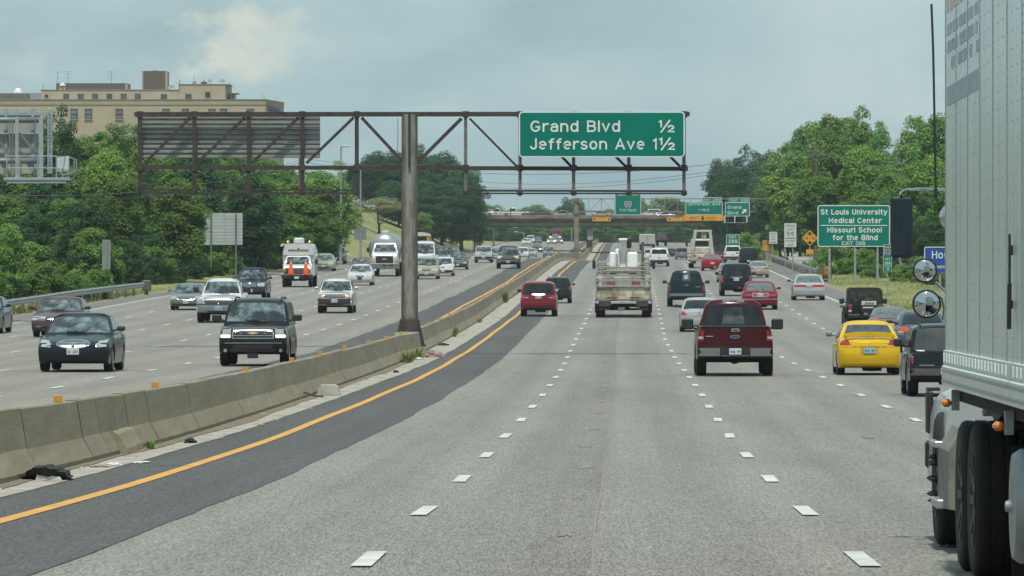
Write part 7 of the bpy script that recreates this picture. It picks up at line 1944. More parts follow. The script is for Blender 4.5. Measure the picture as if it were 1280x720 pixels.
def u_truck():
    Zc, Zm, X, Zn = frame_at(371, 359, True, 6.0, 2.1)
    r = place('utility_truck', 'white utility truck with a tall box body and two orange cones on its nose', 'utility truck', Zm, X, True, 1.0)
    y0 = 3.0
    w = front_cab(r, 2.05, .55, 1.38, 2.05, y0, WB)
    mb = MB(); mb.box((0, -.9, 1.55), (2.1, 3.8, 1.7), None, .06); mb.build('box_body', WB, r)
    mb = MB(); mb.prism([(-.98, 2.10), (.98, 2.10), (1.02, 2.35), (.90, 2.74), (.70, 2.84), (-.70, 2.84), (-.90, 2.74), (-1.02, 2.35)], -2.7, 1.1); o = mb.build('high_roof', WB, r); smooth_sharp(o, 30)
    mb = MB(); mb.box((0, 1.12, 2.42), (1.35, .05, .07), None, .01); mb.build('marker_bar', mat('brown_marker', (.16, .07, .04), .5, nscale=5, namp=.4), r)
    mb = MB(); mb.box((0, 1.14, 2.47), (.10, .05, .18), None, .01); mb.build('marker_lamp', LAMPR, r)
    mb = MB(); mb.box((0, .4, 3.03), (.68, .9, .42), None, .1); mb.build('air_conditioner', WB, r)
    for s in (-1, 1):
        mb = MB(); mb.lathe([(0, .0), (.12, 0), (.12, .16), (.06, .24), (0, .25)], (s * .72, .8, 2.80), n=10); mb.build('beacon', LAMPA, r)
    mb = MB(); mb.bar((.85, .7, 2.75), (1.1, .7, 2.85), .09); mb.box((1.12, .7, 2.72), (.2, .14, .14), None, .03); mb.build('work_lamp', WB, r)
    mb = MB(); mb.prism(rrect(-.80, .88, .80, 1.24, .04), y0 - .03, y0 + .015); g = mb.build('grille', SBLK, r)
    for z in (.98, 1.06, 1.14): mb = MB(); mb.box((0, y0 + .025, z), (1.1, .02, .025)); mb.build('grille_bar', GALV, g)
    for s in (-1, 1):
        mb = MB(); mb.box((s * .80, y0 + .0, 1.07), (.24, .06, .22), None, .03); mb.build('headlight', mat('orange_corner_lamp', (.40, .17, .06), .3), r)
    mb = MB(); mb.box((0, y0 + .10, .70), (2.0, .22, .30), None, .06); mb.build('bumper', BLACKP, r)
    mb = MB(); mb.box((0, y0 + .22, .62), (.30, .02, .15), None, .005); mb.build('licence_plate', PLATE, r)
    mb = MB(); mb.box((0, -.2, .55), (1.1, 5.4, .3)); mb.build('chassis', UNDER, r)
    for s in (-1, 1):
        add_wheel(r, s * .86, 2.1, .41, .26, True); add_wheel(r, s * .84, -1.7, .41, .42, True)
    OR = mat('cone_orange', (.75, .10, .03), .5, nscale=6, namp=.2)
    mw = r.matrix_basis
    for i, s in enumerate((-.62, .36)):
        c = thing('traffic_cone', 'orange traffic cone hung on the ' + ('left' if s > 0 else 'right') + ' of the utility truck nose' if False else ('orange traffic cone nearer the middle of the road on the utility truck nose' if s > 0 and False else ('orange traffic cone on the mirror side nearer the verge of the utility truck nose' if s > 0 else 'orange traffic cone on the roadway side of the utility truck nose')), 'traffic cone', mw @ Vector((s, y0 + .36, .80)), 0, 'cones hung on the utility truck')
        mb = MB(); mb.box((0, 0, .02), (.40, .30, .05), None, .02); mb.build('cone_base', OR, c)
        mb = MB(); mb.lathe([(.19, .04), (.185, .30), (.15, .40), (.10, .62), (.05, .86), (.03, .98), (0, .99)], n=18); mb.build('cone', OR, c, True)
        mb = MB(); mb.lathe([(.079, .74), (.065, .82)], n=18); mb.build('collar', mat('pale_collar', (.7, .6, .55), .5, nscale=9, namp=.2), c, True)
u_truck()
def tank_truck():
    Zc, Zm, X, Zn = frame_at(480.5, 345.5, True, 8.0, 2.9)
    r = place('tank_truck', 'white cab tank truck with a grey cylindrical tank left of the rusty post', 'tank truck', Zm, X, True, 1.0)
    y0 = 4.0
    front_cab(r, 2.15, .8, 1.72, 2.52, y0, WB, hood=1.1)
    mb = MB(); mb.prism(rrect(-.66, 1.00, .66, 1.55, .05), y0 - .05, y0 + .02); g = mb.build('grille', SBLK, r)
    for x in (-.44, -.22, 0, .22, .44): mb = MB(); mb.box((x, y0 + .025, 1.28), (.025, .02, .5)); mb.build('grille_bar', BLACKP, g)
    mb = MB(); mb.box((0, y0 + .04, 1.30), (.30, .02, .08), None, .01); mb.build('emblem', gold, r)
    for s in (-1, 1): mb = MB(); mb.box((s * .83, y0 - .02, 1.28), (.22, .08, .28), None, .03); mb.build('headlight', mat('cream_lamp', (.6, .5, .35), .3), r)
    mb = MB(); mb.box((0, y0 + .10, .78), (2.3, .22, .42), None, .04); mb.box((0, y0 + .02, .98), (2.3, .06, .05)); mb.build('bumper', mat('grey_bumper', (.20, .20, .20), .5, metal=.4, nscale=5, namp=.25), r)
    for x in (-.5, 0.0): mb = MB(); mb.box((x, y0 + .22, .84), (.34, .02, .12), None, .01); mb.build('bumper_slot', SBLK, r)
    TK = mat('tank_steel', (.36, .40, .42), .32, metal=.6, nscale=2, namp=.2)
    mb = MB(); mb.lathe([(0, -4.3), (.7, -4.25), (1.1, -4.05), (1.26, -3.7), (1.26, .4), (1.1, .72), (.7, .9), (0, .95)], (.12, 0, 2.0), 'Y', n=36); o = mb.build('tank', TK, r, True)
    mb = MB(); mb.lathe([(0, 0), (.34, 0), (.34, .16), (.28, .2), (0, .2)], (.12, -.3, 3.22), n=16); mb.box((.12, -.3, 3.42), (.5, .3, .06)); mb.build('hatch', WB, r)
    mb = MB(); mb.box((0, -.5, .85), (1.1, 7.4, .35)); mb.build('chassis', UNDER, r)
    for s in (-1, 1):
        add_wheel(r, s * .95, 2.9, .50, .30, True)
        for y in (-1.6, -2.9): add_wheel(r, s * .93, y, .50, .5, True)
tank_truck()
def school_bus():
    Zm = 640; X = (524 - 640) * Zm / FPX
    r = place('school_bus', 'school bus with an orange front under a white roof, half hidden by the rusty post', 'bus', Zm, X, True)
    YB = mat('bus_orange', (.60, .26, .03), .5, nscale=3, namp=.15)
    mb = MB(); mb.prism([(-1.2, .6), (1.2, .6), (1.2, 2.35), (1.05, 2.62), (-1.05, 2.62), (-1.2, 2.35)], -5, 3.2); mb.build('body', YB, r)
    mb = MB(); mb.prism([(-1.2, 2.62), (1.2, 2.62), (1.0, 2.92), (.6, 3.02), (-.6, 3.02), (-1.0, 2.92)], -5, 3.25); mb.build('roof', WB, r)
    mb = MB(); mb.box((0, 3.23, 2.15), (2.0, .05, .75), None, .02); mb.build('windshield', GLASS, r)
    mb = MB(); mb.box((0, 3.7, 1.2), (1.9, 1.2, .85), None, .1); mb.build('hood', YB, r); mb = MB(); mb.box((0, 4.32, 1.2), (1.1, .05, .5), None, .02); mb.build('grille', SBLK, r)
    for s in (-1, 1):
        mb = MB(); mb.box((s * .78, 4.3, 1.2), (.24, .06, .24), None, .03); mb.build('headlight', LAMPC, r); add_wheel(r, s * .95, 3.3, .48, .3, True); add_wheel(r, s * .95, -3, .48, .45, True)
    mb = MB(); mb.box((0, 4.4, .7), (2.3, .15, .28), None, .03); mb.build('bumper', BLACKP, r)
school_bus()
def stake_truck():
    Zc, Zm, X, Zn = frame_at(779.3, 396.5, False, 8.2, 2.2, left=False)
    r = place('stake_truck', 'worn white stake-bed truck carrying a folded white hydraulic boom', 'truck', Zm, X, False, 1.0)
    k = Zn / FPX; gz = lambda py: (396.5 - py) * k + 0.0     # height from picture row at the tail
    WW = 70.5 * k; w = WW / 2; y = -4.1
    OLD = mat('weathered_bed_white', (.50, .48, .36), .8, nscale=2.4, col2=(.20, .18, .115), detail=9, lo=.38, hi=.62)
    OLDG = mat('grey_pipe', (.33, .34, .31), .6, metal=.3, nscale=4, namp=.4)
    # platform and tailboard
    zf = gz(373.5); zt = gz(346)
    mb = MB(); mb.box((0, 0, zf - .05), (WW, 8.0, .14), None, .02); mb.build('platform', mat('grey_deck', (.22, .23, .21), .7, nscale=3, namp=.3), r)
    for x0, x1 in ((-w + .08, -w + .92), (-w + .96, w - .96), (w - .92, w - .08)):
        mb = MB(); mb.box(((x0 + x1) / 2, y + .12, (zf + gz(358.5)) / 2), (x1 - x0, .04, gz(358.5) - zf - .03), None, .01); mb.build('tail_board', OLD, r)
    for x in (-w + .05, -w + .94, w - .94, w - .05):
        mb = MB(); mb.box((x, y + .08, (zf + zt) / 2), (.07, .07, zt - zf)); mb.build('tail_post', OLDG, r)
    for py in (346.5, 350.5, 357.5):
        mb = MB(); mb.box((0, y + .05, gz(py)), (WW - .1, .06, .08), None, .01); mb.build('tail_rail', OLD if py < 350 else OLDG, r)
    for s in (-1, 1):
        mb = MB(); mb.box((s * .62, y + .05, gz(353)), (.42, .05, .20), None, .02); mb.build('stop_light_panel', mat('faded_red', (.34, .07, .06), .6, nscale=6, namp=.4), r)
        for z_ in (gz(352), gz(362)):
            mb = MB(); mb.box((s * (w - .12), -0.3, z_), (.05, 7.4, .26), None, .01); mb.build('side_board', OLD, r)
        for yy in (-3.6, -2.2, -.8, .6, 2.0, 3.2):
            mb = MB(); mb.box((s * (w - .06), yy, (zf + gz(338)) / 2), (.07, .07, gz(338) - zf)); mb.build('stake', OLDG, r)
        # curved hand rails
        mb = MB(); mb.path([(s * (w - .1), y + .1, gz(350)), (s * (w - .05), y + .2, gz(340)), (s * (w - .25), y + .2, gz(338)), (0, y + .2, gz(338))], .035, None, 6); mb.build('hand_rail', OLDG, r)
        mb = MB(); mb.path([(s * (w - .05), -2.0, gz(346)), (s * (w - .1), -1.9, gz(334)), (s * .2, -1.9, gz(334))], .035, None, 6); mb.build('hand_rail', OLDG, r)
        mb = MB(); mb.box((s * .55, y + .02, zf + .08), (.5, .03, .08), None, .01); mb.build('orange_reflector', mat('dull_orange', (.24, .08, .04), .6, nscale=9, namp=.4), r)
        mb = MB(); mb.box((s * .92, y + .1, gz(379)), (.6, .35, .34), None, .04); mb.build('tool_locker', mat('dark_locker', (.045, .045, .04), .7, nscale=4, namp=.4), r)
        mb = MB(); mb.box((s * .93, y + .06, gz(386)), (.55, .02, .10)); mb.build('reflector_tape', mat('tape_red', (.20, .04, .03), .6, nscale=9, namp=.4), r)
        add_wheel(r, s * (w - .25), -2.2, .48, .46, True); add_wheel(r, s * (w - .2), 3.0, .48, .3, True)
        mb = MB(); mb.box((s * (w - .22), -2.9, .52), (.5, .03, .62), None, .01); mb.build('mud_flap', RUBBER, r)
        mb = MB(); mb.box((s * (w + .12), 3.3, gz(332)), (.16, .1, .46), None, .04); mb.bar((s * w * .8, 3.3, gz(334)), (s * (w + .1), 3.3, gz(334)), .04); mb.build('mirror', BLACKP, r)
    mb = MB(); mb.box((0, y + .04, zf - .17), (WW, .12, .12), None, .02); mb.build('bumper', mat('pale_bumper', (.40, .41, .38), .5, metal=.3, nscale=3, namp=.3), r)
    mb = MB(); mb.box((-.1, y + .02, gz(386)), (.34, .03, .17), None, .01); mb.build('licence_plate', mat('dim_plate', (.12, .17, .20), .6, nscale=9, namp=.3), r)
    mb = MB(); mb.box((.55, y + .03, gz(384)), (.5, .03, .05)); mb.build('tape_strip', mat('pale_tape', (.5, .4, .36), .6, nscale=9, namp=.3), r)
    mb = MB(); mb.box((0, 0, .62), (1.0, 7.6, .38)); mb.box((0, -2.2, .48), (1.9, .3, .3)); mb.box((0, y + .3, .95), (2.1, .3, .42), None, .03); mb.build('chassis', UNDER, r)
    mb = MB(); mb.box((0, 3.1, (gz(362) + gz(330)) / 2), (2.2, 1.6, gz(330) - gz(362)), None, .08); mb.build('cab', mat('cab_dirty_white', (.34, .34, .31), .6, nscale=2, namp=.3), r)
    # grey bulkhead racks
    for s in (-1, 1):
        for i in range(4):
            mb = MB(); mb.box((s * (w - .28), 1.4 - .05 * i, gz(343 - i * 4.2)), (.46, .1, .10)); mb.build('bulkhead_slat', OLDG, r)
        mb = MB(); mb.box((s * (w - .08), 1.4, gz(336)), (.09, .1, .7)); mb.box((s * (w - .5), 1.4, gz(336)), (.07, .1, .6)); mb.build('bulkhead_post', OLDG, r)
    # the hydraulic boom and its tanks
    BW = mat('boom_white', (.84, .86, .86), .45, coat=.2, nscale=3, namp=.15)
    def px(p): return (p - 779.3) * k
    for x0, x1, t, bt in ((761.5, 769, 315.5, 337), (784, 797, 315.5, 337), (769, 773.5, 311, 342), (774, 783, 299, 336)):
        mb = MB(); mb.box(((px(x0) + px(x1)) / 2, -.2 + .3 * (x0 > 773 and x0 < 780), (gz(t) + gz(bt)) / 2), (px(x1) - px(x0), .55 if x1 - x0 > 6 else .3, gz(t) - gz(bt)), None, .06); mb.build('boom_arm' if t < 312 else 'fluid_tank', BW, r)
    mb = MB(); mb.box((px(778.5), -.35, gz(299.3)), (px(784) - px(773), .7, .10), None, .02); mb.build('boom_head', BW, r)
    mb = MB(); mb.box((px(786.5), -.1, (gz(311) + gz(328)) / 2), (.14, .3, gz(311) - gz(328)), None, .02); mb.build('hydraulic_ram', mat('faded_pink', (.36, .19, .17), .6, nscale=5, namp=.3), r)
    mb = MB(); mb.box((px(786), .6, gz(304)), (.26, .4, .55), None, .08); mb.build('operator_seat', BLACKP, r)
    mb = MB(); mb.box((px(779), -.4, gz(339.5)), (1.35, .5, .2), None, .03); mb.box((px(766), -.4, gz(341)), (.34, .3, .2)); mb.box((px(791), -.4, gz(341)), (.34, .3, .2)); mb.build('turntable', mat('boom_base_grey', (.24, .22, .18), .6, nscale=5, namp=.4), r)
    mb = MB(); mb.bar((px(771), -.6, gz(345)), (px(771), -.6, gz(318)), .08); mb.build('hydraulic_ram', OLDG, r)
    mb = MB(); mb.box((px(803.5), 2.0, (gz(303) + gz(330)) / 2), (.14, .14, gz(303) - gz(330))); mb.build('exhaust_stack', mat('rusty_pipe', (.15, .13, .10), .7, nscale=6, namp=.5), r)
stake_truck()
def frame_truck():
    Zc, Zm, X, Zn = frame_at(877, 335, False, 7.0, 2.2, left=False)
    r = place('roll_off_truck', 'cream white truck with a tall open headframe behind its cab', 'truck', Zm, X, False)
    k = Zn / FPX; gz = lambda py: (335 - py) * k; CR = mat('cream_white', (.50, .49, .42), .6, nscale=2, namp=.3); px = lambda p: (p - 877) * k
    for x0, x1, xt0, xt1 in ((862, 865.5, 867.5, 871), (890, 893.5, 886, 889.5)):
        mb = MB(); mb.bar(((px(x0) + px(x1)) / 2, -2.6, gz(328)), ((px(xt0) + px(xt1)) / 2, -2.6, gz(288.5)), .26); mb.build('frame_upright', CR, r)
    mb = MB(); mb.bar((px(867), -2.6, gz(288.5)), (px(890), -2.6, gz(288.5)), .18); mb.build('frame_top', CR, r)
    for x in (878.5, 881.5): mb = MB(); mb.bar((px(x), -2.5, gz(300)), (px(x), -2.5, gz(288.5)), .12); mb.build('frame_strut', CR, r)
    mb = MB(); mb.box((0, .6, (gz(322) + gz(299)) / 2), (1.85, 1.8, gz(299) - gz(322)), None, .1); mb.build('cab', CR, r)
    mb = MB(); mb.box((0, -.32, gz(304.5)), (1.35, .05, .45), None, .04); mb.build('rear_window', GLASS, r)
    for i, (y0, y1) in enumerate(((309, 317), (318, 324))):
        mb = MB(); mb.box((px(878), -2.2, (gz(y0) + gz(y1)) / 2), (1.7 + .2 * i, .5, gz(y0) - gz(y1)), None, .06); mb.build('winch_housing', CR, r)
    for i in range(5): mb = MB(); mb.box((px(862), -2.9, gz(311 + i * 4.2)), (.42, .5, .18), None, .02); mb.build('step', CR, r)
    mb = MB(); mb.box((px(868), -3.0, gz(324)), (.30, .3, .8), None, .03); mb.build('lever_box', mat('rusty_orange', (.30, .13, .03), .8), r)
    mb = MB(); mb.box((0, -.2, .8), (2.0, 6.6, .35), None, .03); mb.build('chassis', mat('cream_shade', (.33, .32, .27), .7, nscale=3, namp=.4), r)
    for s in (-1, 1): add_wheel(r, s * .92, -2.2, .48, .46, True); add_wheel(r, s * .92, 2.4, .48, .3, True)
    for s in (-1, 1): mb = MB(); mb.box((s * 1.3, 1.2, gz(305)), (.2, .1, .5), None, .03); mb.build('mirror', BLACKP, r)
frame_truck()
def box_trailer(name, label, cat, cx, wpx, Z, top, m, facing, low, details=None):
    X = (cx - 640) * Z / FPX; k = Z / FPX; r = place(name, label, cat, Z + 5, X + CX(Z + 5) - CX(Z), facing)
    h = HC - (top - 360) * k - G(Z); w = wpx * k
    y = -5 if not facing else 5; s = 1 if not facing else -1
    mb = MB(); mb.box((0, 0, (h + low) / 2), (w, 10, h - low), None, .05); mb.build('box_body', m, r)
    for q in (-1, 1): add_wheel(r, q * (w / 2 - .3), y + s * 1.2, .48, .46, True); add_wheel(r, q * (w / 2 - .3), -y - s * 1.5, .48, .4, True)
    mb = MB(); mb.box((0, 0, low - .15), (w * .5, 9.4, .3)); mb.build('chassis', UNDER, r)
    return r, w, h, y, s
r, w, h, y, s = box_trailer('box_truck', 'pale grey box truck trailing exhaust haze under the bridge', 'truck', 809, 20, 905, 293, mat('pale_box', (.40, .42, .40), .7, nscale=.8, namp=.2), False, 1.0)
mb = MB(); mb.box((0, y - .03, (h + 1) / 2), (.05, .05, h - 1.1)); mb.build('door_gap', SBLK, r); mb = MB(); mb.box((0, y, .8), (w, .15, .2)); mb.build('bumper', BLACKP, r)
r, w, h, y, s = box_trailer('dump_truck', 'dark red truck body seen over the traffic under the bridge', 'truck', 827, 14.5, 1000, 298, mat('dull_maroon', (.11, .05, .05), .7, nscale=1, namp=.4), False, 1.0)
mb = MB(); mb.box((0, y - .02, 1.9), (w * .8, .05, 1.0), None, .02); mb.build('tailgate', mat('dark_steel', (.12, .12, .12), .6), r)
r, w, h, y, s = box_trailer('box_truck', 'oncoming maroon truck with lit lamps far under the bridge', 'truck', 694, 15.5, 1095, 288.5, mat('maroon_cab', (.16, .035, .045), .5, coat=.4, nscale=1, namp=.3), True, .8)
mb = MB(); mb.box((0, y + .03, h - .95), (w * .8, .05, .75), None, .03); mb.build('windshield', GLASS, r); mb = MB(); mb.box((0, y + .04, 1.35), (w * .5, .05, .8), None, .03); mb.build('grille', CHROME, r)
for q in (-1, 1): mb = MB(); mb.box((q * w * .38, y + .05, 1.1), (.3, .05, .25), None, .03); mb.build('headlight', LAMPON, r)

# ---------------------------------------------------------------- queue on the bridge
ZD = ZB + 3.2
def side_vehicle(name, label, cat, px0, px1, top, kind, col, dy=0.0):
    T = TYPES[kind]; S = shell_for(kind, .55); Z = ZD + dy; k = Z / FPX
    X = ((px0 + px1) / 2 - 640) * k
    r = thing(name, label, cat, (X, Z, PX(0, 272, ZB).z + .0), R(90))
    sc = max(.8, min(1.25, (px1 - px0) * k / T['L'])); r.scale = (sc,) * 3
    b = bpy.data.objects.new('body', S.me); COL.objects.link(b); b.parent = r; b.material_slots[0].link = 'OBJECT'; b.material_slots[0].material = paint(*col)
    for sd in 'ST': cabin_patch(S, r, 'side_window', sd, GLASS, .10, .84, b0=-.75, b1=.78)
    cabin_patch(S, r, 'windshield', 'F', GLASS); cabin_patch(S, r, 'rear_window', 'R', GLASS)
    for y in (T['fy'], T['ry']):
        for s in (-1, 1): add_wheel(r, s * (T['W'] / 2 - .13), y, T['rw'], .22)
    top_now = r.location.z + T['H'] * sc; want = PX(0, top, Z).z
    r.location.z += max(-.6, min(.6, want - top_now))
    return r
side_vehicle('van', 'grey car at the left end of the bridge queue', 'car', 594, 624, 262, 'sedan', C['silver'], 3)
side_vehicle('pickup_truck', 'first white pickup on the bridge from its left end', 'pickup truck', 605, 640, 260, 'smallpickup', C['white'])
side_vehicle('pickup_truck', 'second white pickup on the bridge, tallest in the queue', 'pickup truck', 622, 662, 259.3, 'pickup', C['white'], 3.4)
side_vehicle('sedan', 'dark sedan on the bridge beside the pale gold one', 'car', 655, 690, 261.5, 'sedan', C['darkgrey'])
side_vehicle('sedan', 'pale gold car on the bridge left of the sign bridge post', 'car', 684, 716, 263, 'sedan', C['beige'], 3.2)
side_vehicle('sedan', 'silver car on the bridge right of the sign bridge post', 'car', 734, 766, 263, 'sedan', C['silver'])
side_vehicle('sedan', 'pale car on the bridge hidden behind the junction sign', 'car', 765, 797, 263, 'sedan', C['tan'], 3)
side_vehicle('suv', 'white suv on the bridge just right of the junction sign', 'suv', 796, 828, 261.3, 'suv', C['white'], 3.2)
side_vehicle('sedan', 'white car nosed up behind the white suv on the bridge', 'car', 813, 845, 264.5, 'coupe', C['white'])

# ---------------------------------------------------------------- semi truck on the right
def semi():
    XS = 2.28 + CX(38.7); XT = 2.49 + CX(43)
    yaw = math.atan2(CX(60) - CX(20), 40)
    g0 = G(38.7)
    # ---- trailer
    tr = thing('semi_trailer', 'tall silver riveted box trailer filling the right edge', 'trailer', (XS, 38.7, g0)); tr.rotation_euler = (0, 0, -yaw)
    A = bpy.data.materials.new('trailer_aluminium'); A.use_nodes = True; nt = A.node_tree; N = nt.nodes; L = nt.links; b = N['Principled BSDF']
    b.inputs['Metallic'].default_value = .2; b.inputs['Roughness'].default_value = .25
    t = N.new('ShaderNodeTexCoord'); mp = N.new('ShaderNodeMapping'); mp.inputs['Scale'].default_value = (1, 1.0, .10); L.new(t.outputs['Object'], mp.inputs['Vector'])
    n1 = N.new('ShaderNodeTexNoise'); n1.inputs['Scale'].default_value = 5; n1.inputs['Detail'].default_value = 6; L.new(mp.outputs['Vector'], n1.inputs['Vector'])
    rp = N.new('ShaderNodeValToRGB'); rp.color_ramp.elements[0].color = (.62, .70, .73, 1); rp.color_ramp.elements[1].color = (.80, .87, .89, 1); rp.color_ramp.elements[0].position = .3; rp.color_ramp.elements[1].position = .7  # upright light and dark streaks paint reflections into the aluminium colour
    L.new(n1.outputs['Fac'], rp.inputs['Fac']); L.new(rp.outputs['Color'], b.inputs['Base Color'])
    n2 = N.new('ShaderNodeTexNoise'); n2.inputs['Scale'].default_value = 2.2; n2.inputs['Detail'].default_value = 3; mp2 = N.new('ShaderNodeMapping'); mp2.inputs['Scale'].default_value = (1, 2.4, .5); L.new(t.outputs['Object'], mp2.inputs['Vector']); L.new(mp2.outputs['Vector'], n2.inputs['Vector'])
    wv = N.new('ShaderNodeTexWave'); wv.wave_type = 'BANDS'; wv.bands_direction = 'Y'; wv.inputs['Scale'].default_value = 2 * math.pi / .405 / (2 * math.pi) * 1.0 / 1.0 * .5; wv.inputs['Distortion'].default_value = .4; wv.inputs['Detail Scale'].default_value = .6; L.new(t.outputs['Object'], wv.inputs['Vector'])
    ad = N.new('ShaderNodeMath'); ad.operation = 'MULTIPLY_ADD'; ad.inputs[1].default_value = .35; L.new(wv.outputs['Fac'], ad.inputs[0]); L.new(n2.outputs['Fac'], ad.inputs[2])
    bp = N.new('ShaderNodeBump'); bp.inputs['Strength'].default_value = .35; bp.inputs['Distance'].default_value = .03; L.new(ad.outputs[0], bp.inputs['Height']); L.new(bp.outputs['Normal'], b.inputs['Normal'])
    zb_, zt_ = 1.27, 4.1; Ltr = 15.5
    # side sheets: one panel per 1.22 m
    npan = 12; y = 0.0
    for i in range(npan):
        mb = MB(); mb.box((.03, -y - .61, (1.52 + zt_) / 2), (.05, 1.212, zt_ - 1.52), None, .003); mb.build('side_panel', A, tr); y += 1.22
    mb = MB(); mb.box((1.32, -Ltr / 2 + .4, (zb_ + zt_) / 2 + .06), (2.5, Ltr - 1, zt_ - zb_ - .14)); mb.build('box_core', A, tr)
    mb = MB(); mb.box((1.3, -.02, (zb_ + zt_) / 2 + .1), (2.55, .1, zt_ - zb_ - .05), None, .03); mb.build('nose', A, tr)
    mb = MB(); mb.box((1.3, -Ltr / 2 + .3, zt_ + .02), (2.6, Ltr - .6, .06), None, .01); mb.build('roof', A, tr)
    mb = MB(); mb.box((.008, -Ltr / 2 + .3, 1.475), (.035, Ltr - .6, .10), None, .003); mb.build('upper_rail', A, tr)
    mb = MB(); mb.box((.005, -Ltr / 2 + .3, 1.35), (.05, Ltr - .6, .145), None, .01); mb.build('lower_rail', A, tr)
    mb = MB(); mb.box((1.3, -Ltr / 2 + .3, 1.24), (2.45, Ltr - .7, .12)); mb.build('floor_frame', UNDER, tr)
    for i in range(9):
        mb = MB(); mb.box((.004, -i * 1.22 - .004 if i else -.03, 2.81), (.005, .02 if i else .05, 2.57), None, .003); mb.build('seam_batten', ALU, tr)
    for i in range(30):     # stub posts between the rails
        mb = MB(); mb.box((-.012, -.12 - i * .305, 1.475), (.01, .06, .06), None, .002); mb.build('rail_cleat', A, tr)
    # rivets
    vs = []; fs = []
    def rivet(yy, zz, r_=.0062, x=.003):
        o = len(vs)
        vs.extend([(x, yy - r_, zz - r_), (x, yy + r_, zz - r_), (x, yy + r_, zz + r_), (x, yy - r_, zz + r_), (x - .005, yy, zz)])
        fs.extend([(o, o + 1, o + 4), (o + 1, o + 2, o + 4), (o + 2, o + 3, o + 4), (o + 3, o, o + 4)])
    for c in range(22):
        yy = -.05 - c * .4067; seam = c % 3 == 0
        n = int((zt_ - 1.56) / (.052 if seam else .104))
        for i in range(n): rivet(yy, 1.56 + i * (.052 if seam else .104))
        if seam:
            for i in range(n): rivet(yy - .05, 1.56 + i * .052)
    for i in range(105):
        rivet(-.04 - i * .085, 1.385, .013, -.022); rivet(-.04 - i * .085, 1.315, .013, -.022)
    me = bpy.data.meshes.new('rivets'); me.from_pydata(vs, [], fs); me.materials.append(mat('rivet_metal', (.46, .49, .49), .35, metal=.6, nscale=6, namp=.2)); o = bpy.data.objects.new('rivets', me); COL.objects.link(o); o.parent = tr; o['kind'] = 'stuff'
    # faded printing near the nose
    FB = mat('faded_blue_print', (.42, .48, .57), .45, metal=.1, nscale=6, namp=.3); FR = mat('faded_red_print', (.66, .52, .50), .45, metal=.1, nscale=6, namp=.3)
    def pr(y0, y1, z0, z1, m, nm='printed_block'):
        mb = MB(); mb.box((.0025, -(y0 + y1) / 2, (z0 + z1) / 2), (.005, abs(y1 - y0), z1 - z0)); mb.build(nm, m, tr)
    pr(.25, 3.6, 3.20, 3.33, FB, 'printed_band')
    rr = random.Random(4)
    for row, z in enumerate((3.44, 3.56, 3.68)):
        yy = .3
        while yy < 3.5:
            wd = rr.uniform(.12, .26)
            if rr.random() > .12: pr(yy, yy + wd, z, z + .075, FB)
            yy += wd + .07 + (.12 if rr.random() < .2 else 0)
    yy = .3
    while yy < 3.5: pr(yy, yy + .22, 3.84, 4.08, FR); yy += .36
    # door hardware: vertical bar with latches on the side
    yv = 7.0 - .0
    mb = MB(); mb.tube((-.025, -6.75, 1.76), (-.025, -6.75, 2.26), .008); mb.tube((-.03, -6.78, 1.72), (-.03, -6.82, 1.98), .013); mb.build('door_bar', BLACKP, tr)
    mb = MB(); mb.box((-.015, -6.75, 2.17), (.02, .07, .06), None, .005); mb.box((-.015, -6.75, 1.86), (.02, .07, .05), None, .005); mb.build('door_latch', BLACKP, tr)
    for yy, z in ((.55, 1.17), (5.75, 1.14)):
        mb = MB(); mb.box((-.02, -yy, z), (.07, .10, .055), None, .02); mb.build('marker_light', LAMPA, tr)
        mb = MB(); mb.box((.04, -yy - .02, z + .02), (.05, .10, .14)); mb.build('marker_bracket', GALV, tr)
    # drum with hub hanging under the trailer
    mb = MB(); mb.lathe([(0, -.06), (.03, -.055), (.04, -.02), (.30, -.015), (.33, .03), (.33, .42), (0, .45)], (.02, -6.55, .70), 'X', n=32); o = mb.build('air_drum', GALV, tr, True); smooth_sharp(o, 40)
    mb = MB(); mb.box((.2, -6.5, 1.05), (.10, .12, .4)); mb.build('drum_bracket', UNDER, tr)
    mb = MB(); mb.bar((.25, -6.3, 1.15), (.25, -4.4, .62), .05); mb.bar((.22, -4.9, .66), (.22, -5.9, .86), .09, None, .06); mb.build('landing_strut', mat('dark_steel', (.12, .12, .12), .6), tr)
    # ---- tractor
    g1 = G(43)
    tc_ = thing('semi_tractor', 'white road tractor pulling the silver trailer, mostly hidden beside it', 'truck', (XT, 43, g1)); tc_.rotation_euler = (0, 0, -yaw)
    CABW = mat('cab_white_paint', (.36, .40, .41), .35, coat=.4, nscale=2, namp=.15)
    def TL(px, py, z): return PX(px, py, z)
    # in tractor space x>0 is away from the camera lane, y forward
    mb = MB(); mb.box((1.6, 3.1, 2.2), (1.9, 1.5, 2.2), None, .15); mb.build('cab', CABW, tc_)
    # hood/fairing slice that shows left of the trailer
    mb = MB(); pr_ = [(0.0, .50), (0.02, 1.02), (.05, 1.14), (.10, 1.20), (.2, 1.24), (1.2, 1.24), (1.2, .50)]
    vs2 = []; ys = (-2.2, -.2); 
    mb.prism([(a + .03, c - .05) for a, c in pr_], .0, 2.2, None, 'XZ'); o = mb.build('side_fairing', CABW, tc_); smooth_sharp(o, 30)
    mb = MB(); mb.lathe([(.50, 0), (.48, .32), (.38, .52), (.0, .60)], (.68, 2.6, .81), n=24); mb.build('front_fender', CABW, tc_, True)
    mb = MB(); mb.box((.05, 2.25, 1.00), (.05, .30, .34), None, .012); mb.box((.08, 2.25, 1.185), (.10, .26, .025)); mb.build('fender_mirror', BLACKP, tc_)
    mb = MB(); mb.box((.04, 2.2, .66), (.05, .2, .22), None, .02); mb.build('step_guard', BLACKP, tc_)
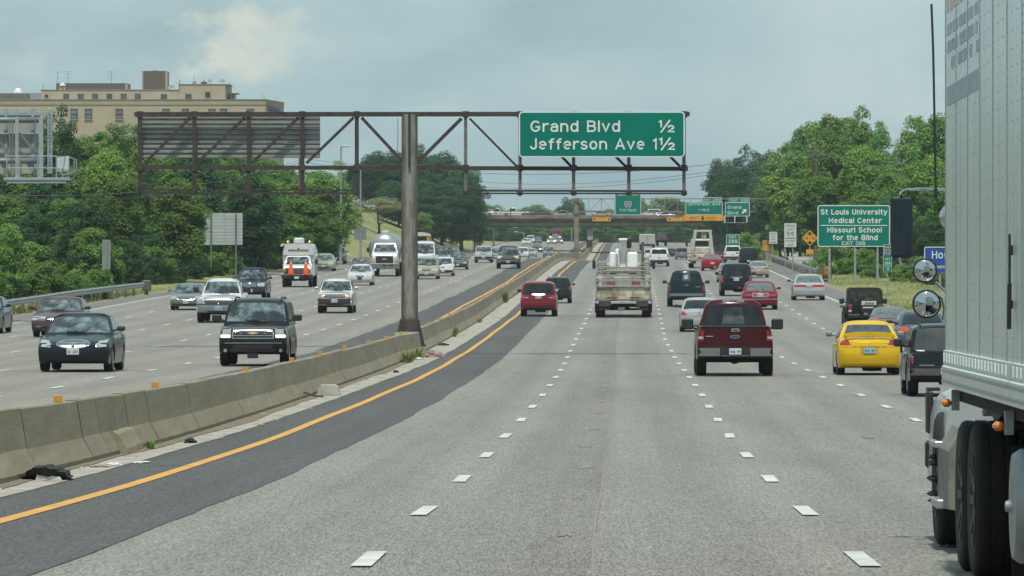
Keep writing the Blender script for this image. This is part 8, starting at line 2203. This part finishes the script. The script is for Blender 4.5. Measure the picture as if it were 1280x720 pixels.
    mb = MB(); mb.box((.01, .35, .80), (.10, .7, .05), None, .01); mb.build('step', ALU, tc_)
    mb = MB(); mb.box((-.0, -.1, .36), (.10, .8, .07), None, .01); mb.build('step', ALU, tc_)
    mb = MB(); mb.prism([(.0, .35), (.0, .78), (.10, .95), (.3, .95), (.3, .3)], -1.2, .2, None, 'XZ'); mb.build('tank_fairing', mat('worn_fairing', (.20, .20, .17), .6, nscale=4, namp=.4), tc_)
    sw = add_wheel(tc_, .14, .55, .52, .28, True); sw.rotation_euler = (0, 0, math.pi)
    mb = MB()
    for i in range(8):
        t_ = 2 * math.pi * i / 8; yy, zz = .55 + .17 * math.cos(t_), .52 + .17 * math.sin(t_)
        mb.lathe([(0, .0), (.022, .0), (.026, -.03), (.014, -.06), (0, -.085)], (.02, yy, zz), 'X', n=8)
    mb.build('lug_cover', BLACKP, tc_)
    for yy in (-4.3, -5.65):
        a = add_wheel(tc_, .04, yy, .52, .30, True); a.rotation_euler = (0, 0, math.pi); a.location.z += G(43 + yy) - g1
        a = add_wheel(tc_, .38, yy, .52, .30, True); a.location.z += G(43 + yy) - g1
        a = add_wheel(tc_, 1.85, yy, .52, .30, True); a.location.z += G(43 + yy) - g1
    a = add_wheel(tc_, 2.3, .55, .52, .28, True)
    mb = MB(); mb.box((1.2, -2.5, .9), (.9, 8.5, .3)); mb.box((1.2, -5, 1.12), (1.0, 1.4, .1)); mb.build('chassis', UNDER, tc_)
    mb = MB(); mb.prism([(-4.9, 1.08), (-4.3, 1.16), (-3.6, 1.10), (-3.5, 1.14), (-4.3, 1.20), (-5.6, 1.20), (-6.5, 1.12), (-6.4, 1.08), (-5.6, 1.16)], .1, .6, None, 'YZ'); mb.build('drive_fender', BLACKP, tc_)
    mb = MB(); mb.box((.42, -6.6, .55), (.66, .02, .86), None, .01); mb.build('mud_flap', RUBBER, tc_)
    mb = MB(); mb.box((.16, -6.2, .74), (.04, .4, .12), None, .01); mb.build('tail_lamp', LAMPR, tc_)
    mb = MB(); mb.box((.3, -6.64, .36), (.3, .02, .03)); mb.build('flap_bracket', GALV, tc_)
    MIR = mat('mirror_glass', (.55, .58, .60), .03, metal=1.0, nscale=3, namp=.05)
    def world_to_local(p): 
        q = Vector(p) - tc_.location; c, s_ = math.cos(yaw), math.sin(yaw); return Vector((q.x * c - q.y * s_, q.x * s_ + q.y * c, q.z))
    def at(px, py, z): return world_to_local(PX(px, py, z))
    zM = 44.6; km = zM / FPX
    # tall west-coast mirror, its back plate and glass
    c = at(1127.5, 284, zM); mb = MB(); mb.box(c + Vector((0, .03, 0)), (27 * km, .05, 77 * km), None, .018); mb.build('mirror_shell', BLACKP, tc_)
    mb = MB(); mb.box(c + Vector((0, -.005, 0)), (23 * km, .02, 72 * km), None, .006); o = mb.build('mirror_face', mat('dark_mirror', (.05, .07, .09), .06, metal=.6, nscale=3, namp=.5), tc_)
    mb = MB(); p0 = at(1127.5, 246, zM); mb.path([p0 + Vector((0, .05, 0)), at(1126, 241.5, zM), at(1131, 237.5, zM), at(1150, 236, zM), at(1200, 237, zM)], .011, None, 8); mb.build('mirror_arm', CHROME, tc_)
    mb = MB(); mb.path([at(1124, 322, zM), at(1126, 331, zM), at(1134, 332, zM), at(1143, 331, zM)], .009, None, 8); mb.build('mirror_arm', CHROME, tc_)
    for nm, px_, py_, rx, zz in (('round_mirror', 1156, 338.2, 15.6, 44.2), ('round_mirror', 1158.2, 380, 18.2, 43.2)):
        c = at(px_, py_, zz); k_ = zz / FPX; R_ = rx * k_
        mb = MB(); mb.lathe([(0, .05), (R_ * .6, .045), (R_ * .98, .01), (R_, -.012), (R_ * .93, -.018), (R_ * .91, -.006)], tuple(c), 'Y', n=36); m1 = mb.build(nm, BLACKP, tc_, True)
        prof = [(R_ * .92 * math.sin(t_ * math.pi / 2 / 8 * 1.0) / math.sin(math.pi / 2), -.008 - .035 * R_ / .11 * (math.cos(t_ * math.pi / 2 / 8))) for t_ in range(9)]
        mb = MB(); mb.lathe(prof, tuple(c), 'Y', n=36); mb.build('mirror_glass', MIR, m1, True)
    mb = MB(); mb.path([at(1169, 353, 44), at(1190, 372, 44)], .012, None, 8); mb.build('mirror_arm', CHROME, tc_)
    mb = MB(); mb.path([at(1170, 368, 43.2), at(1178, 373, 43.2), at(1181, 385, 43.2), at(1179, 400, 43.2)], .012, None, 8); mb.build('mirror_arm', CHROME, tc_)
    an = MB(); an.path([at(1169.6, 234, 44), at(1168.2, 150, 44), at(1166.4, 60, 44), at(1164.3, 5, 44)], .0095, None, 6); an.build('antenna', BLACKP, tc_)
    mb = MB(); mb.tube(at(1169.6, 250, 44), at(1169.6, 234, 44), .012); mb.box(at(1169.6, 240, 44), (.03, .03, .05)); mb.build('antenna_mount', BLACKP, tc_)
    mb = MB(); mb.lathe([(0, -.02), (.09, 0), (.11, .05), (0, .07)], tuple(at(1192, 271, 43.5)), 'Y', n=16); mb.build('air_horn', CHROME, tc_)
semi()

# ================================================================== HAZE
mb = MB(); mb.box((0, 0, 19), (3400, 12100, 44)); hz_ = mb.build('haze', None)
for s_ in list(hz_.data.materials): pass
hz_.data.materials.clear()
hm = bpy.data.materials.new('haze_air'); hm.use_nodes = True; nt = hm.node_tree
nt.nodes.remove(nt.nodes['Principled BSDF']); pv = nt.nodes.new('ShaderNodeVolumePrincipled')
pv.inputs['Color'].default_value = (0.80, 0.90, 0.96, 1); pv.inputs['Density'].default_value = 0.00012; pv.inputs['Anisotropy'].default_value = .3
nt.links.new(pv.outputs[0], nt.nodes['Material Output'].inputs['Volume'])
hz_.data.materials.append(hm); hz_['kind'] = 'stuff'; hz_.display_type = 'BOUNDS'
